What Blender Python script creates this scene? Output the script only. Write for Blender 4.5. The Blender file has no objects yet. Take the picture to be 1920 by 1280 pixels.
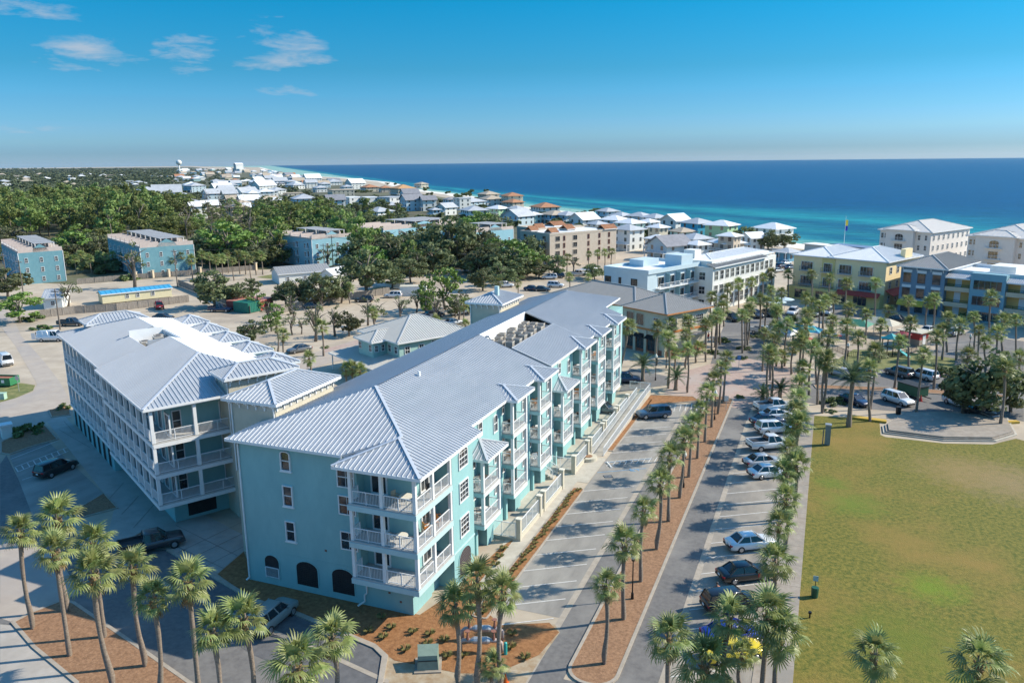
import bpy, math, random
from mathutils import Vector, Matrix

# ------------------------------------------------------------------ camera, world, sun
RIGHT = Vector((0.93003688, 0.36731327, -0.01059982))
UP = Vector((-0.07168696, 0.20965176, 0.97514467))
FWD = Vector((-0.36040585, 0.90616064, -0.22131544))
CAM_H = 35.0
FPX = 1495.0                       # focal length in pixels of the 1920 px wide photograph
scene = bpy.context.scene
col = scene.collection
cam_data = bpy.data.cameras.new('camera')
cam_data.lens = 36.0 * FPX / 1920.0
cam_data.sensor_width = 36.0
cam_data.sensor_fit = 'HORIZONTAL'
cam_data.clip_start = 0.5
cam_data.clip_end = 40000.0
cam = bpy.data.objects.new('camera', cam_data)
col.objects.link(cam)
cam.matrix_world = Matrix(((RIGHT.x, UP.x, -FWD.x, 0), (RIGHT.y, UP.y, -FWD.y, 0),
                           (RIGHT.z, UP.z, -FWD.z, CAM_H), (0, 0, 0, 1)))
scene.camera = cam

SUN_AZ = math.radians(31.0)        # counter-clockwise from +X
SUN_EL = math.radians(36.0)
world = bpy.data.worlds.new('World')
scene.world = world
world.use_nodes = True
wn = world.node_tree.nodes
wl = world.node_tree.links
bg = wn['Background']
sky = wn.new('ShaderNodeTexSky')
sky.sky_type = 'NISHITA'
sky.sun_disc = False
sky.sun_elevation = SUN_EL
sky.sun_rotation = math.radians(90.0) - SUN_AZ
sky.altitude = 0
sky.air_density = 1.0
sky.dust_density = 0.5
sky.ozone_density = 2.0
bg.inputs['Strength'].default_value = 0.15

sun_data = bpy.data.lights.new('sun', 'SUN')
sun_data.energy = 4.0
sun_data.angle = math.radians(0.5)
sun_data.color = (1.0, 0.91, 0.75)
sun = bpy.data.objects.new('sun', sun_data)
col.objects.link(sun)
sdir = Vector((math.cos(SUN_EL) * math.cos(SUN_AZ), math.cos(SUN_EL) * math.sin(SUN_AZ), math.sin(SUN_EL)))
sun.rotation_euler = sdir.to_track_quat('Z', 'Y').to_euler()
sun.location = sdir * 300

scene.view_settings.view_transform = 'Standard'
scene.view_settings.look = 'None'
scene.view_settings.exposure = 0.72
scene.view_settings.gamma = 1.0
scene.view_settings.use_curve_mapping = False
scene.render.engine = 'CYCLES'
scene.cycles.use_denoising = True
scene.cycles.max_bounces = 6
scene.cycles.diffuse_bounces = 3
scene.cycles.glossy_bounces = 3
scene.cycles.transparent_max_bounces = 6
scene.cycles.volume_bounces = 0
scene.cycles.caustics_reflective = False
scene.cycles.caustics_refractive = False


def wnode(t, **kw):
    n = wn.new(t)
    for k, v in kw.items():
        setattr(n, k, v)
    return n


def ray(px, py):
    return (RIGHT * (px - 960.0) - UP * (py - 640.0) + FWD * FPX).normalized()


# a few thin clouds, as the photograph shows them over the land side
tcw = wnode('ShaderNodeTexCoord')
hsv = wnode('ShaderNodeHueSaturation')
hsv.inputs['Hue'].default_value = 0.482
hsv.inputs['Saturation'].default_value = 1.28
hsv.inputs['Value'].default_value = 1.0
wl.new(sky.outputs[0], hsv.inputs['Color'])
CLOUDS = [(60, 20, 70, 14, .75), (160, 100, 70, 22, .8), (345, 92, 55, 16, .7), (290, 97, 16, 7, .6), (350, 124, 34, 12, .55),
          (540, 85, 62, 34, .7), (530, 110, 70, 16, .7), (540, 170, 48, 10, .65), (484, 30, 18, 8, .5), (525, 32, 12, 8, .4),
          (455, 122, 40, 9, .4), (345, 140, 45, 6, .4), (-40, 262, 200, 22, .35), (940, 176, 40, 6, .25)]
acc = None
noise = wnode('ShaderNodeTexNoise')
noise.inputs['Scale'].default_value = 17.0
noise.inputs['Detail'].default_value = 7.0
noise.inputs['Roughness'].default_value = 0.62
noise.inputs['Distortion'].default_value = 0.35
mpw = wnode('ShaderNodeMapping')
mpw.inputs['Scale'].default_value = (1.0, 1.0, 4.0)
wl.new(tcw.outputs['Generated'], mpw.inputs['Vector'])
wl.new(mpw.outputs[0], noise.inputs['Vector'])
nr = wnode('ShaderNodeMapRange')
nr.inputs['From Min'].default_value = 0.34
nr.inputs['From Max'].default_value = 0.68
wl.new(noise.outputs['Fac'], nr.inputs['Value'])
for (cx, cy, rx, ry, dens) in CLOUDS:
    d = ray(cx, cy)
    hx = Vector((d.y, -d.x, 0)).normalized()
    hz = hx.cross(d)
    comps = []
    for ax, r in ((hx, rx / FPX * 1.5), (hz, ry / FPX * 1.7)):
        vm = wnode('ShaderNodeVectorMath', operation='SUBTRACT')
        wl.new(tcw.outputs['Generated'], vm.inputs[0])
        vm.inputs[1].default_value = d
        dt = wnode('ShaderNodeVectorMath', operation='DOT_PRODUCT')
        wl.new(vm.outputs[0], dt.inputs[0])
        dt.inputs[1].default_value = ax / r
        p = wnode('ShaderNodeMath', operation='POWER')
        ab = wnode('ShaderNodeMath', operation='ABSOLUTE')
        wl.new(dt.outputs['Value'], ab.inputs[0])
        wl.new(ab.outputs[0], p.inputs[0])
        p.inputs[1].default_value = 2.0
        comps.append(p)
    ad = wnode('ShaderNodeMath', operation='ADD')
    wl.new(comps[0].outputs[0], ad.inputs[0])
    wl.new(comps[1].outputs[0], ad.inputs[1])
    # keep to this side of the sky
    sb = wnode('ShaderNodeMath', operation='MULTIPLY_ADD', use_clamp=True)
    wl.new(ad.outputs[0], sb.inputs[0])
    sb.inputs[1].default_value = -dens
    sb.inputs[2].default_value = dens
    fr = wnode('ShaderNodeVectorMath', operation='DOT_PRODUCT')
    wl.new(tcw.outputs['Generated'], fr.inputs[0])
    fr.inputs[1].default_value = d
    gt = wnode('ShaderNodeMath', operation='GREATER_THAN')
    wl.new(fr.outputs['Value'], gt.inputs[0])
    gt.inputs[1].default_value = 0.2
    ml = wnode('ShaderNodeMath', operation='MULTIPLY')
    wl.new(sb.outputs[0], ml.inputs[0])
    wl.new(gt.outputs[0], ml.inputs[1])
    if acc is None:
        acc = ml
    else:
        mx = wnode('ShaderNodeMath', operation='MAXIMUM')
        wl.new(acc.outputs[0], mx.inputs[0])
        wl.new(ml.outputs[0], mx.inputs[1])
        acc = mx
ca = wnode('ShaderNodeMath', operation='MULTIPLY_ADD')
wl.new(acc.outputs[0], ca.inputs[0])
ca.inputs[1].default_value = 0.42
wl.new(noise.outputs['Fac'], ca.inputs[2])
cr_ = wnode('ShaderNodeMapRange')
cr_.inputs['From Min'].default_value = 0.66
cr_.inputs['From Max'].default_value = 0.98
cr_.inputs['To Max'].default_value = 0.8
wl.new(ca.outputs[0], cr_.inputs['Value'])
cg = wnode('ShaderNodeMath', operation='MULTIPLY', use_clamp=True)
wl.new(acc.outputs[0], cg.inputs[0])
cg.inputs[1].default_value = 5.0
cm = wnode('ShaderNodeMath', operation='MULTIPLY', use_clamp=True)
wl.new(cr_.outputs[0], cm.inputs[0])
wl.new(cg.outputs[0], cm.inputs[1])
mixc = wnode('ShaderNodeMixRGB')
wl.new(cm.outputs[0], mixc.inputs['Fac'])
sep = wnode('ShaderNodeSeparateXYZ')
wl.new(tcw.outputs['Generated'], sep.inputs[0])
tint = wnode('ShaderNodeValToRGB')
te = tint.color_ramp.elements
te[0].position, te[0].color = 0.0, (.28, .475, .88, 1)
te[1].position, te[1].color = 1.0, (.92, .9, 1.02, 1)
for tp, tc in ((.012, (.195, .375, .71)), (.035, (.19, .375, .68)), (.105, (.088, .315, .48)), (.2, (.01, .365, .515)), (.4, (.52, .76, .96))):  # tint brightens again above the view, added to lift fill in the shade
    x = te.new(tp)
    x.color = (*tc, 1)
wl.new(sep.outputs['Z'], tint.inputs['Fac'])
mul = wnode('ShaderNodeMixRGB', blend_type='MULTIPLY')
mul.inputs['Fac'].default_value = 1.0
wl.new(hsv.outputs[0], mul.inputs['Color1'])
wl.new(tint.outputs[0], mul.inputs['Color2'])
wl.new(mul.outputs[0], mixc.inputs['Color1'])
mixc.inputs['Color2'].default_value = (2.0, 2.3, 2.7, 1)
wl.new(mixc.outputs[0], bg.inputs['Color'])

# ------------------------------------------------------------------ helpers
rnd = random.Random(11)


def G(px, py, z=0.0):
    """point at height z seen at a pixel of the 1920 x 1280 photograph"""
    d = ray(px, py)
    t = (z - CAM_H) / d.z
    return Vector((d.x * t, d.y * t, z))


def height_over(base, tx, ty):
    """height at which the pixel's ray passes over a ground point (by horizontal distance)"""
    d = ray(tx, ty)
    t = math.hypot(base.x, base.y) / math.hypot(d.x, d.y)
    return CAM_H + d.z * t


def to_px(p):
    q = Vector(p) - Vector((0, 0, CAM_H))
    w = q.dot(FWD)
    return 960 + FPX * q.dot(RIGHT) / w, 640 - FPX * q.dot(UP) / w


MATS = {}


def mat(name, c1, c2=None, sc=1.0, rough=0.75, metal=0.0, bump=0.0, bsc=None, detail=4.0, lo=0.35, hi=0.65, c3=None, sc3=0.05,
        spec=0.5, stretch=None, vary=0.0, trans=0.0):
    if name in MATS:
        return MATS[name]
    m = bpy.data.materials.new(name)
    MATS[name] = m
    m.use_nodes = True
    n, l = m.node_tree.nodes, m.node_tree.links
    b = n['Principled BSDF']
    b.inputs['Roughness'].default_value = rough
    b.inputs['Metallic'].default_value = metal
    b.inputs['Specular IOR Level'].default_value = spec
    m.diffuse_color = (*c1, 1)
    out = None
    geo = n.new('ShaderNodeNewGeometry')
    vec = geo.outputs['Position']
    if stretch:
        mp = n.new('ShaderNodeMapping')
        mp.inputs['Scale'].default_value = stretch
        l.new(vec, mp.inputs['Vector'])
        vec = mp.outputs[0]

    def nz(scale, det):
        t = n.new('ShaderNodeTexNoise')
        t.inputs['Scale'].default_value = scale
        t.inputs['Detail'].default_value = det
        t.inputs['Roughness'].default_value = 0.65
        l.new(vec, t.inputs['Vector'])
        return t

    def mix(fac, a, bb):
        x = n.new('ShaderNodeMixRGB')
        l.new(fac, x.inputs['Fac'])
        for s, v in (('Color1', a), ('Color2', bb)):
            if isinstance(v, tuple):
                x.inputs[s].default_value = (*v, 1)
            else:
                l.new(v, x.inputs[s])
        return x.outputs[0]

    def rng(v, a, bb):
        r = n.new('ShaderNodeMapRange')
        r.inputs['From Min'].default_value = a
        r.inputs['From Max'].default_value = bb
        l.new(v, r.inputs['Value'])
        return r.outputs[0]
    if c2 is None:
        b.inputs['Base Color'].default_value = (*c1, 1)
    else:
        t = nz(sc, detail)
        out = mix(rng(t.outputs['Fac'], lo, hi), c1, c2)
    if c3 is not None:
        t3 = nz(sc3, 5.0)
        out = mix(rng(t3.outputs['Fac'], 0.48, 0.66), out if out is not None else c1, c3)
    if vary:
        oi = n.new('ShaderNodeObjectInfo')
        hs = n.new('ShaderNodeHueSaturation')
        vr = n.new('ShaderNodeMapRange')
        vr.inputs['To Min'].default_value = 1.0 - vary
        vr.inputs['To Max'].default_value = 1.0 + vary
        l.new(oi.outputs['Random'], vr.inputs['Value'])
        l.new(vr.outputs[0], hs.inputs['Value'])
        hr = n.new('ShaderNodeMapRange')
        hr.inputs['To Min'].default_value = 0.5 - vary * 0.07
        hr.inputs['To Max'].default_value = 0.5 + vary * 0.05
        l.new(oi.outputs['Random'], hr.inputs['Value'])
        l.new(hr.outputs[0], hs.inputs['Hue'])
        if out is None:
            hs.inputs['Color'].default_value = (*c1, 1)
        else:
            l.new(out, hs.inputs['Color'])
        out = hs.outputs[0]
    if out is not None:
        l.new(out, b.inputs['Base Color'])
    if bump:
        tb = nz(bsc or sc * 4, 3.0)
        bp = n.new('ShaderNodeBump')
        bp.inputs['Strength'].default_value = 0.6
        bp.inputs['Distance'].default_value = bump
        l.new(tb.outputs['Fac'], bp.inputs['Height'])
        l.new(bp.outputs[0], b.inputs['Normal'])
    if trans:
        tr = n.new('ShaderNodeBsdfTranslucent')
        if out is not None:
            l.new(out, tr.inputs['Color'])
        else:
            tr.inputs['Color'].default_value = (*c1, 1)
        ms = n.new('ShaderNodeMixShader')
        ms.inputs['Fac'].default_value = trans
        l.new(b.outputs[0], ms.inputs[1])
        l.new(tr.outputs[0], ms.inputs[2])
        l.new(ms.outputs[0], n['Material Output'].inputs['Surface'])
    return m


def paint(name, c, rough=0.55, metal=0.0, spec=0.5):
    return mat(name, c, rough=rough, metal=metal, spec=spec)


M_ASPHALT = mat('asphalt', (.125, .118, .114), (.175, .165, .155), 2.2, .9, bump=.004, bsc=60, c3=(.22, .207, .19), sc3=.12)
M_LOT = mat('worn_parking_concrete', (.205, .19, .17), (.29, .27, .24), .55, .9, bump=.003, bsc=50, c3=(.36, .335, .295), sc3=.11, stretch=(1, .35, 1))
M_STALL = mat('stall_concrete', (.25, .22, .185), (.33, .295, .25), .6, .9, bump=.003, bsc=50, c3=(.2, .185, .165), sc3=.2, stretch=(1, .5, 1))
M_CONC = mat('concrete', (.27, .225, .18), (.35, .3, .245), 1.3, .85, bump=.002, bsc=40, c3=(.25, .225, .19), sc3=.3)
M_CONCP = mat('pale_concrete', (.42, .38, .31), (.5, .46, .385), 1.1, .85, bump=.002, bsc=40, c3=(.38, .34, .28), sc3=.25)
M_DRIVE = mat('driveway_concrete', (.35, .315, .275), (.43, .39, .345), .5, .85, bump=.002, bsc=40)
M_KERB = mat('kerb_concrete', (.32, .275, .22), (.4, .345, .28), 1.6, .85)
M_MULCH = mat('pine_straw_mulch', (.18, .074, .024), (.37, .178, .07), 2.6, .95, bump=.05, bsc=9, detail=8, lo=.3, hi=.7)
M_MULCHD = mat('wood_chip_mulch', (.17, .088, .045), (.37, .21, .115), 5.0, .95, bump=.04, bsc=12, detail=8, lo=.32, hi=.68)
M_LAWN = mat('lawn_grass', (.075, .092, .005), (.215, .175, .024), 2.6, .95, bump=.12, bsc=8, detail=12, c3=(.235, .16, .03), sc3=.075, lo=.38, hi=.62)
M_GRASS = mat('rough_grass', (.09, .12, .03), (.24, .22, .08), .8, .95, bump=.05, bsc=6, detail=8)
M_SAND = mat('sandy_ground', (.41, .335, .245), (.5, .42, .32), .3, .95, bump=.01, bsc=6, c3=(.34, .28, .215), sc3=.05)
M_BEACH = mat('beach_sand', (.66, .61, .52), (.74, .69, .6), .2, .95)
M_BRICKP = mat('brick_paving', (.36, .255, .21), (.44, .325, .27), 1.2, .9, bump=.004, bsc=30, c3=(.4, .33, .285), sc3=.14)
M_ROADP = mat('pale_road', (.37, .31, .255), (.43, .37, .305), .45, .92, bump=.004, bsc=30, c3=(.34, .3, .27), sc3=.1)
M_PAINTW = mat('road_paint_white', (.66, .64, .6), (.52, .5, .47), 4, .8)
M_PAINTB = mat('road_paint_blue', (.09, .28, .5), (.2, .36, .5), 6, .8)
M_PAINTY = mat('yellow_edge_paint', (.55, .36, .04), (.45, .3, .05), 5, .8)
M_AQUA = mat('aqua_stucco', (.25, .455, .455), (.275, .485, .48), 1.5, .85, bump=.003, bsc=30, c3=(.23, .425, .43), sc3=.3, stretch=(1, 1, .5))
M_AQUAP = mat('pale_aqua_trim', (.42, .57, .58), (.45, .6, .61), 1.5, .8)
M_TEALW = mat('green_teal_stucco', (.32, .5, .46), (.35, .53, .49), 1.5, .85, bump=.003, bsc=30)
M_CREAM = mat('cream_stucco', (.5, .46, .36), (.55, .505, .4), 1.2, .85, bump=.003, bsc=30)
M_WHITE = mat('white_trim', (.72, .72, .71), (.78, .78, .77), 2, .55)
M_RAIL = mat('white_railing', (.74, .74, .74), (.68, .69, .7), 3, .5)
M_MEMB = mat('white_roof_membrane', (.74, .74, .73), (.82, .82, .81), .5, .6)
M_ROOF = mat('standing_seam_steel', (.4, .42, .44), (.47, .485, .5), 1.4, .42, metal=.15, stretch=(1, .25, 1), c3=(.345, .365, .39), sc3=.12)
M_SEAM = mat('steel_seam', (.58, .6, .63), None, rough=.4, metal=.15)  # paler than the panels: gleam of the grazing sun put into the colour
M_ROOFT = mat('tan_metal_roof', (.36, .34, .31), (.41, .385, .35), .9, .5, metal=.25)
M_SEAMT = mat('tan_seam', (.46, .44, .41), None, rough=.4, metal=.3)
M_ROOFC = mat('cream_metal_roof', (.55, .53, .48), (.6, .58, .53), .9, .5, metal=.2)
M_SEAMC = mat('cream_seam', (.62, .6, .56), None, rough=.4, metal=.2)
M_GLASS = mat('window_glass', (.015, .02, .026), (.045, .055, .06), .8, .06, spec=.9)
M_GLASSB = mat('curtained_glass', (.07, .075, .075), (.14, .145, .14), 1.2, .1, spec=.8)
M_DARK = mat('dark_opening', (.012, .012, .014), (.025, .025, .028), 3, .8)
M_GRILLE = mat('dark_brown_grille', (.03, .025, .025), None, rough=.6)
M_BRONZE = mat('bronze_louvre', (.1, .085, .09), (.14, .12, .125), 8, .6)
M_FLOOR = mat('deck_floor', (.4, .39, .37), (.46, .45, .43), 2, .8)
M_BLACK = mat('black_metal', (.015, .015, .017), None, rough=.45, metal=.4)
M_ACBOX = mat('condenser_grille', (.24, .215, .185), (.33, .3, .26), 14, .7)
M_STEEL = mat('galvanised_steel', (.42, .44, .46), (.5, .52, .54), 5, .45, metal=.6)
M_WOOD = mat('weathered_fence_wood', (.2, .175, .15), (.33, .29, .25), 2.5, .9, stretch=(3, 3, .5))
M_POLEW = mat('utility_pole_wood', (.12, .095, .075), (.2, .165, .135), 3, .9, stretch=(4, 4, .4))


class MB:
    def __init__(s):
        s.v, s.f, s.m = [], [], []

    def add(s, vs, fs, m=0):
        o = len(s.v)
        s.v.extend([tuple(v) for v in vs])
        s.f.extend([tuple(i + o for i in f) for f in fs])
        s.m.extend([m] * len(fs))
        return s

    def box(s, x0, y0, z0, x1, y1, z1, m=0):
        vs = [(x, y, z) for z in (z0, z1) for (x, y) in ((x0, y0), (x1, y0), (x1, y1), (x0, y1))]
        return s.add(vs, [(3, 2, 1, 0), (4, 5, 6, 7), (0, 1, 5, 4), (1, 2, 6, 5), (2, 3, 7, 6), (3, 0, 4, 7)], m)

    def bar(s, a, b, w, h, m=0):
        """a box from a to b, w wide (sideways) and h high"""
        a, b = Vector(a), Vector(b)
        d = (b - a).normalized()
        sd = d.cross(Vector((0, 0, 1)))
        if sd.length < 1e-4:
            sd = Vector((1, 0, 0))
        sd = sd.normalized() * (w / 2)
        u = sd.normalized().cross(d).normalized() * (h / 2)
        vs = [p + x for p in (a, b) for x in (-sd - u, sd - u, sd + u, -sd + u)]
        return s.add(vs, [(3, 2, 1, 0), (4, 5, 6, 7), (0, 1, 5, 4), (1, 2, 6, 5), (2, 3, 7, 6), (3, 0, 4, 7)], m)

    def prism(s, poly, z0, z1, m=0, flat=False):
        n = len(poly)
        a = sum(poly[i][0] * poly[(i + 1) % n][1] - poly[(i + 1) % n][0] * poly[i][1] for i in range(n))
        if a < 0:
            poly = list(reversed(poly))
        if flat:
            return s.add([(p[0], p[1], z1) for p in poly], [tuple(range(n))], m)
        vs = [(p[0], p[1], z0) for p in poly] + [(p[0], p[1], z1) for p in poly]
        fs = [tuple(range(n - 1, -1, -1)), tuple(range(n, 2 * n))] + [(i, (i + 1) % n, (i + 1) % n + n, i + n) for i in range(n)]
        return s.add(vs, fs, m)

    def slab(s, poly3, th, m=0):
        """a planar polygon given thickness downward"""
        n = len(poly3)
        nr_ = Vector((0, 0, 0))
        for i in range(n):
            a, b = Vector(poly3[i]), Vector(poly3[(i + 1) % n])
            nr_ += a.cross(b)
        if nr_.z < 0:
            poly3 = list(reversed(poly3))
        vs = [(p[0], p[1], p[2] - th) for p in poly3] + [tuple(p) for p in poly3]
        fs = [tuple(range(n - 1, -1, -1)), tuple(range(n, 2 * n))] + [(i, (i + 1) % n, (i + 1) % n + n, i + n) for i in range(n)]
        return s.add(vs, fs, m)

    def tube(s, pts, rad, n=8, m=0, cap=True):
        pts = [Vector(p) for p in pts]
        vs, k = [], len(pts)
        for i, p in enumerate(pts):
            d = (pts[min(i + 1, k - 1)] - pts[max(i - 1, 0)]).normalized()
            a = d.cross(Vector((0, 1, 0)) if abs(d.y) < .9 else Vector((1, 0, 0))).normalized()
            b = d.cross(a)
            r = rad[i] if isinstance(rad, (list, tuple)) else rad
            for j in range(n):
                t = 2 * math.pi * j / n
                vs.append(p + a * (math.cos(t) * r) + b * (math.sin(t) * r))
        fs = [(i * n + j, (i + 1) * n + j, (i + 1) * n + (j + 1) % n, i * n + (j + 1) % n) for i in range(k - 1) for j in range(n)]
        if cap:
            fs += [tuple(range(n)), tuple((k - 1) * n + j for j in range(n - 1, -1, -1))]
        return s.add(vs, fs, m)

    def cyl(s, x, y, z0, z1, r0, r1=None, n=12, m=0):
        return s.tube([(x, y, z0), (x, y, z1)], [r0, r0 if r1 is None else r1], n, m)

    def xf(s, M):
        s.v = [tuple(M @ Vector(v)) for v in s.v]
        return s

    def mesh(s, name, mats, smooth=False):
        me = bpy.data.meshes.new(name)
        me.from_pydata(s.v, [], s.f)
        for mm in (mats if isinstance(mats, (list, tuple)) else [mats]):
            me.materials.append(mm)
        if any(s.m):
            me.polygons.foreach_set('material_index', s.m)
        if smooth:
            me.polygons.foreach_set('use_smooth', [True] * len(me.polygons))
        me.update()
        return me


def link(name, data, parent=None, loc=(0, 0, 0), rz=0.0):
    o = bpy.data.objects.new(name, data)
    col.objects.link(o)
    if parent is not None:
        o.parent = parent
    o.location = loc
    if rz:
        o.rotation_euler = (0, 0, rz)
    return o


def tag(o, label, cat, group=None):
    o['label'] = label
    o['category'] = cat
    if group:
        o['group'] = group
    return o


def thing(name, label, cat, loc=(0, 0, 0), rz=0.0, group=None):
    return tag(link(name, None, None, loc, rz), label, cat, group)


def struct(name, mb, m, smooth=False):
    o = link(name, mb.mesh(name, m, smooth))
    o['kind'] = 'structure'
    return o


UNIT = {}


def pbox(name, parent, x0, y0, z0, x1, y1, z1, m):
    """a box part that shares one unit mesh per material"""
    me = UNIT.get(m.name)
    if me is None:
        me = UNIT[m.name] = MB().box(-.5, -.5, -.5, .5, .5, .5).mesh('box_' + m.name, m)
    o = link(name, me, parent, ((x0 + x1) / 2, (y0 + y1) / 2, (z0 + z1) / 2))
    o.scale = (max(x1 - x0, .005), max(y1 - y0, .005), max(z1 - z0, .005))
    return o


def copy_tree(o, parent=None):
    c = o.copy()
    col.objects.link(c)
    if parent is not None:
        c.parent = parent
    for ch in o.children:
        copy_tree(ch, c)
    return c


WCACHE = {}


def window(parent, p, ang, w, h, arch=False, nx=2, ny=2, frame=None, glass=None, sill=False, name='window', fw=.09, deep=.1):
    """a framed window; p = middle of its foot on the wall face, ang = direction the wall faces"""
    frame, glass = frame or M_WHITE, glass or M_GLASS
    key = (round(w, 2), round(h, 2), arch, nx, ny, frame.name, glass.name, sill, fw)
    if key not in WCACHE:
        f, g = MB(), MB()
        hh = h - (w / 2 * .55 if arch else 0)
        f.box(-w / 2, -.04, 0, -w / 2 + fw, deep, hh).box(w / 2 - fw, -.04, 0, w / 2, deep, hh).box(-w / 2 + fw, -.04, 0, w / 2 - fw, deep, fw)
        if arch:
            k = 8
            for i in range(k):
                a0, a1 = math.pi * i / k, math.pi * (i + 1) / k
                q = [(-math.cos(a) * (w / 2 - t), hh + math.sin(a) * (h - hh - t)) for a in (a0, a1) for t in (0, fw)]
                vs = [(x, y, z) for y in (-.04, deep) for (x, z) in q]
                f.add(vs, [(0, 1, 3, 2), (4, 6, 7, 5), (0, 2, 6, 4), (1, 5, 7, 3)])
        else:
            f.box(-w / 2 + fw, -.04, h - fw, w / 2 - fw, deep, h)
        for i in range(1, nx):
            x = -w / 2 + w * i / nx
            f.box(x - .016, 0, fw, x + .016, .05, h - fw)
        for i in range(1, ny):
            z = h * i / ny
            t = .035 if (ny == 2 or i == ny // 2) else .014
            f.box(-w / 2 + fw, 0, z - t, w / 2 - fw, .055, z + t)
        if sill:
            f.box(-w / 2 - .08, -.04, -.1, w / 2 + .08, .16, 0)
        if arch:
            pl = [(-w / 2 + fw * .7, .02), (w / 2 - fw * .7, .02)] + [(math.cos(math.pi * i / 8) * (w / 2 - fw * .7), hh + math.sin(math.pi * i / 8) * (h - hh - fw * .7)) for i in range(9)]
        else:
            pl = [(-w / 2 + .03, .02), (w / 2 - .03, .02), (w / 2 - .03, h - .03), (-w / 2 + .03, h - .03)]
        n = len(pl)
        g.add([(x, .02, z) for x, z in pl] + [(x, -.03, z) for x, z in pl],
              [tuple(range(n - 1, -1, -1))] + [(i, (i + 1) % n, (i + 1) % n + n, i + n) for i in range(n)])
        WCACHE[key] = (f.mesh('window_frame', frame), g.mesh('window_pane', glass))
    fm, gm = WCACHE[key]
    o = link(name, fm, parent, p, ang - math.pi / 2)
    link('pane', gm, o)
    return o


FRONT, RIGHTF, LEFTF, BACKF = -math.pi / 2, 0.0, math.pi, math.pi / 2
RCACHE = {}


def railing(parent, a, b, h=1.05, sp=.14, m=None, name='railing', t=.022, posts=True):
    """a picket railing from a to b (local points), its base at their z"""
    a, b = Vector(a), Vector(b)
    L = (b - a).length
    key = (round(L, 1), h, sp, (m or M_RAIL).name, t, round((b - a).z, 1), posts)
    if key not in RCACHE:
        mb = MB()
        dz = (b - a).z
        L2 = math.sqrt(max(L * L - dz * dz, .01))
        Zf = lambda x: dz * x / L2
        mb.bar((0, 0, h - .03), (L2, 0, h - .03 + dz), .07, .06)
        mb.bar((0, 0, .1), (L2, 0, .1 + dz), .05, .05)
        k = max(2, int(L2 / sp))
        for i in range(1, k):
            x = L2 * i / k
            mb.box(x - t / 2, -t / 2, .1 + Zf(x), x + t / 2, t / 2, h - .05 + Zf(x))
        np_ = max(1, round(L2 / 1.6))
        if posts:
            for i in range(0, np_ + 1):
                x = min(max(L2 * i / np_, .03), L2 - .03)
                mb.box(x - .03, -.03, 0 + Zf(x), x + .03, .03, h + Zf(x))
        RCACHE[key] = mb.mesh('railing', m or M_RAIL)
    return link(name, RCACHE[key], parent, a, math.atan2(b.y - a.y, b.x - a.x))


def clip_line(poly, p, d):
    """intervals of the line p + t d inside a 2-D polygon"""
    ts = []
    n = len(poly)
    nx, ny = -d[1], d[0]
    for i in range(n):
        a, b = poly[i], poly[(i + 1) % n]
        sa = (a[0] - p[0]) * nx + (a[1] - p[1]) * ny
        sb = (b[0] - p[0]) * nx + (b[1] - p[1]) * ny
        if (sa < 0) != (sb < 0):
            k = sa / (sa - sb)
            x, y = a[0] + (b[0] - a[0]) * k, a[1] + (b[1] - a[1]) * k
            ts.append((x - p[0]) * d[0] + (y - p[1]) * d[1])
    ts.sort()
    return [(ts[i], ts[i + 1]) for i in range(0, len(ts) - 1, 2)]


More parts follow.
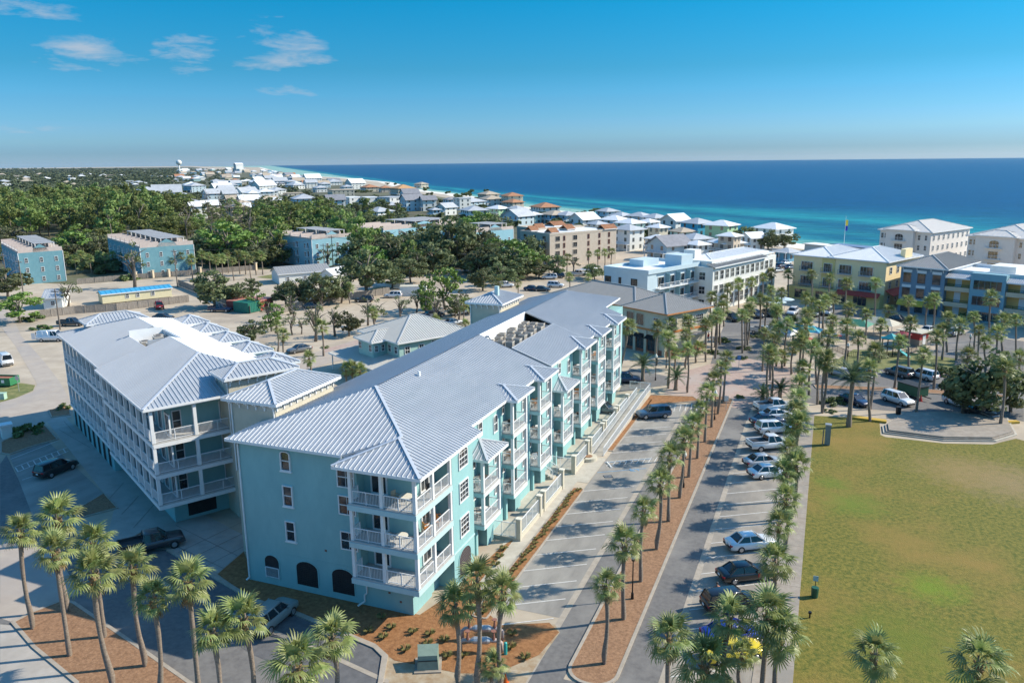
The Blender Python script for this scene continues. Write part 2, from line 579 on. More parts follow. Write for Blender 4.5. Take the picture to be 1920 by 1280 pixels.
def roof(parent, faces, m, seam, sp=.41, th=.16, name='roof', parts=True, sw=.03, sh=.07, cap=True, off=(0, 0), edge=None, lim=300, used=None):
    """faces: planar 3-D polygons (convex or not), each a slope with standing seams running down it"""
    mb = MB()
    o_ = Vector((off[0], off[1], 0))
    faces = [[Vector(p) - o_ for p in f] for f in faces]
    for f in faces:
        mb.slab(f, th)
    r = link(name, mb.mesh(name, m), parent)
    me = UNIT.get(seam.name)
    if me is None:
        me = UNIT[seam.name] = MB().box(-.5, -.5, -.5, .5, .5, .5).mesh('box_' + seam.name, seam)
    rest = MB()
    cnt = used if used is not None else [0]
    for f in faces:
        nn = Vector((0, 0, 0))
        for i in range(len(f)):
            nn += f[i].cross(f[(i + 1) % len(f)])
        nn = nn.normalized() if nn.z > 0 else -nn.normalized()
        g2 = Vector((nn.x, nn.y))
        if g2.length < .02:
            continue
        g2 = g2.normalized()
        sd = Vector((-g2.y, g2.x))
        poly = [(p.x, p.y) for p in f]
        p0 = f[0]
        zat = lambda x, y: p0.z - (nn.x * (x - p0.x) + nn.y * (y - p0.y)) / nn.z
        q = [p[0] * sd.x + p[1] * sd.y for p in poly]
        k0 = math.floor(min(q) / sp)
        for k in range(k0, int(max(q) / sp) + 2):
            s_ = k * sp + .013
            base = (sd.x * s_, sd.y * s_)
            for t0, t1 in clip_line(poly, base, (g2.x, g2.y)):
                if t1 - t0 < .25:
                    continue
                a = Vector((base[0] + g2.x * t0, base[1] + g2.y * t0, 0))
                b = Vector((base[0] + g2.x * t1, base[1] + g2.y * t1, 0))
                a.z, b.z = zat(a.x, a.y), zat(b.x, b.y)
                d = (b - a)
                L = d.length
                d.normalize()
                s3 = nn.cross(d)
                c = (a + b) / 2 + nn * (sh / 2)
                if parts and cnt[0] < lim:
                    cnt[0] += 1
                    o = link('roof_seam', me, r)
                    M = Matrix((d, s3, nn)).transposed().to_4x4()
                    o.matrix_basis = Matrix.Translation(c) @ M @ Matrix.Diagonal((L, sw, sh, 1))
                else:
                    rest.bar(a + nn * (sh / 2), b + nn * (sh / 2), sw, sh)
    if rest.f:
        o = link('roof_seam', rest.mesh('roof_seam', seam), r)
        o['kind'] = 'stuff'
    if cap:      # ridge and hip caps along edges shared by two faces, fascia on the rest
        def key(p):
            return (round(p.x, 1), round(p.y, 1), round(p.z, 1))
        edges = {}
        for f in faces:
            for i in range(len(f)):
                a, b = f[i], f[(i + 1) % len(f)]
                edges.setdefault(frozenset((key(a), key(b))), []).append((a, b))
        cp = MB()
        for ks, es in edges.items():
            a, b = es[0]
            if len(es) > 1:
                cp.bar(a + Vector((0, 0, .05)), b + Vector((0, 0, .05)), .24, .09)
            elif abs(a.z - b.z) < .25:
                fa = MB().bar(a - Vector((0, 0, .11)), b - Vector((0, 0, .11)), .07, .24)
                link('gutter', fa.mesh('gutter', edge or M_WHITE), r)
        if cp.f:
            link('ridge_cap', cp.mesh('ridge_cap', seam), r)
    return r


def hip_faces(x0, y0, x1, y1, z, slope=.37):
    w, d = x1 - x0, y1 - y0
    r = min(w, d) / 2
    zt = z + r * slope
    if w >= d:
        a, b = Vector((x0 + r, (y0 + y1) / 2, zt)), Vector((x1 - r, (y0 + y1) / 2, zt))
        if (b - a).length < .05:
            b = a
        fs = [[(x0, y0, z), (x1, y0, z), b, a], [(x1, y1, z), (x0, y1, z), a, b], [(x0, y1, z), (x0, y0, z), a], [(x1, y0, z), (x1, y1, z), b]]
    else:
        a, b = Vector(((x0 + x1) / 2, y0 + r, zt)), Vector(((x0 + x1) / 2, y1 - r, zt))
        fs = [[(x0, y1, z), (x0, y0, z), a, b], [(x1, y0, z), (x1, y1, z), b, a], [(x0, y0, z), (x1, y0, z), a], [(x1, y1, z), (x0, y1, z), b]]
    out = []
    for f in fs:
        g = []
        for p in f:
            p = Vector(p)
            if not g or (p - g[-1]).length > .02:
                g.append(p)
        out.append(g)
    return out


def bracket(parent, p, ang, m=None):
    key = 'bracket'
    if key not in WCACHE:
        mb = MB()
        mb.box(-.06, 0, .18, .06, .55, .34).box(-.06, 0, -.35, .06, .14, .18).box(-.06, .14, .02, .06, .32, .18)
        WCACHE[key] = mb.mesh('bracket', M_WHITE)
    return link('bracket', WCACHE[key], parent, p, ang - math.pi / 2)


def lawn_spots(m):
    n, l = m.node_tree.nodes, m.node_tree.links
    b = n['Principled BSDF']
    base = b.inputs['Base Color'].links[0].from_socket
    geo = n.new('ShaderNodeNewGeometry')
    nz = n.new('ShaderNodeTexNoise')
    nz.inputs['Scale'].default_value = .9
    nz.inputs['Detail'].default_value = 8
    l.new(geo.outputs['Position'], nz.inputs['Vector'])
    for (px, py, r, c) in ((1600, 945, 3.4, (.11, .17, .008)), (1748, 1102, 2.8, (.13, .21, .004)), (1895, 905, 6.5, (.27, .19, .09)), (1560, 905, 2.0, (.12, .17, .01)), (1800, 880, 6, (.26, .18, .06)), (1700, 1200, 5, (.12, .15, .008))):
        p = G(px, py)
        vd = n.new('ShaderNodeVectorMath'); vd.operation = 'DISTANCE'
        l.new(geo.outputs['Position'], vd.inputs[0]); vd.inputs[1].default_value = (p.x, p.y, .02)
        ad = n.new('ShaderNodeMath'); ad.operation = 'MULTIPLY_ADD'
        l.new(nz.outputs['Fac'], ad.inputs[0]); ad.inputs[1].default_value = r * 1.6; l.new(vd.outputs['Value'], ad.inputs[2])
        mr = n.new('ShaderNodeMapRange')
        mr.inputs['From Min'].default_value = r * .9; mr.inputs['From Max'].default_value = r * 2.0
        mr.inputs['To Min'].default_value = .75; mr.inputs['To Max'].default_value = 0.0
        l.new(ad.outputs[0], mr.inputs['Value'])
        mx = n.new('ShaderNodeMixRGB')
        l.new(mr.outputs[0], mx.inputs['Fac']); l.new(base, mx.inputs['Color1']); mx.inputs['Color2'].default_value = (*c, 1)
        base = mx.outputs[0]
    l.new(base, b.inputs['Base Color'])


lawn_spots(M_LAWN)
# ------------------------------------------------------------------ ground, sea, roads
SHORE = [(1400, -640), (400, 40), (120, 258), (17, 343), (-16, 371), (-58, 440), (-115, 488), (-180, 560), (-247, 625), (-368, 800), (-477, 913),
         (-741, 1285), (-1062, 1632), (-1639, 2180), (-4566, 5714), (-7600, 8350)]
NX, NY = .775, .632
inner = [(x - 26 * NX, y - 26 * NY) for x, y in SHORE]
struct('ground', MB().prism(inner + [(-9300, 10000), (-16000, 6000), (-14000, -3000), (-3000, -4500), (600, -2200)], 0, 0, flat=True), M_SAND)
mb = MB()
for i in range(len(SHORE) - 1):
    a, b = SHORE[i], SHORE[i + 1]
    rows = []
    for k, z in ((-26, 0), (-14, -.5), (0, -1.45), (14, -2.6)):
        rows.append([(a[0] + NX * k, a[1] + NY * k, z), (b[0] + NX * k, b[1] + NY * k, z)])
    for r0, r1 in zip(rows, rows[1:]):
        mb.add([r0[0], r1[0], r1[1], r0[1]], [(0, 1, 2, 3)])
struct('beach', mb, M_BEACH)


def sea_material():
    m = bpy.data.materials.new('sea_water')
    m.use_nodes = True
    n, l = m.node_tree.nodes, m.node_tree.links
    b = n['Principled BSDF']
    b.inputs['Roughness'].default_value = .32
    b.inputs['IOR'].default_value = 1.33
    b.inputs['Specular IOR Level'].default_value = .12
    geo = n.new('ShaderNodeNewGeometry')
    dt = n.new('ShaderNodeVectorMath'); dt.operation = 'DOT_PRODUCT'
    l.new(geo.outputs['Position'], dt.inputs[0]); dt.inputs[1].default_value = (NX, NY, 0)
    ds = n.new('ShaderNodeMath'); ds.operation = 'SUBTRACT'
    l.new(dt.outputs['Value'], ds.inputs[0]); ds.inputs[1].default_value = -16 * NX + 371 * NY
    # warp the bands with large noise stretched along the shore
    mp = n.new('ShaderNodeMapping'); mp.inputs['Rotation'].default_value = (0, 0, -math.atan2(.775, -.632))
    mp.inputs['Scale'].default_value = (.0035, .011, 1)
    l.new(geo.outputs['Position'], mp.inputs['Vector'])
    nz = n.new('ShaderNodeTexNoise'); nz.inputs['Scale'].default_value = 1.0; nz.inputs['Detail'].default_value = 5; nz.inputs['Roughness'].default_value = .6
    l.new(mp.outputs[0], nz.inputs['Vector'])
    ma = n.new('ShaderNodeMath'); ma.operation = 'MULTIPLY_ADD'
    l.new(nz.outputs['Fac'], ma.inputs[0]); ma.inputs[1].default_value = 130
    ta = n.new('ShaderNodeVectorMath'); ta.operation = 'DOT_PRODUCT'      # the shallow shelf narrows along the shore
    l.new(geo.outputs['Position'], ta.inputs[0]); ta.inputs[1].default_value = (-.632, .775, 0)
    tr = n.new('ShaderNodeMapRange'); tr.inputs['From Min'].default_value = 380; tr.inputs['From Max'].default_value = 1400; tr.inputs['To Min'].default_value = 1.0; tr.inputs['To Max'].default_value = 5.0
    l.new(ta.outputs['Value'], tr.inputs['Value'])
    dm = n.new('ShaderNodeMath'); dm.operation = 'MULTIPLY'
    l.new(ds.outputs[0], dm.inputs[0]); l.new(tr.outputs[0], dm.inputs[1])
    l.new(dm.outputs[0], ma.inputs[2])
    mr = n.new('ShaderNodeMapRange'); mr.inputs['From Min'].default_value = 62; mr.inputs['From Max'].default_value = 430
    l.new(ma.outputs[0], mr.inputs['Value'])
    cr = n.new('ShaderNodeValToRGB')
    e = cr.color_ramp.elements
    e[0].position, e[0].color = 0.0, (.30, .46, .36, 1)
    e[1].position, e[1].color = 1.0, (.001, .05, .14, 1)
    for p, c in ((.035, (.13, .36, .31)), (.08, (.025, .22, .25)), (.13, (.006, .1, .16)), (.19, (.016, .18, .21)), (.26, (.006, .085, .15)), (.36, (.018, .24, .26)), (.46, (.008, .13, .19)), (.6, (.003, .07, .15))):
        x = e.new(p); x.color = (*c, 1)
    l.new(mr.outputs[0], cr.inputs['Fac'])
    mp2 = n.new('ShaderNodeMapping'); mp2.inputs['Rotation'].default_value = (0, 0, -math.atan2(.775, -.632)); mp2.inputs['Scale'].default_value = (.06, .2, 1)
    l.new(geo.outputs['Position'], mp2.inputs['Vector'])
    n2 = n.new('ShaderNodeTexNoise'); n2.inputs['Scale'].default_value = 1.0; n2.inputs['Detail'].default_value = 6; n2.inputs['Roughness'].default_value = .7
    l.new(mp2.outputs[0], n2.inputs['Vector'])
    ws = n.new('ShaderNodeMapRange'); ws.inputs['From Min'].default_value = .35; ws.inputs['From Max'].default_value = .65; ws.inputs['To Min'].default_value = .62; ws.inputs['To Max'].default_value = 1.35
    l.new(n2.outputs['Fac'], ws.inputs['Value'])
    mc = n.new('ShaderNodeVectorMath'); mc.operation = 'SCALE'
    l.new(cr.outputs[0], mc.inputs[0]); l.new(ws.outputs[0], mc.inputs['Scale'])
    l.new(mc.outputs[0], b.inputs['Base Color'])
    bp = n.new('ShaderNodeBump'); bp.inputs['Strength'].default_value = .8; bp.inputs['Distance'].default_value = 1.6
    l.new(n2.outputs['Fac'], bp.inputs['Height'])
    l.new(bp.outputs[0], b.inputs['Normal'])
    return m


sea_poly = SHORE[:1] + [(SHORE[i][0], SHORE[i][1]) for i in range(1, len(SHORE))]
ang = [math.radians(a) for a in range(132, -44, -4)]
arc = [(11600 * math.cos(a), 11600 * math.sin(a)) for a in ang]
struct('sea', MB().prism([(x - 2 * NX, y - 2 * NY) for x, y in sea_poly] + arc, -1.5, -1.5, flat=True), sea_material())


def P(*pts):
    """pixels (x, y) of the photograph or ('w', x, y) world points -> ground polygon"""
    return [(p[1], p[2]) if p[0] == 'w' else tuple(G(*p)[:2]) for p in pts]


NSH = [0]


def sheet(name, poly, lev, m):
    NSH[0] += 1
    return struct(name, MB().prism(poly, 0, .009 * lev + .00022 * NSH[0], flat=True), m)


def rect(x0, y0, x1, y1):
    return [(x0, y0), (x1, y0), (x1, y1), (x0, y1)]


def W(x, y):
    return ('w', x, y)


# land use of the background
sheet('woodland_ground', P((480, 506), (560, 503), (640, 503), (760, 520), (860, 505), (930, 500), (1000, 470), (1000, 430), (1150, 425), (1300, 440), (1160, 408), (1000, 393), (880, 378), (780, 362), (640, 340), (500, 326), (400, 318), W(-6800, 7300), W(-12000, 6000), W(-11000, 500), W(-700, 60), (0, 528), (145, 533), (260, 524)), 1,
      mat('woodland_floor', (.045, .062, .022), (.12, .1, .06), .05, .95, detail=6, c3=(.16, .15, .08), sc3=.012))
# the lot between the two buildings and the lawn
YN = 22.0
sheet('left_lot_stalls', rect(-22.9, 53.5, -17.55, 113), 1, M_LOT)
sheet('left_lot_lane', rect(-17.05, YN, -14.9, 119), 1, M_ASPHALT)
sheet('left_lot_gutter', rect(-17.55, YN, -17.05, 113), 2, M_KERB)
sheet('right_lot_lane', rect(-11.5, YN, -8.6, 119), 1, M_ASPHALT)
sheet('right_lot_gutter', rect(-8.7, YN, -8.2, 112), 2, M_KERB)
sheet('right_lot_stalls', rect(-8.25, 47.2, -2.75, 114), 1, M_STALL)
sheet('near_lane', rect(-14.9, YN, -11.5, 46.4), 1, M_ASPHALT)
sheet('near_stall_end', rect(-8.1, YN, -2.75, 47.2), 1, M_MULCHD)
for k in range(24):
    y = 23 + k * 3.8
    o = struct('sidewalk_slab', MB().box(-2.75, y, 0, -.12, y + 3.78, .05), M_CONC)
    o.name = 'sidewalk_slab'
TER = P((1526, 779), (1600, 783), (1649, 791), (1651, 815), (1660, 819), (1770, 831), (1860, 833), (1905, 822), (1920, 826))
sheet('lawn', [(-.12, YN), (70, YN), (70, 118)] + list(reversed(TER)), 2, M_LAWN)
# painted stall lines (angled about 32 degrees)
A32 = math.radians(32.5)
mk = MB()


def stripe(mb, a, ang, L, w, z=.026):
    d = Vector((math.cos(ang), math.sin(ang), 0))
    s = Vector((-d.y, d.x, 0)) * (w / 2)
    a = Vector((a[0], a[1], z))
    b = a + d * L
    mb.add([a - s, b - s, b + s, a + s], [(0, 1, 2, 3)])


lines = []
for k in range(-1, 18):
    y = 56.45 + 3.06 * k - 5.2 * math.tan(A32)
    if y < 50 or 80 < y < 86.5 or y > 104:
        continue
    lines.append((-22.9, y, 5.9))
for k in range(19):
    y = 61.2 + 3.02 * (k - 4)
    if y > 48:
        lines.append((-8.2, y, 6.3))
for x, y, L in lines:
    q = MB()
    stripe(q, (x, y), A32, L, .11)
    struct('stall_line', q, M_PAINTW)
for k in range(9):      # hatched access aisle and the far hatch
    q = MB(); stripe(q, (-22.3 + k * .62, 85.6 + k * .4), A32 + 1.0, 1.75, .1); struct('hatch_line', q, M_PAINTW)
for k in range(9):
    q = MB(); stripe(q, (-21.6 + k * .72, 107.3 + k * .42), math.radians(96), 3.3, .1); struct('hatch_line', q, M_PAINTW)
for yy in (83.3, 86.6):
    q = MB(); stripe(q, (-22.8, yy), A32, 5.9, .11); struct('stall_line', q, M_PAINTB)
wl_ = MB()      # wheelchair sign painted on the stall
for a, b in (((0, 0), (.5, .05)), ((.5, .05), (.55, .45)), ((.55, .45), (.95, .5)), ((.95, .5), (1.2, .15)), ((.1, .5), (.1, .05)), ((.1, .05), (.4, -.25)), ((.4, -.25), (.85, -.1))):
    d = Vector((b[0] - a[0], b[1] - a[1]))
    stripe(wl_, (-19.6 + a[0], 85.3 + a[1]), math.atan2(d.y, d.x), d.length, .13, .03)
struct('wheelchair_sign', wl_, M_PAINTB)

# median with palms
def rounded(x0, y0, x1, y1, r, n=6):
    pts = []
    for cx, cy, a0 in ((x1 - r, y0 + r, -90), (x1 - r, y1 - r, 0), (x0 + r, y1 - r, 90), (x0 + r, y0 + r, 180)):
        for i in range(n + 1):
            a = math.radians(a0 + 90 * i / n)
            pts.append((cx + r * math.cos(a), cy + r * math.sin(a)))
    return pts


def kerbed(name, outer, kw, fill, hk=.13, hf=.1):
    """a bed: a kerb ring with real height and a fill inside"""
    n = len(outer)
    cx = sum(p[0] for p in outer) / n
    cy = sum(p[1] for p in outer) / n
    a = sum(outer[i][0] * outer[(i + 1) % n][1] - outer[(i + 1) % n][0] * outer[i][1] for i in range(n))
    if a < 0:
        outer = list(reversed(outer))
    inn = []
    for i in range(n):
        p, q, r = Vector(outer[i - 1]), Vector(outer[i]), Vector(outer[(i + 1) % n])
        d1, d2 = (q - p).normalized(), (r - q).normalized()
        n1, n2 = Vector((-d1.y, d1.x)), Vector((-d2.y, d2.x))
        m_ = (n1 + n2)
        m_ = m_ / max(m_.length_squared / 2, .6)
        inn.append(q + m_ * kw)
    mb = MB()
    vs = [(p[0], p[1], 0) for p in outer] + [(p[0], p[1], hk) for p in outer] + [(p[0], p[1], hk) for p in inn] + [(p[0], p[1], hf - .05) for p in inn]
    fs = []
    for i in range(n):
        j = (i + 1) % n
        fs += [(i, j, n + j, n + i), (n + i, n + j, 2 * n + j, 2 * n + i), (2 * n + i, 2 * n + j, 3 * n + j, 3 * n + i)]
    mb.add(vs, fs)
    k = struct(name + '_kerb', mb, M_KERB)
    f = MB()
    f.prism([tuple(p) for p in inn], 0, hf, flat=True)
    struct(name, f, fill)


kerbed('median_bed', rounded(-15.0, 46.3, -11.35, 118.5, 1.7), .24, M_MULCHD)
# right facade strip: kerb, mulch, walk
sheet('walk_beside_lot', [(-26.4, 50.5), (-24.15, 50.5), (-24.15, 80), (-22.95, 80), (-22.95, 88), (-26.4, 88)], 3, M_CONCP)
for y0, y1 in ((51.2, 78.2), (90.5, 113.5)):
    kerbed('mulch_strip', rounded(-24.1, y0, -22.75, y1, .25, 2), .14, M_MULCH, .1, .09)
sheet('tree_lawn_end', P((905, 1195), (935, 1165), (1040, 1170), (1050, 1185), (1010, 1240), (985, 1280), (715, 1280), (722, 1232), (800, 1180)), 2,
      mat('sandy_verge', (.42, .35, .25), (.3, .2, .11), 1.1, .95, detail=7, bump=.02, bsc=8))
# mulch bed in front of the aqua building
sheet('front_mulch_bed', P((408, 1076), (457, 1034), W(-44, 50), W(-28, 50), W(-27, 54), W(-26.3, 62.5), W(-25.9, 64.3), (968, 1006), (900, 1090), (905, 1140), (940, 1172), (1030, 1167), (1048, 1185), (1010, 1228),
                          (930, 1262), (860, 1262), (800, 1250), (740, 1238), (706, 1214), (542, 1145), (480, 1127)), 3, M_MULCH)
struct('bed_kerb', MB().prism(P((318, 1028), (480, 1124), (542, 1141), (705, 1209), (728, 1230), (718, 1284), (708, 1284), (716, 1232), (700, 1216), (540, 1148), (478, 1131), (312, 1033)), 0, .12), M_KERB)
# driveway, roads and the palm island at lower left
sheet('front_road', P((0, 1090), (60, 1010), (110, 985), (205, 1030), (318, 1030), (480, 1128), (542, 1145), (704, 1213), (717, 1233), (712, 1284), W(-24, 36), W(-30, 28), W(-50, 22), W(-66, 34)), 1, M_ASPHALT)
sheet('bay_asphalt', P((310, 1040), (318, 1031), (480, 1129), (542, 1146), (703, 1214), (716, 1234), (710, 1290), (620, 1290), (470, 1225), (420, 1190)), 2, mat('bay_asphalt_mat', (.1, .1, .105), (.14, .138, .14), 1.5, .9, bump=.004, bsc=60))
struct('road_gutter', MB().prism(P((110, 1000), (440, 1150), (620, 1225), (730, 1275), (728, 1283), (618, 1233), (438, 1157), (106, 1007)), 0, .04, flat=True), M_KERB)
sheet('pale_crossing', P((0, 1010), (60, 1010), (110, 1045), (150, 1110), (110, 1130), (20, 1165), W(-64, 38), (0, 1130)), 2, M_ROADP)
kerbed('palm_island', P((20, 1168), (60, 1147), (118, 1124), (141, 1129), (250, 1203), (372, 1288), W(-37, 31), W(-44, 31), (140, 1282), (60, 1215)), .28, M_MULCHD, .12, .1)
sheet('left_front_lane', P((0, 1170), (22, 1172), (150, 1290), W(-46, 30), W(-60, 26), (0, 1290)), 2, M_DRIVE)
sheet('driveway', P((88, 790), (120, 778), (140, 800), (240, 880), (300, 920), (470, 1010), (458, 1032), (408, 1074), (318, 1030), (205, 1030), (200, 1012), (215, 950), (198, 928)), 2, M_DRIVE)
for a, b in (((330, 1038), (462, 975)), ((352, 1050), (466, 995)), ((385, 1062), (470, 1018)), ((300, 1010), (420, 1066)), ((330, 985), (445, 1042)), ((140, 812), (120, 790)), ((170, 840), (110, 805)), ((232, 905), (205, 935)), ((260, 930), (228, 965)), ((290, 945), (250, 990))):
    q = MB(); A, B = G(*a), G(*b); d = B - A
    stripe(q, A, math.atan2(d.y, d.x), d.length, .05, .05); struct('slab_joint', q, M_ASPHALT)
sheet('parking_pad', P((18, 855), (88, 826), (195, 925), (130, 960), (70, 990)), 3, M_LOT)
for a, b in (((20, 861), (110, 826)), ((27, 876), (126, 839)), ((33, 885), (128, 846)), ((42, 900), (62, 893))):
    q = MB(); A, B = G(*a), G(*b); d = B - A
    stripe(q, A, math.atan2(d.y, d.x), d.length, .12, .05); struct('pad_line', q, M_PAINTW)
for k in range(9):
    q = MB(); A, B = G(29 + k * 11.2, 877 - k * 4.4), G(34 + k * 11.2, 884.5 - k * 4.4); d = B - A
    stripe(q, A, math.atan2(d.y, d.x), d.length, .12, .052); struct('pad_line', q, M_PAINTW)
kerbed('hedge_bed', P((0, 850), (8, 852), (18, 853), (60, 838), (110, 824), (84, 795), (62, 800), (0, 830)), .2, M_MULCHD)
kerbed('lower_mulch_bed', P((133, 962), (195, 925), (222, 953), (150, 972)), .15, M_MULCHD)
kerbed('drive_mulch_bed', P((207, 1030), (276, 992), (290, 1001), (225, 1035)), .12, M_MULCHD)
kerbed('corner_mulch_bed', P((90, 770), (115, 763), (132, 762), (133, 778), (96, 783)), .15, M_MULCHD)
sheet('left_road', P((0, 575), (22, 590), (40, 630), (85, 680), (112, 715), (132, 752), (134, 782), (88, 790), (40, 810), (0, 828), (0, 755), (62, 735), (70, 720), (30, 650), (0, 610)), 1, M_ROADP)
sheet('side_road_far_left', P((0, 870), (12, 853), (60, 950), (110, 1000), (60, 1010), (0, 1010)), 2, M_ASPHALT)
sheet('verge_grass', P((0, 722), (40, 718), (66, 722), (62, 732), (30, 746), (0, 754)), 2, M_GRASS)
# back street and plaza
sheet('back_street', P((455, 722), (535, 674), (600, 658), (690, 630), (700, 660), (560, 696), (500, 730)), 2, M_ROADP)
sheet('back_street_bricks', P((604, 656), (690, 632), (690, 640), (608, 661)), 3, M_BRICKP)
sheet('plaza_bricks', P((1245, 738), (1268, 700), (1330, 683), (1400, 672), (1470, 684), (1502, 705), (1500, 722), (1442, 757), (1385, 766), (1290, 748)), 2, M_BRICKP)
sheet('town_street', P((1330, 690), (1345, 640), (1360, 604), (1420, 588), (1500, 580), (1640, 575), (1640, 592), (1500, 606), (1462, 640), (1432, 682)), 1, M_ASPHALT)
sheet('cross_street', P((1160, 735), (1180, 690), (1255, 706), (1250, 722)), 1, M_ASPHALT)
sheet('right_street', P((1490, 724), (1560, 700), (1640, 690), (1800, 700), (1920, 715), (1920, 790), (1820, 772), (1700, 772), (1560, 762), (1500, 752)), 1, M_ASPHALT)
kerbed('street_median', P((1525, 722), (1700, 728), (1860, 738), (1900, 745), (1860, 747), (1700, 735), (1530, 729)), .15, M_MULCHD)
sheet('park_grass', P((1545, 690), (1600, 655), (1700, 660), (1790, 672), (1790, 690), (1760, 694), (1640, 692)), 2, M_GRASS)
sheet('shaded_street', P((1740, 668), (1790, 620), (1920, 640), (1920, 712), (1790, 700)), 1, M_ASPHALT)
sheet('back_lawn', P((480, 520), (560, 505), (600, 512), (530, 525)), 2, M_GRASS)
sheet('yard_lawn', P((660, 556), (700, 540), (745, 536), (700, 556)), 2, M_GRASS)
kerbed('front_bed_by_ramp', P((1204, 744), (1215, 741), (1300, 744), (1312, 752), (1235, 759), (1190, 770)), .12, M_MULCH)
# stepped terrace at the head of the lawn
T0 = P((1664, 800), (1666, 812), (1770, 825), (1860, 826), (1896, 815), (1880, 785), (1780, 780), (1700, 778))
for k in range(3):
    c = Vector((sum(p[0] for p in T0) / len(T0), sum(p[1] for p in T0) / len(T0)))
    s_ = 1.09 - .045 * k
    struct('terrace_step', MB().prism([tuple(c + (Vector(p) - c) * s_) for p in T0], 0, .16 * (k + 1)), [M_CONCP, M_CONC, M_CONC][k])
struct('yellow_kerb', MB().prism(P((1595, 781), (1662, 790), (1662, 794), (1594, 785)), 0, .3), M_PAINTY)
struct('yellow_kerb', MB().prism(P((1856, 793), (1905, 791), (1912, 794), (1858, 797)), 0, .3), M_PAINTY)
# ------------------------------------------------------------------ the long aqua building
FL = [3.2, 6.3, 9.4]
EZ = 12.9
SL = .369
OX, OY = -36.0, 49.75


class Off:
    """authoring in world coordinates for a thing whose Empty stands at (ox, oy)"""
    def __init__(s, e, ox, oy):
        s.e, s.ox, s.oy = e, ox, oy

    def p(s, x, y, z):
        return (x - s.ox, y - s.oy, z)

    def box(s, name, x0, y0, z0, x1, y1, z1, m, parent=None):
        if parent is not None:
            return pbox(name, parent, x0, y0, z0, x1, y1, z1, m)
        return pbox(name, s.e, x0 - s.ox, y0 - s.oy, z0, x1 - s.ox, y1 - s.oy, z1, m)

    def win(s, x, y, z, ang, w, h, **k):
        return window(s.e, s.p(x, y, z), ang, w, h, **k)

    def rail(s, a, b, **k):
        return railing(s.e, s.p(*a), s.p(*b), **k)


def slope_r(x):
    return EZ + SL * (-27.3 - x)


M_BRICKV = mat('rusty_vent', (.2, .1, .07), None)
main_e = thing('apartment_building', 'long aqua four-storey apartment building with pale blue standing-seam roof and white balconies', 'building', (OX, OY, 0))
B = Off(main_e, OX, OY)
# wall masses; the right side steps in and out along its length
B.box('wall', -44.4, 49.75, 0, -33.0, 120.4, 12.6, M_AQUA)
B.box('wall', -33.0, 50.8, 0, -29.2, 120.4, 12.58, M_AQUA)
B.box('wall', -33.002, 49.75, 0, -28.4, 52.9, 2.78, M_AQUA)
B.box('wall', -29.2, 50.803, 0, -28.6, 54.6, 12.57, M_AQUA)
B.box('wall', -29.2, 54.6, 0, -27.1, 58.7, 12.3, M_AQUA)
pockets = [(60.3, 64.2, 2), (67.5, 71.4, 3), (75.2, 79.1, 3), (83.0, 87.0, 2), (90.2, 94.4, 3), (97.7, 101.6, 3), (105.8, 110.0, 3)]
ys = [58.7]
for a, b, n in pockets:
    ys += [a, b]
ys.append(112.0)
for i in range(0, len(ys), 2):
    B.box('wall', -29.2, ys[i], 0, -28.0, ys[i + 1], 12.56, M_AQUA)
B.box('string_course', -44.42, 49.73, 3.12, -33.02, 49.76, 3.17, M_AQUA)
for bx, bz in ((-30.6, 1.5), (-29.6, .9), (-36.4, 4.1)):
    B.box('wall_vent', bx, 49.71, bz, bx + .18, 49.75, bz + .16, M_BRICKV)
B.box('string_course', -28.38, 54.58, 3.0, -27.06, 58.74, 3.16, M_AQUAP)
faces = []
V = (-30.1, 52.0, slope_r(-30.1))
A_ = (-35.7, 57.6, 16.0)
e2 = slope_r(-26.3)
faces_main = [
    [(-45.2, 49.2, EZ), (-33.9, 49.2, EZ), V, A_],
    [(-26.3, 47.8, e2), (-26.3, 59.0, e2), (-27.3, 59.0, EZ), (-27.3, 79.8, EZ), (-35.7, 79.8, 16), A_, V, (-30.1, 51.6, V[2])],
    [(-33.9, 47.8, e2), (-26.3, 47.8, e2), (-30.1, 51.6, V[2])],
    [(-33.9, 49.2, e2 + .1), (-33.9, 47.8, e2), (-30.1, 51.6, V[2]), V],
]
for (a, b, n) in pockets:        # little hipped roofs over the balcony stacks
    xo = -26.2
    y0, y1, ym = a - .45, b + .45, (a + b) / 2
    hw = (y1 - y0) / 2
    if n == 3:
        zc = slope_r(-27.3)
        zp = zc + SL * hw * .8
        xb = -27.3 - (zp - EZ) / SL
        fs = [[(xo, y0, zc), (xo - hw, ym, zp), (xb, ym, zp), (-27.3, y0, zc)],
              [(xo, y1, zc), (xo - hw, ym, zp), (xb, ym, zp), (-27.3, y1, zc)],
              [(xo, y0, zc), (xo, y1, zc), (xo - hw, ym, zp)]]
        if xo - hw < xb:
            fs = [[(xo, y0, zc), (xb, ym, zp), (-27.3, y0, zc)], [(xo, y1, zc), (xb, ym, zp), (-27.3, y1, zc)], [(xo, y0, zc), (xo, y1, zc), (xb, ym, zp)]]
    else:
        zc, zp = 9.55, 10.55
        fs = [[(-28, y0, zc), (xo, y0, zc), (-28.0, ym, zp)], [(xo, y1, zc), (-28, y1, zc), (-28.0, ym, zp)], [(xo, y0, zc), (xo, y1, zc), (-28.0, ym, zp)]]
    roof(main_e, fs, M_ROOF, M_SEAM, off=(OX, OY), name='balcony_roof', th=.14)
used = [0]
roof(main_e, faces_main, M_ROOF, M_SEAM, off=(OX, OY), used=used)
roof(main_e, [[(-27.28, 80.15, EZ + .12), (-27.28, 94.4, EZ + .12), (-31.9, 94.4, slope_r(-31.9) + .12), (-31.9, 80.15, slope_r(-31.9) + .12)]], M_ROOF, M_SEAM, off=(OX, OY), used=used, name='roof')
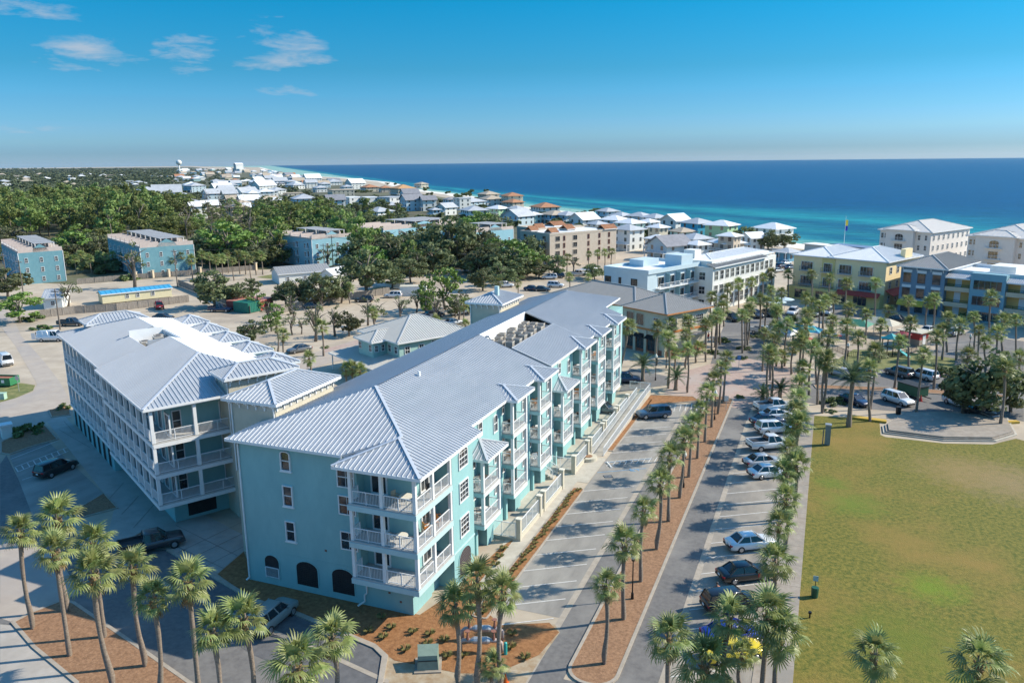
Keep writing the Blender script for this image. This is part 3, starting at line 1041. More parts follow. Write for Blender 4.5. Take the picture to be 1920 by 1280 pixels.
roof(main_e, [[(-27.3, 94.45, EZ), (-27.3, 112.4, EZ), (-29.8, 112.4, slope_r(-29.8)), (-29.8, 121, slope_r(-29.8)), (-35.7, 112.2, 16), (-35.7, 94.45, 16)]], M_ROOF, M_SEAM, off=(OX, OY), used=used, name='roof')
roof(main_e, [[(-45.2, 49.2, EZ), A_, (-35.7, 112.2, 16), (-45.2, 121, EZ)], [(-35.7, 112.2, 16), (-29.8, 121, slope_r(-29.8)), (-45.2, 121, EZ)]], M_ROOF, M_SEAM, off=(OX, OY), used=used, name='roof', lim=300)
# sunken plant deck between the slopes
B.box('plant_deck', -36.0, 79.7, 12.6, -31.8, 94.5, 14.0, M_MEMB)
B.box('parapet', -36.0, 79.8, 14.0, -35.72, 94.4, 15.9, M_MEMB)
B.box('parapet', -35.7, 94.25, 14.0, -31.9, 94.43, 14.5, M_ROOF)
B.box('roof_vent', -34.6, 63.2, 15.2, -34.4, 63.4, 16.0, M_WHITE)
# near end wall windows
for z0, z1, ar in ((10.63, 12.35, True), (7.54, 9.37, False), (4.42, 6.24, False)):
    B.win(-39.62, 49.75, z0, FRONT, .98, z1 - z0, arch=ar, nx=1, ny=2, sill=True, deep=.14)
for z0, z1 in ((10.0, 11.75), (7.67, 9.33), (4.63, 6.25)):
    B.win(-33.5, 49.75 if False else 49.745, z0, FRONT, 1.98, z1 - z0, nx=2, ny=2) if False else B.win(-33.98, 49.75, z0, FRONT, 1.6, z1 - z0, nx=2, ny=2)


def arch_mesh(w, h, rise, d, key={}):
    k = (w, h, rise, d)
    if k not in key:
        pl = [(-w / 2, 0), (w / 2, 0)] + [(math.cos(math.pi * i / 10) * w / 2, h - rise + math.sin(math.pi * i / 10) * rise) for i in range(11)]
        n = len(pl)
        mb = MB().add([(x, -.02, z) for x, z in pl] + [(x, d, z) for x, z in pl], [tuple(range(2 * n - 1, n - 1, -1))] + [(i, (i + 1) % n, (i + 1) % n + n, i + n) for i in range(n)])
        key[k] = mb
    return key[k]


def arch(parent, p, ang, w, h, rise, m, name='arched_opening', bars=0):
    o = link(name, arch_mesh(w, h, rise, .012).mesh(name, m), parent, p, ang - math.pi / 2)
    f = MB()
    k = 10
    for i in range(k):
        a0, a1 = math.pi * i / k, math.pi * (i + 1) / k
        q = [(-math.cos(a) * (w / 2 + t), h - rise + math.sin(a) * (rise + t)) for a in (a0, a1) for t in (0, .1)]
        vs = [(x, y, z) for y in (-.01, .05) for (x, z) in q]
        f.add(vs, [(0, 2, 3, 1), (4, 5, 7, 6), (0, 4, 6, 2), (1, 3, 7, 5)])
    f.box(-w / 2 - .1, -.01, 0, -w / 2, .05, h - rise).box(w / 2, -.01, 0, w / 2 + .1, .05, h - rise)
    link('arch_surround', f.mesh('arch_surround', M_AQUA), o)
    if bars:
        g = MB()
        for i in range(1, bars):
            x = -w / 2 + w * i / bars
            g.box(x - .012, .012, .03, x + .012, .03, h - rise + rise * math.sqrt(max(0, 1 - (2 * x / w) ** 2)) - .04)
        for i in range(1, int(bars * 1.1)):
            z = h * i / int(bars * 1.1)
            hw = w / 2 if z < h - rise else w / 2 * math.sqrt(max(0, 1 - ((z - h + rise) / rise) ** 2))
            g.box(-hw + .03, .03, z - .01, hw - .03, .045, z + .01)
        link('grille', g.mesh('grille', M_GRILLE), o)
    return o


arch(main_e, B.p(-41.85, 49.75, .65), FRONT, 1.45, 2.1, .6, M_DARK)
B.rail((-42.55, 49.68, .65), (-41.15, 49.68, .65), h=1.0, sp=.1)
arch(main_e, B.p(-38.3, 49.75, .6), FRONT, 2.1, 2.2, .65, M_DARK, bars=12)
arch(main_e, B.p(-34.8, 49.75, .6), FRONT, 2.1, 2.2, .65, M_DARK, bars=12)
arch(main_e, B.p(-27.1, 56.65, .3), RIGHTF, 2.3, 2.5, .8, M_BRONZE, bars=10)
dsp = MB().tube([(-4.0 + OX, 0, 0), (-4.0 + OX, 0, 0)], .05)
for x, pts in ((-44.3, [(-44.3, 49.66, 12.4), (-44.3, 49.66, .3), (-44.45, 49.4, .12)]), (-32.55, [(-32.55, 49.66, 2.7), (-32.55, 49.66, 1.2), (-32.75, 49.6, 1.0), (-32.75, 49.6, .45), (-33.2, 49.2, .15)])):
    d = MB()
    for a, b in zip(pts, pts[1:]):
        d.bar(B.p(*a), B.p(*b), .11, .11)
    link('downspout', d.mesh('downspout', M_WHITE), main_e)
for z0, z1, ar in ((10.05, 11.85, True), (7.1, 8.9, False), (3.95, 5.75, False)):
    B.win(-27.1, 56.7, z0, RIGHTF, 1.75, z1 - z0, arch=ar, nx=3, ny=4)
for (a, b, n), nxt in zip(pockets, pockets[1:] + [(112, 112, 0)]):
    ym = (b + nxt[0]) / 2
    for z0 in (10.0, 6.95, 3.85):
        B.win(-28.0, ym, z0, RIGHTF, 1.0, 1.75, arch=z0 > 9, nx=2, ny=2)
B.win(-28.0, 59.45, 10.0, RIGHTF, .8, 1.75, nx=2, ny=2)


def column(o, x, y, z0, z1, w=.26):
    return o.box('column', x - w / 2, y - w / 2, z0, x + w / 2, y + w / 2, z1, M_WHITE)


def door(o, x, y, z, ang, w=1.5, h=2.2):
    return o.win(x, y, z, ang, w, h, nx=2, ny=1, name='glass_door', fw=.12)


# wrapped corner balconies
for i, z in enumerate(FL):
    B.box('balcony_floor', -33.0, 48.4, z - .12, -27.1, 50.79, z, M_FLOOR)
    B.box('balcony_floor', -28.59, 50.79, z - .12, -27.1, 54.59, z, M_FLOOR)
    B.box('balcony_beam', -33.05, 48.35, z - .55, -27.05, 48.55, z - .12, M_AQUAP)
    B.box('balcony_beam', -27.25, 48.55, z - .55, -27.05, 54.58, z - .12, M_AQUAP)
    B.box('balcony_beam', -33.05, 48.55, z - .55, -32.85, 49.74, z - .12, M_AQUAP)
    B.box('balcony_soffit', -32.85, 48.55, z - .4, -27.25, 50.78, z - .12, M_WHITE)
    top = (FL + [12.45])[i + 1] - (.55 if i < 2 else .1)
    for x, y in ((-32.85, 48.6), (-30.1, 48.6), (-27.25, 48.6), (-27.25, 51.4), (-27.25, 54.45)):
        column(B, x, y, z, top)
    for a, b in (((-32.7, 48.6), (-30.25, 48.6)), ((-29.95, 48.6), (-27.4, 48.6)), ((-27.25, 48.75), (-27.25, 51.25)), ((-27.25, 51.55), (-27.25, 54.3)), ((-32.85, 48.75), (-32.85, 49.7))):
        B.rail((*a, z), (*b, z), sp=.13)
    door(B, -31.6, 50.8, z, FRONT)
    B.win(-28.6, 52.6, z, RIGHTF, 1.5, 2.2, nx=2, ny=1, name='glass_door', fw=.12)
    B.box('wall_light', -29.4, 50.7, z + 1.9, -29.3, 50.79, z + 2.1, M_WHITE)
B.box('frieze', -33.05, 48.45, 12.3, -27.05, 48.6, 12.5, M_WHITE)
B.box('frieze', -27.2, 48.6, 12.3, -27.05, 54.58, 12.5, M_WHITE)
# balcony stacks along the right side
for k, (a, b, n) in enumerate(pockets):
    lv = FL if n == 3 else FL[:2]
    xo = -26.85
    if n == 2:
        B.box('wall', -29.2, a, 9.4, -28.0, b, 12.55, M_AQUA)
        B.win(-28.0, (a + b) / 2, 10.75, RIGHTF, 1.0, 1.4, nx=2, ny=2)
    # short base pier walls
    B.box('base_wall', -29.2, a + .1, 0, -27.7, a + .5, 2.75, M_AQUA)
    B.box('base_wall', -29.2, b - 1.6, 0, -27.6, b - .1, 2.76, M_AQUA)
    B.box('doorway', -28.6, a + .7, .1, -28.2, a + 1.7, 2.2, M_DARK)
    for i, z in enumerate(lv):
        B.box('balcony_floor', -29.2, a, z - .14, xo, b, z, M_FLOOR)
        B.box('balcony_beam', -29.19, a - .03, z - .5, xo + .02, a + .15, z - .14, M_AQUA if k % 2 else M_AQUAP)
        B.box('balcony_beam', -29.19, b - .15, z - .5, xo + .02, b + .03, z - .14, M_AQUAP)
        B.box('balcony_beam', xo - .2, a + .15, z - .5, xo + .03, b - .15, z - .14, M_WHITE)
        top = (z + 2.6) if i < len(lv) - 1 else (EZ - .15 if n == 3 else 9.45)
        for yy in (a + .14, b - .14):
            column(B, xo - .12, yy, z, top, .27)
        B.rail((xo - .12, a + .28, z), (xo - .12, b - .28, z), sp=.13)
        for yy in (a + .12, b - .12):
            B.rail((-28.0 if True else 0, yy, z), (xo - .28, yy, z), sp=.13)
        door(B, -29.2, (a + b) / 2 - .7, z, RIGHTF, 1.7, 2.25)
        B.win(-29.2, (a + b) / 2 + 1.1, z + .8, RIGHTF, .9, 1.4)
        B.box('screen_wall', -29.18, a + .03, z, -28.02, a + .12, top, M_AQUA)
    zt = EZ if n == 3 else 9.5
    B.box('frieze', xo - .22, a, zt - .35, xo, b, zt - .1, M_WHITE)
    B.box('frieze', -28.1, a, zt - .35, xo - .23, a + .18, zt - .1, M_WHITE)
# roof plant
ac_me = MB()
ac_me.box(-.42, -.42, 0, .42, .42, .95)
ac_body = ac_me.mesh('condenser_body', M_ACBOX)
fan_me = MB().cyl(0, 0, .95, .99, .3, n=14).mesh('fan_guard', mat('fan_grey', (.13, .12, .11), None))
cap_me = MB().box(-.45, -.45, .84, .45, .45, .95).mesh('condenser_rim', mat('beige_steel', (.5, .46, .4), None, rough=.6))
leg_me = MB().box(-.4, -.4, -.22, -.34, .4, 0).box(.34, -.4, -.22, .4, .4, 0).mesh('stand', M_STEEL)
ORD = ['first', 'second', 'third', 'fourth', 'fifth', 'sixth', 'seventh', 'eighth', 'ninth', 'tenth', 'eleventh', 'twelfth', 'thirteenth', 'fourteenth',
       'fifteenth', 'sixteenth', 'seventeenth', 'eighteenth', 'nineteenth', 'twentieth']


def ordinal(k):
    if k < 20:
        return ORD[k]
    n = k + 1
    suf = 'th' if 10 <= n % 100 <= 20 else {1: 'st', 2: 'nd', 3: 'rd'}.get(n % 10, 'th')
    return '%d%s' % (n, suf)


def condenser(x, y, z, rz, label, group, s=1.0):
    t = thing('air_conditioner', label, 'air conditioner', (x, y, z + .22 * s), rz, group)
    t.scale = (s, s, s)
    for nm, me in (('casing', ac_body), ('fan_guard', fan_me), ('rim', cap_me), ('stand', leg_me)):
        link(nm, me, t)
    return t


spots = [(-35.1 + (i % 3) * 1.2 + (i // 3 % 2) * .35 + rnd.uniform(-.1, .1), 81.6 + (i // 3) * 1.8 + rnd.uniform(-.25, .25)) for i in range(21)]
for k, (x, y) in enumerate(spots):
    condenser(x, y, 14.0, rnd.uniform(-.1, .1), 'grey rooftop condenser on the long aqua building, %s row, %s from the ridge' % (ORD[k // 3], ORD[k % 3]), 'rooftop condensers on the long building', .92)
vt = MB().tube([(-35.3, 80.4, 14.0), (-35.3, 80.4, 15.4), (-35.1, 80.4, 15.7), (-34.7, 80.4, 15.7), (-34.5, 80.4, 15.4)], .12, 8)
tag(link('vent_pipe', vt.mesh('vent_pipe', M_STEEL)), 'bent steel vent pipe at the corner of the sunken roof deck', 'pipe')


# ------------------------------------------------------------------ cream stair towers
def tower(label, loc, rz, w, d, ez, brackets=(1, 1, 1, 1), chimney=False, z0=0.0):
    t = thing('stair_tower', label, 'tower', loc, rz, 'cream stair towers')
    pbox('wall', t, 0, 0, z0, w, d, ez - .1, M_CREAM)
    pbox('frieze', t, -.03, -.03, ez - .95, w + .03, d + .03, ez - .12, mat('tower_frieze', (.46, .44, .37), (.5, .48, .41), 1.5, .85))
    roof(t, hip_faces(-.55, -.55, w + .55, d + .55, ez, .38), M_ROOF, M_SEAM, parts=True)
    for i in range(int(w / .9) + 1):
        x = .15 + i * (w - .3) / max(1, int(w / .9))
        bracket(t, (x, 0, ez - .5), FRONT); bracket(t, (x, d, ez - .5), BACKF)
    for i in range(int(d / .9) + 1):
        y = .15 + i * (d - .3) / max(1, int(d / .9))
        bracket(t, (0, y, ez - .5), LEFTF); bracket(t, (w, y, ez - .5), RIGHTF)
    if chimney:
        pbox('flue', t, w * .62, d * .3, ez + .2, w * .62 + .55, d * .3 + .55, ez + 2.1, M_AQUAP)
    for x in (.12, w - .12):
        pbox('downspout', t, x - .05, -.13, max(z0, 8), x + .05, -.03, ez - .4, M_WHITE)
    return t


tower('cream stair tower with hipped steel roof between the two aqua buildings, nearest the camera', (-48.3, 53.75, 0), 0, 4.8, 8.8, 14.85)
tower('cream stair tower with hipped roof and flue halfway along the long aqua building', (-48.3, 104.9, 0), 0, 4.8, 7.5, 14.85, chimney=True)
tower('cream stair tower turned askew behind the nearest stair tower', (-53.4 - 3.4 * .868, 59.35 + 3.4 * .496, 0), math.radians(-29.75), 3.4, 6.6, 14.7)
c0 = G(168, 607, 14.3)
tower('small cream roof tower at the far end of the left aqua building', (c0.x - 3.6 * .868, c0.y + 3.6 * .496, 0), math.radians(-29.75), 3.6, 6.8, 14.3, z0=0)

# ------------------------------------------------------------------ the second aqua building, turned 30 degrees
RZ2 = math.radians(-29.75)
b2 = thing('apartment_building', 'left aqua and white apartment building with colonnaded galleries and arcaded ground floor', 'building', (-57.6, 52.9, 0), RZ2)


class Loc(Off):
    def __init__(s, e):
        s.e, s.ox, s.oy = e, 0, 0


C = Loc(b2)
C.box('wall', -44.2, 2.3, 0, -2.7, 15.4, 12.6, M_AQUA)
C.box('wall', -44.21, .95, 0, -21.5, 2.3, 3.0, M_AQUA)
C.box('wall', -2.7, 8.6, 0, -.6, 15.2, 12.55, M_AQUA)
C.box('pier', -1.0, 8.3, 0, -.3, 9.0, 12.5, M_WHITE)
for i, z in enumerate(FL):
    for (x0, x1, yo) in ((-44.3, -20.0, .75), (-20.0, -.3, .4)):
        C.box('gallery_floor', x0, yo, z - .14, x1, 2.3, z, M_FLOOR)
        C.box('gallery_beam', x0, yo - .04, z - .5, x1, yo + .16, z - .14, M_WHITE)
        top = ((FL + [12.75])[i + 1]) - (.5 if i < 2 else 0)
        k = int((x1 - x0) / 2.35)
        for j in range(k + 1):
            x = x0 + .15 + (x1 - x0 - .3) * j / k
            column(C, x, yo + .14, z, top, .3)
            if j < k:
                xn = x0 + .15 + (x1 - x0 - .3) * (j + 1) / k
                C.rail((x + .15, yo + .14, z), (xn - .15, yo + .14, z), sp=.1, t=.03)
                C.win((x + xn) / 2, 2.3, z + .1, FRONT, 1.5, 2.2, nx=2, ny=1, name='glass_door', fw=.12)
    C.box('gallery_floor', -2.69, 2.31, z - .139, -.3, 8.6, z, M_FLOOR)
    C.box('gallery_beam', -.5, .45, z - .5, -.26, 8.6, z - .141, M_WHITE)
    C.box('gallery_soffit', -2.69, 2.31, z - .4, -.5, 8.6, z - .15, M_AQUAP)
    column(C, -.44, 4.5, z, top, .3)
    C.rail((-.44, .7, z), (-.44, 4.35, z), sp=.11)
    C.rail((-.44, 4.65, z), (-.44, 8.5, z), sp=.11)
    C.win(-2.7, 3.4, z + .05, RIGHTF, .9, 2.1, nx=1, ny=2)
    C.win(-2.7, 8.0, z + .02, RIGHTF, .9, 2.2, nx=1, ny=1, name='glass_door')
for k in range(8):
    arch(b2, (-42.6 + k * 2.75, .95, .05), FRONT, 1.35, 2.7, .7, M_DARK, bars=6)
C.box('doorway', -2.75, 3.6, .35, -2.66, 6.4, 2.5, M_DARK)
C.box('frieze', -44.3, .5, 12.5, -.3, .75, 12.72, M_WHITE)
C.box('frieze', -.5, .76, 12.5, -.28, 8.6, 12.72, M_WHITE)
s2 = 2.6 / 8.0
used2 = [0]
roof(b2, [[(-19.5, -.2, EZ), (0, -.2, EZ), (-8.9, 8, 15.5), (-19.5, 8, 15.5)], [(0, -.2, EZ), (0, 16, EZ), (-8.9, 8, 15.5)]], M_ROOF, M_SEAM, used=used2)
roof(b2, [[(-45.0, .35, EZ - .1), (-19.52, .35, EZ - .1), (-19.52, 5.5, EZ - .1 + 5.15 * s2), (-27.5, 5.5, EZ - .1 + 5.15 * s2), (-27.5, 8.4, EZ - .1 + 8.05 * s2), (-35.2, 8.4, EZ - .1 + 8.05 * s2)],
          [(-45, .35, EZ - .1), (-35.2, 8.4, EZ - .1 + 8.05 * s2), (-45, 16.2, EZ - .1)]], M_ROOF, M_SEAM, used=used2, name='roof')
mb = MB()
mb.slab([(-8.9, 8, 15.5), (-19.5, 8, 15.5), (-19.5, 16, EZ), (0, 16, EZ)], .15)
mb.slab([(-27.5, 8.4, 15.4), (-35.2, 8.4, 15.4), (-45, 16.2, EZ - .1), (-27.5, 16.2, EZ - .1)], .15)
mb.slab([(-19.5, 9.6, 14.9), (-27.5, 9.6, 14.9), (-27.5, 16.1, EZ - .1), (-19.5, 16.1, EZ - .1)], .15)
link('membrane_roof', mb.mesh('membrane_roof', M_MEMB), b2)
C.box('plant_deck', -27.5, 5.4, 12.6, -19.5, 9.8, 13.1, M_MEMB)
C.box('parapet', -27.5, 9.45, 13.1, -19.5, 9.65, 14.85, M_MEMB)
C.box('parapet', -27.62, 5.5, 13.1, -27.48, 9.6, 15.2, M_MEMB)
pl2 = MB().prism([(-19.52, 5.6), (-19.36, 5.6), (-19.36, 8), (-19.52, 8)], 13.1, 15.35)
link('parapet', pl2.mesh('parapet', M_ROOF), b2)
for k in range(5):
    x0 = -7.5 - k * 7.6
    fs = [[(x0 - 4.8, 14.2, 13.6), (x0, 14.2, 13.6), (x0 - 2.4, 15.2, 14.35)], [(x0, 14.2, 13.6), (x0, 18.4, EZ), (x0 - 2.4, 15.8, 14.0), (x0 - 2.4, 15.2, 14.35)],
          [(x0 - 4.8, 14.2, 13.6), (x0 - 4.8, 18.4, EZ), (x0 - 2.4, 15.8, 14.0), (x0 - 2.4, 15.2, 14.35)], [(x0, 18.4, EZ), (x0 - 4.8, 18.4, EZ), (x0 - 2.4, 15.8, 14.0)]]
    roof(b2, hip_faces(x0 - 4.8, 14.6, x0, 18.6, EZ + .15, .42), M_ROOF, M_SEAM, name='balcony_roof', used=used2)
    C.box('balcony_block', x0 - 4.4, 15.4, 0, x0 - .4, 18.1, EZ + .05, M_AQUAP)
M2 = Matrix.Translation((-57.6, 52.9, 0)) @ Matrix.Rotation(RZ2, 4, 'Z')
for k, (x, y) in enumerate([(-22.0, 6.6), (-23.6, 6.3), (-21.5, 8.2), (-25.2, 8.2), (-26.2, 8.6)]):
    p = M2 @ Vector((x, y, 13.1))
    condenser(p.x, p.y, 13.1, RZ2, 'beige condenser in the white roof recess of the left building, %s from its front edge' % ORD[k], 'rooftop condensers on the left building', 1.2)
for k, (x, y) in enumerate([(-11, 10.5), (-14.5, 12.0), (-30.5, 11), (-33, 13)]):
    C.box('roof_vent', x, y, 13.6, x + .12, y + .12, 15.3 - (y - 8) * .3 + .3, M_WHITE)
# ------------------------------------------------------------------ vegetation
M_FROND = mat('sabal_frond', (.17, .225, .06), (.37, .39, .15), 1.6, .45, vary=.3, trans=.34, spec=.45)
M_FRONDD = mat('dry_frond', (.2, .14, .06), (.28, .2, .09), 2, .8)
M_DATE = mat('date_frond', (.075, .13, .06), (.15, .2, .11), 1.6, .5, vary=.2, trans=.2)
M_TRUNK = mat('palm_trunk', (.17, .13, .1), (.29, .235, .185), 5, .9, bump=.03, bsc=14, stretch=(1, 1, 3))
M_BOOT = mat('palm_boots', (.16, .1, .045), (.3, .2, .1), 6, .9)
M_BARK = mat('tree_bark', (.13, .11, .09), (.24, .205, .175), 5, .9, bump=.03, bsc=10)
M_OAK = mat('oak_leaf', (.085, .11, .042), (.19, .215, .095), .8, .7, vary=.36, trans=.34)
M_PINE = mat('pine_needles', (.115, .165, .04), (.25, .3, .085), .35, .7, vary=.42, trans=.36)
M_LIME = mat('bright_leaf', (.1, .19, .025), (.2, .3, .06), .7, .6, vary=.2, trans=.2)
M_SHRUB = mat('shrub_leaf', (.06, .11, .025), (.15, .2, .06), 1.5, .65, vary=.25, trans=.15)
M_DRY = mat('dry_twigs', (.13, .1, .075), (.2, .165, .13), 1, .9, vary=.2)
M_FAR = mat('distant_canopy', (.075, .105, .05), (.17, .195, .105), .03, .8, detail=8, trans=.3)


def frond_mesh(kind, seed):
    r = random.Random(seed)
    mb = MB()
    if kind == 'fan':
        n, L0, L1, droop = 17, .85, .95, .5
        mb.add([(0, -.02, 0), (0, .02, 0), (L0, .015, .06), (L0, -.015, .06)], [(0, 1, 2, 3)])
        for i in range(n):
            t = -1 + 2 * i / (n - 1)
            a = t * 1.75
            ca, sa = math.cos(a), math.sin(a)
            L = L1 * (1 - .28 * abs(t)) * r.uniform(.88, 1.1)
            o = Vector((L0 + .1 * (1 - abs(t)), 0, .06))
            d = Vector((ca, sa, .1))
            s = Vector((-sa, ca, 0)) * .04
            dr = droop * r.uniform(.7, 1.3)
            p1 = o + d * (L * .5) + Vector((0, 0, .05 - dr * .12))
            p2 = o + d * (L * .82) + Vector((0, 0, -dr * .34))
            p3 = o + d * (L * .98) + Vector((0, 0, -dr * .75))
            f = Vector((0, 0, .025))
            mb.add([o - s * .5, o + s * .5, p1 + s * 1.15 + f, p1 - s * 1.15, p2 + s * .75, p2 - s * .75, p3], [(0, 1, 2, 3), (3, 2, 4, 5), (5, 4, 6)])
    else:       # feather leaf of a date palm
        pts = []
        for i in range(9):
            t = i / 8
            pts.append(Vector((2.3 * t, 0, .75 * t - 1.35 * t * t)))
        for i in range(8):
            a, b = pts[i], pts[i + 1]
            mb.add([a + Vector((0, .02, 0)), a - Vector((0, .02, 0)), b - Vector((0, .015, 0)), b + Vector((0, .015, 0))], [(0, 1, 2, 3)])
            for sgn in (1, -1):
                for k in range(3):
                    c = a.lerp(b, k / 3)
                    d = Vector((.45, sgn * .5, .12)) * (.55 if i > 5 else .8) * (1.0 if i else .5)
                    w = Vector((.05, 0, 0))
                    mb.add([c - w, c + w, c + d * .6 + w * .7, c + d * .6 - w * .5, c + d + Vector((0, 0, -.18))], [(0, 1, 2, 3), (3, 2, 4)])
    return mb


FANS = [frond_mesh('fan', k) for k in range(4)]
FAN_ME = [f.mesh('fan_frond', M_FROND) for f in FANS]
DRY_ME = [f.mesh('dry_frond', M_FRONDD) for f in FANS[:2]]
DATES = [frond_mesh('date', k) for k in range(2)]
DATE_ME = [f.mesh('date_frond', M_DATE) for f in DATES]


def crown_layout(n, seed, kind='fan'):
    r = random.Random(seed)
    out = []
    for i in range(n):
        t = (i + .5) / n
        el = math.radians((82 - 128 * t) if kind == 'fan' else (80 - 95 * t)) + r.uniform(-.1, .1)
        az = i * 2.39996 + r.uniform(-.2, .2)
        s = r.uniform(.88, 1.12) * (1.0 if t < .8 else .9)
        out.append((az, el, s, r.randrange(4)))
    return out


def frond_matrix(az, el, s):
    return Matrix.Translation((0, 0, .1 * math.sin(el))) @ Matrix.Rotation(az, 4, 'Z') @ Matrix.Rotation(-el, 4, 'Y') @ Matrix.Diagonal((s, s, s, 1))


def crown_mesh(seed, n=26):
    mb = MB()
    for az, el, s, k in crown_layout(n, seed):
        M = frond_matrix(az, el, s)
        mb.add([M @ Vector(v) for v in FANS[k].v], FANS[k].f)
    return mb.mesh('palm_crown', M_FROND)


CROWNS = [crown_mesh(s, 24) for s in (3, 5, 8, 13)]
LAYS = [crown_layout(23, s) for s in (21, 34, 55, 89)]
TRUNKS = []
for k in range(3):
    r = random.Random(k)
    pts, rad = [], []
    for i in range(9):
        t = i / 8
        b = math.sin(t * math.pi) * .35 * (k - 1)
        pts.append((b * .6, b * .4, t))
        rad.append(.2 - .055 * min(1, t * 3) + (.015 if i % 2 else 0))
    TRUNKS.append(MB().tube(pts, rad, 9).mesh('palm_trunk', M_TRUNK, True))
bm_ = MB()
for k in range(14):
    a = k * 2.4
    z = -.75 + .06 * k
    c, s = math.cos(a), math.sin(a)
    bm_.bar((c * .1, s * .1, z), (c * .3, s * .3, z + .32), .1, .05)
bm_.tube([(0, 0, -.8), (0, 0, -.2), (0, 0, .15)], [.15, .23, .12], 8)
BOOTS = bm_.mesh('leaf_bases', M_BOOT)
N_PALM = [0]


def palm(label, base, h, near=False, s=1.0, tilt=None, group='sabal palms'):
    k = N_PALM[0]
    N_PALM[0] += 1
    r = random.Random(k * 7 + 1)
    s *= .86 * r.uniform(.85, 1.14)
    t = thing('sabal_palm', label, 'palm tree', base, 0, group)
    tx, ty = tilt or (r.uniform(-.03, .03), r.uniform(-.03, .03))
    t.rotation_euler = (tx, ty, r.uniform(0, 6.28) if not tilt else 0)
    tr = link('trunk', TRUNKS[r.randrange(3)], t)
    tr.scale = (s ** .5, s ** .5, h + .1)
    b = link('leaf_bases', BOOTS, t, (0, 0, h))
    b.scale = (s, s, s)
    if near:
        for az, el, sc, kk in LAYS[r.randrange(4)]:
            o = link('frond', FAN_ME[kk], t)
            o.matrix_basis = Matrix.Translation((0, 0, h)) @ Matrix.Rotation(r.uniform(0, .3), 4, 'Z') @ frond_matrix(az, el, sc * s * r.uniform(.85, 1.1))
        for j in range(r.randrange(0, 5)):
            o = link('dry_frond', DRY_ME[j % 2], t)
            o.matrix_basis = Matrix.Translation((0, 0, h - .2)) @ frond_matrix(r.uniform(0, 6.28), r.uniform(-1.35, -.95), s * r.uniform(.6, .85))
    else:
        c = link('crown', CROWNS[r.randrange(4)], t, (0, 0, h), r.uniform(0, 6.28))
        c.scale = (s, s, s * r.uniform(.9, 1.1))
    return t


def palm_bc(label, b, c, near=False, s=1.0, **kw):
    """palm whose foot and crown centre are both seen"""
    p = G(*b)
    h = height_over(p, *c) - .15
    q = Vector((p.x, p.y, 0))
    d = ray(*c)
    tt = math.hypot(p.x, p.y) / math.hypot(d.x, d.y)
    top = Vector((d.x * tt, d.y * tt, h))
    lx, ly = top.x - p.x, top.y - p.y
    return palm(label, q, h, near, s, tilt=(-math.atan2(ly, h), math.atan2(lx, h)), **kw)


def palm_c(label, c, h, near=False, s=1.0, **kw):
    """palm whose crown centre is seen and whose height is taken as usual"""
    p = G(*c, h)
    return palm(label, (p.x, p.y, 0), h - .1, near, s, **kw)


def date_palm(label, b, c, s=1.0, n=26):
    p = G(*b)
    h = max(.6, height_over(p, *c) - .1)
    t = thing('date_palm', label, 'palm tree', p, rnd.uniform(0, 6), 'date palms')
    tr = link('trunk', TRUNKS[1], t)
    tr.scale = (1.9, 1.9, h)
    for az, el, sc, kk in crown_layout(n, int(p.y), 'date'):
        o = link('frond', DATE_ME[kk % 2], t)
        o.matrix_basis = Matrix.Translation((0, 0, h)) @ frond_matrix(az, el, sc * s)
    return t


SH = 'on the mulch island at the lower left corner'
isl = [((64, 1179), (38, 995)), ((131, 1230), (102, 1033)), ((128, 1146), (108, 972)), ((215, 1288), (175, 1076)), ((196, 1195), (175, 1018)), ((275, 1249), (249, 1063)),
       ((300, 1318), (286, 1120)), ((375, 1318), (353, 1090)), ((412, 1378), (398, 1182)), ((476, 1352), (457, 1160))]
for k, (b, c) in enumerate(isl):
    palm_bc('sabal palm %s, %s crown from the left' % (SH, ORD[sorted(range(len(isl)), key=lambda i: isl[i][1][0]).index(k)]), b, c, True, 1.2, group='palms on the lower left island')
palm_bc('sabal palm just left of the short bay kerb, in front of the mulch bed', (628, 1330), (622, 1195), True, 1.25)
palm_bc('big low sabal crown at the bottom edge below the silver car', (566, 1400), (556, 1250), True, 1.45)
palm_bc('sabal palm left of the pipe cage, leaning slightly left', (856, 1283), (852, 1135), True, 1.2)
palm_bc('tall sabal palm just behind the pipe cage', (892, 1290), (893, 1088), True, 1.2)
palm_bc('sabal palm right of the pipe cage beside the turquoise bollard', (940, 1290), (943, 1113), True, 1.15)
palm_bc('young short sabal palm between the turquoise bollard and the orange cone', (920, 1292), (924, 1245), True, .7)
med_c = {0: (1135, 1095), 1: (1170, 1017), 2: (1205, 956), 3: (1232, 905), 4: (1256, 858), 5: (1281, 823), 6: (1296, 797), 7: (1311, 766), 8: (1324, 733), 9: (1338, 712), 10: (1352, 690), 11: (1361, 671)}
for k in range(12):
    y = 48.93 + 6.08 * k
    b = Vector((-12.75, y, .1))
    cpx = med_c[k]
    h = height_over(b, *cpx) - .2 if k < 8 else 6.4
    palm('sabal palm in the mulch median, %s from its rounded near end' % ORD[k], b, min(max(h, 5.6), 7.4), k < 8, 1.12, group='palms on the parking median')
row = [((1458, 1052), 5.3), ((1462, 985), 5.0), ((1477, 938), 4.8), ((1474, 885), 5.2), ((1490, 872), 5.6), ((1479, 845), 5.6), ((1487, 803), 5.4), ((1496, 796), 6.0), ((1492, 770), 6.2), ((1496, 748), 6.6), ((1500, 722), 7.0)]
for k, (c, h) in enumerate(row):
    palm_c('sabal palm between the parked cars and the lawn walk, %s from the near end' % ORD[k], c, h, k < 7, 1.15, group='palms beside the lawn walk')
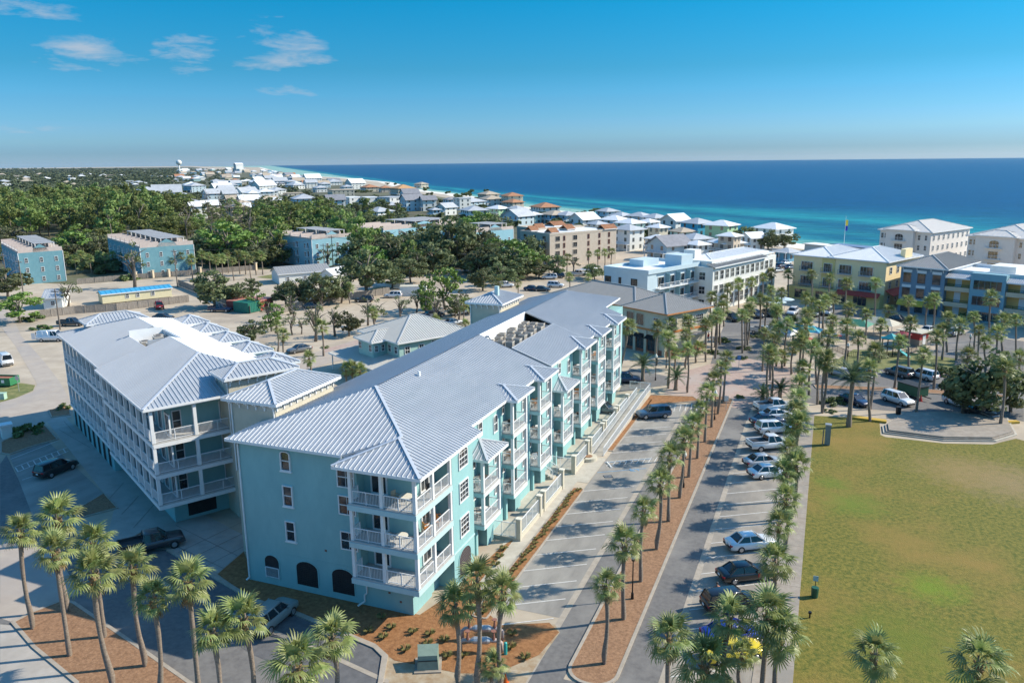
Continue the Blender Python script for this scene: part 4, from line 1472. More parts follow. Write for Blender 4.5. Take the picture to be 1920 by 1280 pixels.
for k, (c, h, s, d) in enumerate([((1258, 1193), 6.8, 1.05, 'at the left end of the bottom palm cluster'), ((1368, 1160), 6.2, 1.1, 'over the blue car near the bottom edge'), ((1437, 1152), 6.6, 1.0, 'behind the cluster over the walk at bottom right'),
                                  ((1466, 1192), 5.4, .95, 'over the sidewalk slab at bottom right'), ((1322, 1245), 3.4, 1.2, 'squat and wide, beside the yellow car'), ((1392, 1228), 2.6, .8, 'lowest, in front of the silver hood')]):
    palm_c('sabal palm ' + d, c, h, True, s * 1.18, group='palms at the bottom right')
palm_c('sabal palm on the lawn at the bottom edge, left of the two', (1632, 1222), 6.0, True, 1.25)
palm_c('sabal palm on the lawn at the bottom edge, right of the two', (1832, 1240), 6.0, True, 1.25)
plaza = [((1333, 592), (1335, 557)), ((1163, 688), (1177, 612)), ((1201, 651), (1201, 598)), ((1232, 684), (1233, 617)), ((1256, 668), (1256, 608)), ((1252, 728), (1253, 637)), ((1291, 668), (1291, 603)),
         ((1264, 693), (1263, 662)), ((1288, 736), (1289, 656)), ((1284, 690), (1286, 628)), ((1305, 680), (1309, 652)), ((1323, 678), (1323, 610)), ((1334, 660), (1335, 603)), ((1341, 651), (1347, 592)),
         ((1357, 612), (1357, 563)), ((1392, 662), (1391, 590)), ((1397, 655), (1397, 593)), ((1402, 647), (1403, 583)), ((1423, 629), (1425, 563)), ((1385, 580), (1385, 533)), ((1409, 572), (1409, 530)),
         ((1365, 592), (1365, 541)), ((1444, 585), (1445, 545)), ((1464, 592), (1465, 549)), ((1453, 649), (1457, 586)), ((1451, 668), (1453, 612)), ((1487, 640), (1487, 607)), ((1511, 648), (1512, 588)),
         ((1509, 610), (1510, 560)), ((1440, 752), (1442, 664)), ((1446, 748), (1447, 668)), ((1484, 702), (1488, 652)), ((1466, 690), (1466, 668)), ((1502, 745), (1505, 690)), ((1532, 721), (1532, 650)),
         ((1533, 758), (1540, 669)), ((1542, 774), (1547, 683)), ((1554, 650), (1559, 604)), ((1582, 688), (1587, 613)), ((1604, 700), (1609, 634)), ((1648, 680), (1652, 610)), ((1704, 690), (1708, 608)),
         ((1677, 728), (1687, 643)), ((1718, 772), (1731, 667)), ((1750, 730), (1756, 632)), ((1766, 675), (1767, 621)), ((1631, 767), (1640, 662)), ((1632, 790), (1631, 692)), ((1541, 774), (1550, 677)),
         ((1793, 676), (1800, 611)), ((1776, 660), (1778, 600)), ((1826, 655), (1826, 594)), ((1880, 660), (1880, 603)), ((1833, 680), (1836, 620)), ((1849, 676), (1847, 643)), ((1812, 720), (1816, 667)),
         ((1875, 800), (1884, 692)), ((1910, 720), (1912, 671)), ((1473, 470), (1474, 450)), ((1520, 600), (1522, 515)), ((1555, 592), (1556, 522)), ((1587, 596), (1588, 533)), ((1640, 600), (1642, 531)),
         ((1478, 560), (1478, 515)), ((1430, 565), (1431, 520)), ((1446, 556), (1446, 512)), ((1735, 620), (1740, 568)), ((1748, 622), (1752, 562)), ((1700, 622), (1703, 565)), ((1560, 625), (1562, 560)),
         ((1535, 640), (1537, 575)), ((1590, 640), (1592, 580)), ((1623, 645), (1625, 590)), ((1665, 622), (1667, 583)), ((1856, 640), (1858, 560)), ((1868, 690), (1870, 625)), ((1905, 680), (1905, 600))]
rp = random.Random(77)
for j in range(22):
    cx_, cy_ = rp.uniform(1335, 1560), rp.uniform(560, 655)
    if 1340 < cx_ < 1430 and cy_ > 600:
        continue
    fp = G(cx_, cy_, rp.uniform(6.2, 7.6))
    bx_, by_ = to_px((fp.x, fp.y, 0))
    plaza.append(((bx_, by_), (cx_, cy_)))
for k, (b, c) in enumerate(sorted(plaza, key=lambda q: q[1][0])):
    palm_bc('sabal palm around the brick plaza and playground, %s crown counted from the left' % ordinal(k), b, c, False, 1.12, group='palms of the plaza')
date_palm('date palm with feathery blue-green crown on the sandy bed beside the cross street', (1205, 714), (1205, 684), 1.0)
date_palm('stubby date palm at the near corner of the brick plaza', (1267, 731), (1267, 707), .85)
date_palm('short dark date palm left of the white pickup by the plaza', (1429, 758), (1429, 741), .75)
date_palm('short date palm behind the white pickup bed', (1462, 749), (1462, 731), .8)
date_palm('date palm standing on the lawn corner beside the dark blue car', (1591, 800), (1597, 712), 1.25)


# ---------------------------------------------------------------- broadleaf trees, pines, shrubs
def foliage(seed, n_clump, per, leaf, flat=1.0, spread=1.0, hole=.0, shape='ball'):
    r = random.Random(seed)
    mb = MB()
    for c in range(n_clump):
        while True:
            p = Vector((r.uniform(-1, 1), r.uniform(-1, 1), r.uniform(-1, 1)))
            if .25 < p.length < 1:
                break
        if shape == 'pine':
            p = Vector((p.x * .95 * (1 - .35 * max(p.z, 0)), p.y * .95 * (1 - .35 * max(p.z, 0)), p.z * 1.15))
        elif shape == 'dome':
            p.z = abs(p.z) * .95 - .25
        p = Vector((p.x * spread, p.y * spread, p.z * flat))
        cr = r.uniform(.2, .36)
        for i in range(per):
            d = Vector((r.gauss(0, 1), r.gauss(0, 1), r.gauss(0, .75)))
            d.normalize()
            q = p + Vector((d.x, d.y, d.z * .7)) * cr * r.uniform(.45, 1.0)
            a = Vector((r.uniform(-1, 1), r.uniform(-1, 1), r.uniform(-1, 1))).normalized()
            nrm_ = (d + a * .7).normalized()
            u = nrm_.cross(Vector((0, 0, 1)) if abs(nrm_.z) < .95 else Vector((1, 0, 0))).normalized()
            v = nrm_.cross(u)
            s = leaf * r.uniform(.6, 1.3)
            mb.add([q - u * s - v * s * .5, q + u * s * .2 - v * s * .8, q + u * s + v * s * .4, q - u * s * .3 + v * s * .8], [(0, 1, 2, 3)])
    return mb


def limbs(seed, n, spread, z0, z1, r0=.16):
    r = random.Random(seed)
    mb = MB()
    mb.tube([(0, 0, 0), (r.uniform(-.1, .1), r.uniform(-.1, .1), z0), (r.uniform(-.2, .2), r.uniform(-.2, .2), z1)], [r0, r0 * .75, r0 * .3], 7)
    for k in range(n):
        a = k * 2.4 + r.uniform(-.4, .4)
        z = z0 + (z1 - z0) * r.uniform(0, .6)
        L = spread * r.uniform(.6, 1)
        mb.tube([(0, 0, z - .2), (math.cos(a) * L * .5, math.sin(a) * L * .5, z + L * .4), (math.cos(a) * L, math.sin(a) * L, z + L * .65)], [r0 * .5, r0 * .32, r0 * .1], 5)
    return mb


OAKS = [foliage(s, 36, 56, .07, .85).mesh('oak_crown', M_OAK) for s in range(5)]
LIMES = [foliage(s + 20, 26, 50, .07, .95).mesh('bright_crown', M_LIME) for s in range(2)]
PINES = [foliage(s + 40, 30, 46, .07, .85, shape='pine').mesh('pine_crown', M_PINE) for s in range(6)]
PINES2 = [foliage(s + 60, 17, 46, .075, 1.1, .8, shape='pine').mesh('pine_crown', M_PINE) for s in range(3)]
THIN = [foliage(s + 80, 11, 34, .06, .9, .95).mesh('thin_crown', M_OAK) for s in range(3)]
SHRUBS = [foliage(s + 100, 14, 50, .1, .7, shape='dome').mesh('shrub_leaves', M_SHRUB) for s in range(3)]
TWIGS = [foliage(s + 120, 14, 30, .03, 1.2, .8).mesh('twigs', M_DRY) for s in range(2)]
LIMB = [limbs(s, 6, .55, .45, 1.0, .05).mesh('limbs', M_BARK, True) for s in range(4)]
PTRUNK = [limbs(s + 9, 4, .2, .7, 1.0, .022).mesh('pine_trunk', M_BARK, True) for s in range(3)]
TK = {'oak': (OAKS, LIMB), 'lime': (LIMES, LIMB), 'pine': (PINES, PTRUNK), 'pine2': (PINES2, PTRUNK), 'thin': (THIN, LIMB), 'twig': (TWIGS, PTRUNK)}


def tree(label, p, h, rx, kind='oak', rz=None, group=None, foot=.3, name=None):
    """h = total height, rx = crown radius; crown hangs between foot*h and h"""
    cr, tk = TK[kind]
    r = random.Random(int(p[0] * 13 + p[1] * 7))
    t = thing(name or {'pine': 'pine_tree', 'pine2': 'pine_tree', 'twig': 'bare_tree'}.get(kind, 'oak_tree'), label, 'tree', (p[0], p[1], 0), r.uniform(0, 6.28), group)
    k = link('trunk', tk[r.randrange(len(tk))], t)
    k.scale = (h * .8, h * .8, h * .85)
    if kind in ('oak', 'lime'):
        foot, rx = foot * .55, rx * 1.18
    c = link('crown', cr[r.randrange(len(cr))], t, (0, 0, h * (1 + foot) / 2))
    c.scale = (rx, rx * r.uniform(.88, 1.12), h * (1 - foot) / 2 * 1.15)
    return t


def tree_px(label, base, top, rpx, kind='oak', **kw):
    p = G(*base)
    h = height_over(p, *top)
    dist = math.hypot(p.x, p.y)
    return tree(label, p, h, rpx * dist / FPX, kind, **kw)


def shrub(label, b, rpx, hf=1.0, m=None, group='shrubs', name='shrub'):
    p = G(*b)
    s = rpx * math.hypot(p.x, p.y, CAM_H) / FPX
    o = link(name, SHRUBS[rnd.randrange(3)], None, (p.x, p.y, s * .1), rnd.uniform(0, 6))
    o.scale = (s, s, s * hf)
    return tag(o, label, 'shrub', group)


TREES = [  # label, base px, top px, crown radius px, kind
    ('large oak on the far right beside the terrace, casting leaf shade', (1841, 782), (1850, 655), 52, 'oak'), ('oak left of the large terrace oak, over the white hatchback', (1806, 776), (1805, 680), 30, 'oak'),
    ('oak at the right edge beyond the large terrace oak', (1895, 772), (1890, 690), 34, 'oak'), ('broad oak left in the pair beside the long fence', (404, 578), (402, 503), 33, 'oak'),
    ('smaller oak right in the pair beside the long fence', (446, 575), (446, 528), 25, 'oak'), ('grey-green oak left of the grey-roofed shed yard', (535, 575), (535, 527), 22, 'oak'), ('round oak in front of the grey shed roof', (565, 575), (570, 520), 25, 'oak'),
    ('dark oak in the middle of the shed yard row', (603, 574), (605, 508), 30, 'oak'), ('oak to the right in the shed yard row', (640, 568), (640, 517), 22, 'oak'),
    ('big spreading oak behind the yard lawn', (690, 555), (700, 462), 42, 'oak'), ('oak over the white garden fence', (735, 540), (730, 503), 24, 'oak'), ('dark oak right of the white garden fence', (770, 530), (770, 482), 30, 'oak'),
    ('dense dark green tree behind the wires', (842, 498), (845, 402), 42, 'oak'), ('brownish oak left of the dense dark tree', (775, 490), (770, 420), 36, 'thin'), ('oak between the power poles', (615, 505), (612, 455), 26, 'thin'),
    ('bright green tree standing over the sandy car park', (835, 580), (835, 505), 28, 'lime'), ('slimmer bright green tree left of the bright one', (800, 590), (800, 530), 15, 'lime'),
    ('round bright tree behind the row of palms by the yard', (430, 500), (440, 418), 42, 'lime'), ('leafy tree left of the white shed by the left road', (38, 605), (45, 552), 30, 'lime'),
    ('dark tree at the left edge above the road', (15, 560), (15, 498), 30, 'oak'), ('thin tree left of the trailer', (128, 575), (130, 522), 22, 'thin'), ('tall thin pine before the middle blue townhouse', (253, 540), (250, 455), 22, 'thin'),
    ('small oak in the car park left of the three palms', (473, 645), (475, 598), 22, 'oak'), ('leaning thin tree by the street behind the grey sedan', (592, 640), (580, 560), 20, 'thin'), ('thin oak in the car park behind the small palm', (548, 628), (545, 585), 15, 'thin'),
    ('small oak by the hip-roofed shop, left', (628, 630), (630, 568), 16, 'thin'), ('dense small tree beside the shop porch', (655, 630), (660, 580), 22, 'oak'), ('small light tree at the shop roof corner', (705, 620), (705, 562), 24, 'thin'),
    ('thin car park tree left of the white van', (690, 610), (690, 555), 16, 'thin'), ('thin tree in front of the white shed', (752, 600), (752, 548), 16, 'thin'), ('pair-standing thin tree left behind the shop roof', (818, 605), (815, 545), 13, 'thin'),
    ('thin tree behind the shop roof near the cream tower', (860, 600), (860, 548), 22, 'thin'), ('oak hedge tree behind the back lot, first from the left', (905, 545), (905, 500), 24, 'oak'), ('oak hedge tree behind the back lot, second from the left', (940, 535), (938, 492), 24, 'oak'),
    ('oak hedge tree behind the back lot, third from the left', (970, 527), (968, 490), 20, 'oak'), ('hedge oak beside the beige condominium', (1010, 522), (1008, 490), 18, 'oak'), ('oak in front of the beige condominium corner', (1045, 520), (1043, 478), 18, 'oak'),
    ('small tree beside the beige condominium long side', (1075, 512), (1078, 475), 18, 'thin'), ('dark shrub tree by the white tent', (1115, 525), (1112, 495), 18, 'oak'), ('tree clump behind the white apartment roof, left', (1440, 470), (1440, 430), 18, 'oak'),
    ('tree clump behind the white apartment roof, right', (1470, 468), (1470, 432), 20, 'oak'), ('green trees beside the green beach house', (1395, 460), (1395, 425), 18, 'oak'), ('pine at the right end of the wood behind the light blue townhouse', (650, 480), (655, 395), 32, 'pine'),
    ('tall pine between the light blue townhouses', (675, 500), (668, 400), 28, 'pine'), ('broad dark pine behind the light blue townhouse', (545, 460), (548, 378), 40, 'pine'), ('pine right of the broad dark pine', (600, 455), (590, 375), 34, 'pine'),
    ('umbrella pine above the white gabled house', (690, 420), (690, 376), 24, 'pine2')]
for lb, b, t_, rp, kd in TREES:
    tree_px(lb, b, t_, rp, kd, foot=.25 if kd == 'oak' else .3)
back = [((603, 613), 5.5), ((517, 612), 5.5), ((531, 628), 6), ((1149, 520), 5), ((660, 690), 3.6), ((648, 692), 3.4), ((676, 695), 3.3), ((580, 672), 3.6), ((700, 588), 4.2), ((870, 572), 4.5), ((818, 602), 2.8), ((873, 610), 2.8),
        ((935, 530), 4), ((970, 532), 4), ((1067, 520), 4), ((1103, 520), 3.5), ((1010, 492), 5), ((960, 496), 5), ((1063, 483), 5), ((1105, 477), 6), ((1120, 475), 6), ((1133, 474), 6), ((1147, 472), 6), ((826, 478), 4), ((905, 488), 4),
        ((655, 540), 4), ((1030, 487), 5), ((880, 500), 4)]
back.sort()
for k, (c, h) in enumerate(back):
    palm_c('small sabal palm among the back car parks and yards, %s crown from the left' % ordinal(k), c, h, c[1] > 600, 1.05, group='palms of the back yards')
# row of palms behind the wall, below the blue townhouses
rowp = [(x, 482 + rnd.uniform(-6, 8)) for x in (55, 75, 95, 108, 122, 140, 152, 168, 185, 196, 210, 232, 277, 320, 340, 358, 378, 392, 404, 415, 425, 436, 447, 458, 468, 478, 490)]
for k, (x, y) in enumerate(rowp):
    palm_c('sabal palm behind the yard wall below the blue townhouses, %s from the left' % ordinal(k), (x, y), 6.0 if x > 330 else 5.0, False, 1.25, group='palms behind the yard wall')
# pine wood at the left, tree by tree
wood = []
for gy in range(0, 26):
    for gx in range(0, 34):
        x = -560 + gx * 13.5 + rnd.uniform(-4.5, 4.5) + (gy % 2) * 6
        y = 195 + gy * 13.5 + rnd.uniform(-4.5, 4.5)
        px, py = to_px((x, y, 0))
        lim = 500 - max(0, px - 330) * .12 if px > 150 else 470
        if -60 < px < 505 and 398 < py < (455 if px < 190 else 462 if px < 380 else 498):
            if 0 < px < 130 and py > 452:
                continue
            wood.append((py, px, x, y))
wood.sort(reverse=True)
for k, (py, px, x, y) in enumerate(wood[:295]):
    r = random.Random(k)
    if px > 350 and py < 432 and r.random() < .5:
        continue
    if px > 350 and r.random() < .42:
        tree('slender grey half-bare pine in the thin wood behind the townhouses', (x, y), r.uniform(13, 17), r.uniform(2.2, 3.2), 'twig', group='bare pines of the wood', foot=.45)
    else:
        tree('tall green pine in the dense wood ' + ('at the left edge' if px < 0 else 'behind the left-edge townhouse row' if px < 150 else 'behind the second blue townhouse row' if px < 370 else 'right of the second blue townhouse row') + (', front ranks' if py > 430 else ', back ranks'), (x, y), r.uniform(14, 20) * (1.05 if px < 300 else .85 if px < 350 else .58), r.uniform(6.2, 8.6) * (1.0 if px < 350 else .75), 'pine' if r.random() < .8 else 'pine2', group='pines of the wood', foot=.3)


def canopy(name, spots, m, leaf=.16, n=26):
    """countless far crowns as one mass"""
    protos = [foliage(s + 200, 7, n // 2, .26, .75, shape='dome') for s in range(5)]
    mb = MB()
    for (x, y, s, hz) in spots:
        p = protos[rnd.randrange(5)]
        a = rnd.uniform(0, 6.28)
        c_, s_ = math.cos(a) * s, math.sin(a) * s
        mb.add([(x + v[0] * c_ - v[1] * s_, y + v[0] * s_ + v[1] * c_, hz + v[2] * s * .8) for v in p.v], p.f)
    o = link(name, mb.mesh(name, m))
    o['kind'] = 'stuff'
    o['label'] = 'distant mass of mixed evergreen trees reaching to the horizon on the land side'
    return o


far = []
while len(far) < 2600:
    px, py = rnd.uniform(-80, 760), 318 + 118 * rnd.random() ** 1.4
    lim = 330 + max(0, px - 430) * .21
    if px > 430 and py < lim:
        continue
    if py > 400 and px < 500:
        continue
    if px > 300 and py > 335 and rnd.random() < .35:
        continue
    p = G(px, py)
    if px > 330:
        if rnd.random() < .3:
            continue
        far.append((p.x, p.y, rnd.uniform(3, 4.6) * (1 + p.length / 6000), rnd.uniform(1, 2.5)))
    else:
        far.append((p.x, p.y, rnd.uniform(4.5, 8) * (1 + p.length / 4500), rnd.uniform(2, 5.5)))
canopy('distant_woodland', far, M_FAR)
for j in range(34):
    q = (rnd.uniform(470, 900), rnd.uniform(556, 636))
    if 640 < q[0] and q[1] > 606 or (q[0] > 590 and q[1] > 625) or (q[0] > 560 and q[1] < 575):
        continue
    kd = rnd.choice(['thin', 'oak', 'thin', 'lime'])
    h_ = rnd.uniform(3.2, 5.5)
    tree('small %s in the sandy back car park' % {'thin': 'open-crowned tree', 'oak': 'dark oak', 'lime': 'light green tree'}[kd], G(*q), h_, h_ * rnd.uniform(.3, .42), kd, group='small trees of the car park', foot=.3)
k = 0
for (x0, x1, y0, y1, n, kd) in ((120, 190, 462, 498, 16, 'oak'), (375, 500, 462, 503, 26, 'oak'), (-20, 40, 470, 500, 5, 'oak'), (490, 535, 470, 500, 7, 'pine'), (650, 700, 470, 505, 9, 'oak'), (690, 815, 465, 520, 24, 'oak'), (860, 935, 430, 505, 20, 'oak'), (900, 1010, 495, 525, 16, 'oak'), (480, 620, 400, 450, 24, 'pine'), (620, 760, 395, 430, 16, 'oak')):
    for j in range(n):
        p = G(rnd.uniform(x0, x1), rnd.uniform(y0, y1))
        h_ = rnd.uniform(7.5, 11.5) * (1.25 if kd == 'pine' else 1)
        kk = kd if rnd.random() < .6 else rnd.choice(['oak', 'lime', 'pine'])
        zone = {120: 'between the two blue townhouse rows', 375: 'right of the second blue townhouse row', -20: 'at the left edge by the blue townhouses', 490: 'left of the lone pale blue townhouse', 650: 'right of the lone pale blue townhouse', 690: 'behind the yard lawn', 860: 'left of the beige condominium', 480: 'behind the lone pale blue townhouse', 620: 'before the white flat-roofed houses', 560: 'in front of the lone pale blue townhouse', 900: 'along the hedge of the back lot'}[x0]
        tree({'oak': 'dark evergreen oak ', 'lime': 'light green leafy tree ', 'pine': 'feathery green pine '}[kk] + zone, p, h_, h_ * rnd.uniform(.42, .55), kk, group='trees between the townhouses', foot=.15)
        k += 1
near_ = []
for (x0, x1, y0, y1, n) in ((500, 700, 430, 480, 26), (700, 930, 400, 470, 40), (860, 1010, 440, 520, 16), (930, 1180, 400, 440, 26), (760, 930, 355, 400, 30), (480, 760, 345, 420, 60), (250, 520, 470, 505, 20), (0, 250, 485, 515, 22), (640, 760, 495, 525, 12), (1000, 1330, 410, 460, 22)):
    for k in range(n):
        p = G(rnd.uniform(x0, x1), rnd.uniform(y0, y1))
        near_.append((p.x, p.y, rnd.uniform(3.2, 5.2), rnd.uniform(1.0, 2.4)))
canopy('understorey', near_, mat('understorey_leaf', (.085, .115, .04), (.18, .21, .085), .25, .8, trans=.3), n=60)['label'] = 'low mixed shrubs and young trees filling the gaps between houses'
for k, (b, r_, h) in enumerate([((1352, 640), 16, .8), ((1336, 662), 14, .8), ((1395, 655), 14, .6), ((1392, 672), 12, .5), ((1415, 632), 12, .4), ((1560, 756), 22, .8), ((1770, 700), 26, .7), ((1905, 760), 14, .7), ((50, 812), 26, 1.0), ((118, 766), 14, .9),
                                ((1555, 772), 12, .5), ((1820, 600), 20, 1.1), ((60, 600), 20, .7), ((80, 617), 18, .6), ((98, 632), 12, .6), ((940, 585), 14, .6), ((610, 652), 9, .6), ((485, 660), 9, .6), ((505, 655), 10, .6), ((1010, 605), 14, .5), ((1385, 745), 10, .7), ((240, 525), 18, 1.0), ((560, 520), 18, .8), ((590, 515), 16, .6)]):
    shrub('leafy green shrub %s from the left among the beds and verges' % ordinal(k), b, r_, h)
# grass tufts in the front mulch bed
tuft = MB()
for k in range(26):
    a, L = k * 2.4, .35 + .2 * ((k * 7) % 5) / 5
    c_, s_ = math.cos(a), math.sin(a)
    tuft.add([(-s_ * .02, c_ * .02, 0), (s_ * .02, -c_ * .02, 0), (c_ * L * .5, s_ * L * .5, L * .8), (c_ * L, s_ * L, L * .7)], [(0, 1, 2), (2, 1, 3)])
TUFT = tuft.mesh('grass_tuft', mat('tuft_grass', (.16, .17, .06), (.3, .26, .1), 3, .8, trans=.2))
tufts = [(716, 1160), (735, 1178), (775, 1186), (806, 1190), (802, 1208), (839, 1232), (798, 1250), (720, 1196), (870, 1230), (905, 1150), (958, 1215), (985, 1235), (930, 1060), (938, 1045), (945, 1030), (925, 1075), (690, 1185), (760, 1220), (834, 1202), (961, 1190)]
for k, q_ in enumerate(tufts):
    p = G(*q_)
    o = link('grass_tuft', TUFT, None, (p.x, p.y, .01), k)
    tag(o, 'small dry grass tuft in the pine straw by the aqua building, %s from the left' % ordinal(sorted([t[0] for t in tufts]).index(q_[0])), 'grass tuft', 'grass tufts in the bed')
for k in range(30):
    y = 52 + k * .88 if k < 30 else 0
    o = link('grass_tuft', TUFT, None, (-23.45 + rnd.uniform(-.2, .2), y, .09), k)
    o.scale = (.8, .8, .7)
    tag(o, 'little ground plant in the mulch strip beside the lot, %s from the near end' % ordinal(k), 'ground plant', 'plants in the mulch strip')
# ------------------------------------------------------------------ background buildings
def cuboid_windows(t, w, d, floors, z0, fh, nf, nr, ww=1.1, wh=1.5, frame=None, glass=None, nl=0, nb=0, sill=False, x0=0.0, y0=0.0, skip=()):
    for f in range(floors):
        z = z0 + f * fh
        for k in range(nf):
            if ('f', f, k) not in skip:
                window(t, (x0 + w * (k + .5) / nf, y0, z), FRONT, ww, wh, frame=frame, glass=glass, sill=sill)
        for k in range(nr):
            if ('r', f, k) not in skip:
                window(t, (x0 + w, y0 + d * (k + .5) / nr, z), RIGHTF, ww, wh, frame=frame, glass=glass, sill=sill)
        for k in range(nl):
            window(t, (x0, y0 + d * (k + .5) / nl, z), LEFTF, ww, wh, frame=frame, glass=glass, sill=sill)


def flat_roof(t, x0, y0, x1, y1, z, m=None, par=.7, pm=None):
    pm = pm or M_WHITE
    pbox('roof', t, x0 + .25, y0 + .25, z - .1, x1 - .25, y1 - .25, z + .05, m or M_MEMB)
    for a in ((x0 - .08, y0 - .08, x1 + .08, y0 + .25), (x0 - .08, y1 - .25, x1 + .08, y1 + .08), (x0 - .08, y0 + .25, x0 + .25, y1 - .25), (x1 - .25, y0 + .25, x1 + .08, y1 - .25)):
        pbox('parapet', t, a[0], a[1], z - .2, a[2], a[3], z + par, pm)


DEG = math.radians
M_YELLOW = mat('yellow_stucco', (.7, .54, .2), (.75, .58, .24), 1, .85)
M_YELLOWP = mat('pale_yellow_stucco', (.84, .67, .38), (.88, .71, .42), 1, .85)
M_OCHRE = mat('ochre_stucco', (.6, .38, .13), (.65, .42, .15), 1, .85)
M_BLUEW = mat('deep_blue_stucco', (.17, .25, .32), (.19, .275, .35), 1, .85)
M_TEALB = mat('teal_blue_stucco', (.2, .36, .42), (.22, .39, .45), 1, .85)
M_TAN = mat('tan_stucco', (.58, .46, .32), (.62, .5, .36), 1, .85)
M_BEIGE = mat('beige_stucco', (.5, .42, .33), (.55, .47, .38), 1, .85)
M_PALEB = mat('pale_blue_stucco', (.46, .57, .62), (.5, .61, .66), 1, .85)
M_OFFW = mat('off_white_stucco', (.68, .68, .64), (.73, .73, .69), 1, .85)
M_PEACH = mat('warm_white_stucco', (.72, .66, .6), (.77, .71, .65), 1, .85)
M_TOWNB = mat('townhouse_blue', (.13, .29, .34), (.16, .33, .38), .8, .85)
M_TOWNP = mat('townhouse_pale_blue', (.25, .47, .55), (.28, .5, .58), .8, .85)
M_TERRA = mat('terracotta_tiles', (.36, .16, .08), (.47, .23, .12), 1.2, .85, bump=.05, bsc=5)
M_PINKP = mat('pinkish_parapet', (.52, .43, .385), (.58, .49, .44), 1, .85)
M_RED = mat('red_paint', (.42, .03, .03), None, rough=.5)
M_AWNR = mat('red_awning', (.4, .045, .03), None, rough=.7)
M_AWNY = mat('yellow_awning', (.62, .43, .05), None, rough=.7)
M_ORANGE = mat('orange_trim', (.52, .2, .06), None, rough=.7)
M_BRICK = mat('red_brick', (.26, .095, .06), (.34, .14, .09), 3, .9)
M_TEALA = mat('turquoise_canvas', (.02, .33, .34), None, rough=.7)
M_GREENC = mat('green_canvas', (.03, .2, .13), None, rough=.7)

# hip-roofed shop on the back street
t = thing('corner_shop', 'sage green two-storey shop with cream hipped metal roof behind the long aqua building', 'shop', (-63.4 - 12.4 * .868, 110.2 + 12.4 * .496, 0), RZ2)
S_ = Loc(t)
S_.box('wall', 0, 0, 0, 12.2, 13.6, 6.4, M_TEALW)
S_.box('wall', 3.2, -2.6, 0, 8.2, 0, 6.38, M_TEALW)
roof(t, hip_faces(-.7, -.7, 12.9, 14.3, 6.5, .42), M_ROOFC, M_SEAMC, sp=.45)
roof(t, [[(2.6, -3.2, 6.3), (8.8, -3.2, 6.3), (5.7, -.2, 7.55)], [(2.6, 2.5, 6.3), (2.6, -3.2, 6.3), (5.7, -.2, 7.55), (5.7, 2.5, 7.55)], [(8.8, -3.2, 6.3), (8.8, 2.5, 6.3), (5.7, 2.5, 7.55), (5.7, -.2, 7.55)]], M_ROOFC, M_SEAMC, sp=.45, name='wing_roof')
roof(t, [[(-2.5, -5.5, 3.0), (13.5, -5.5, 3.0), (12.2, -.1, 3.9), (-.6, -.1, 3.9)]], M_ROOFC, M_SEAMC, sp=.45, name='porch_roof')
for x in (3.9, 7.4):
    S_.win(x, -2.6, 4.4, FRONT, 1.0, 1.25)
for y in (1.5, 4.2, 9, 11.5):
    S_.win(12.2, y, 4.3, RIGHTF, 1.05, 1.3)
for x in (9.2, 11.2):
    S_.win(x, 0, 4.35, FRONT, 1.0, 1.3)
S_.win(12.2, 6.8, 3.9, RIGHTF, 1.3, 2.0)
for y in (-2.0, -.8):
    S_.win(8.2, y, 4.4, RIGHTF, .7, 1.2)
for x in (-1.8, 2.5, 7, 12.6):
    S_.box('post', x - .08, -5.2, 0, x + .08, -5.04, 3.0, M_WHITE)

# cream commercial building with tan roof
t = thing('commercial_building', 'cream two-storey commercial building with tan hipped metal roof and orange trim', 'building', (-35.7, 145.6, 0), DEG(-31))
S_ = Loc(t)
S_.box('wall', .5, .5, 0, 11.0, 12.0, 7.8, M_CREAM)
S_.box('wall', -20.5, 1.6, 0, .5, 13.0, 7.5, M_CREAM)
roof(t, hip_faces(-.1, -.1, 11.7, 12.7, 8.0, .42), M_ROOFT, M_SEAMT, edge=M_ORANGE)
roof(t, hip_faces(-21.2, .9, 3.0, 13.6, 7.8, .42), M_ROOFT, M_SEAMT, edge=M_ORANGE, name='wing_roof')
S_.box('orange_band', .44, .44, 4.2, 11.06, 12.0, 4.6, M_ORANGE)
S_.box('base_band', .46, .46, 0, 11.04, 12.0, 1.0, M_BRICK)
for x in (1.6, 4.1):
    S_.win(x + .5, .5, 4.9, FRONT, 2.0, 2.3, nx=2, ny=1, frame=M_CREAM)
S_.win(8.6, .5, 5.4, FRONT, 1.5, 1.5, nx=3, ny=3)
for y, w_ in ((2.4, 1.8), (6.2, 2.4), (9.4, 2.4)):
    S_.win(11.0, y, 5.2, RIGHTF, w_, 1.7, nx=4, ny=3)
for x in (2.1, 4.8, 7.6):
    S_.win(x, .44, .5, FRONT, 2.1, 3.0, nx=2, ny=1, frame=M_BRICK)
    a = MB().add([(x - 1.1, .4, 3.5), (x + 1.1, .4, 3.5), (x + 1.1, -.6, 2.9), (x - 1.1, -.6, 2.9), (x - 1.1, .4, 2.9), (x + 1.1, .4, 2.9)], [(0, 3, 2, 1), (0, 4, 3), (1, 2, 5), (3, 4, 5, 2)])
    link('awning', a.mesh('awning', M_BLACK), t)
for x in (.75, 3.45, 6.2, 9.0, 10.7):
    S_.box('pilaster', x - .3, .2, 0, x + .3, .44, 4.2, M_CREAM)
S_.box('canopy', 11.0, 5.2, 3.5, 12.6, 11.0, 3.7, M_STEEL)

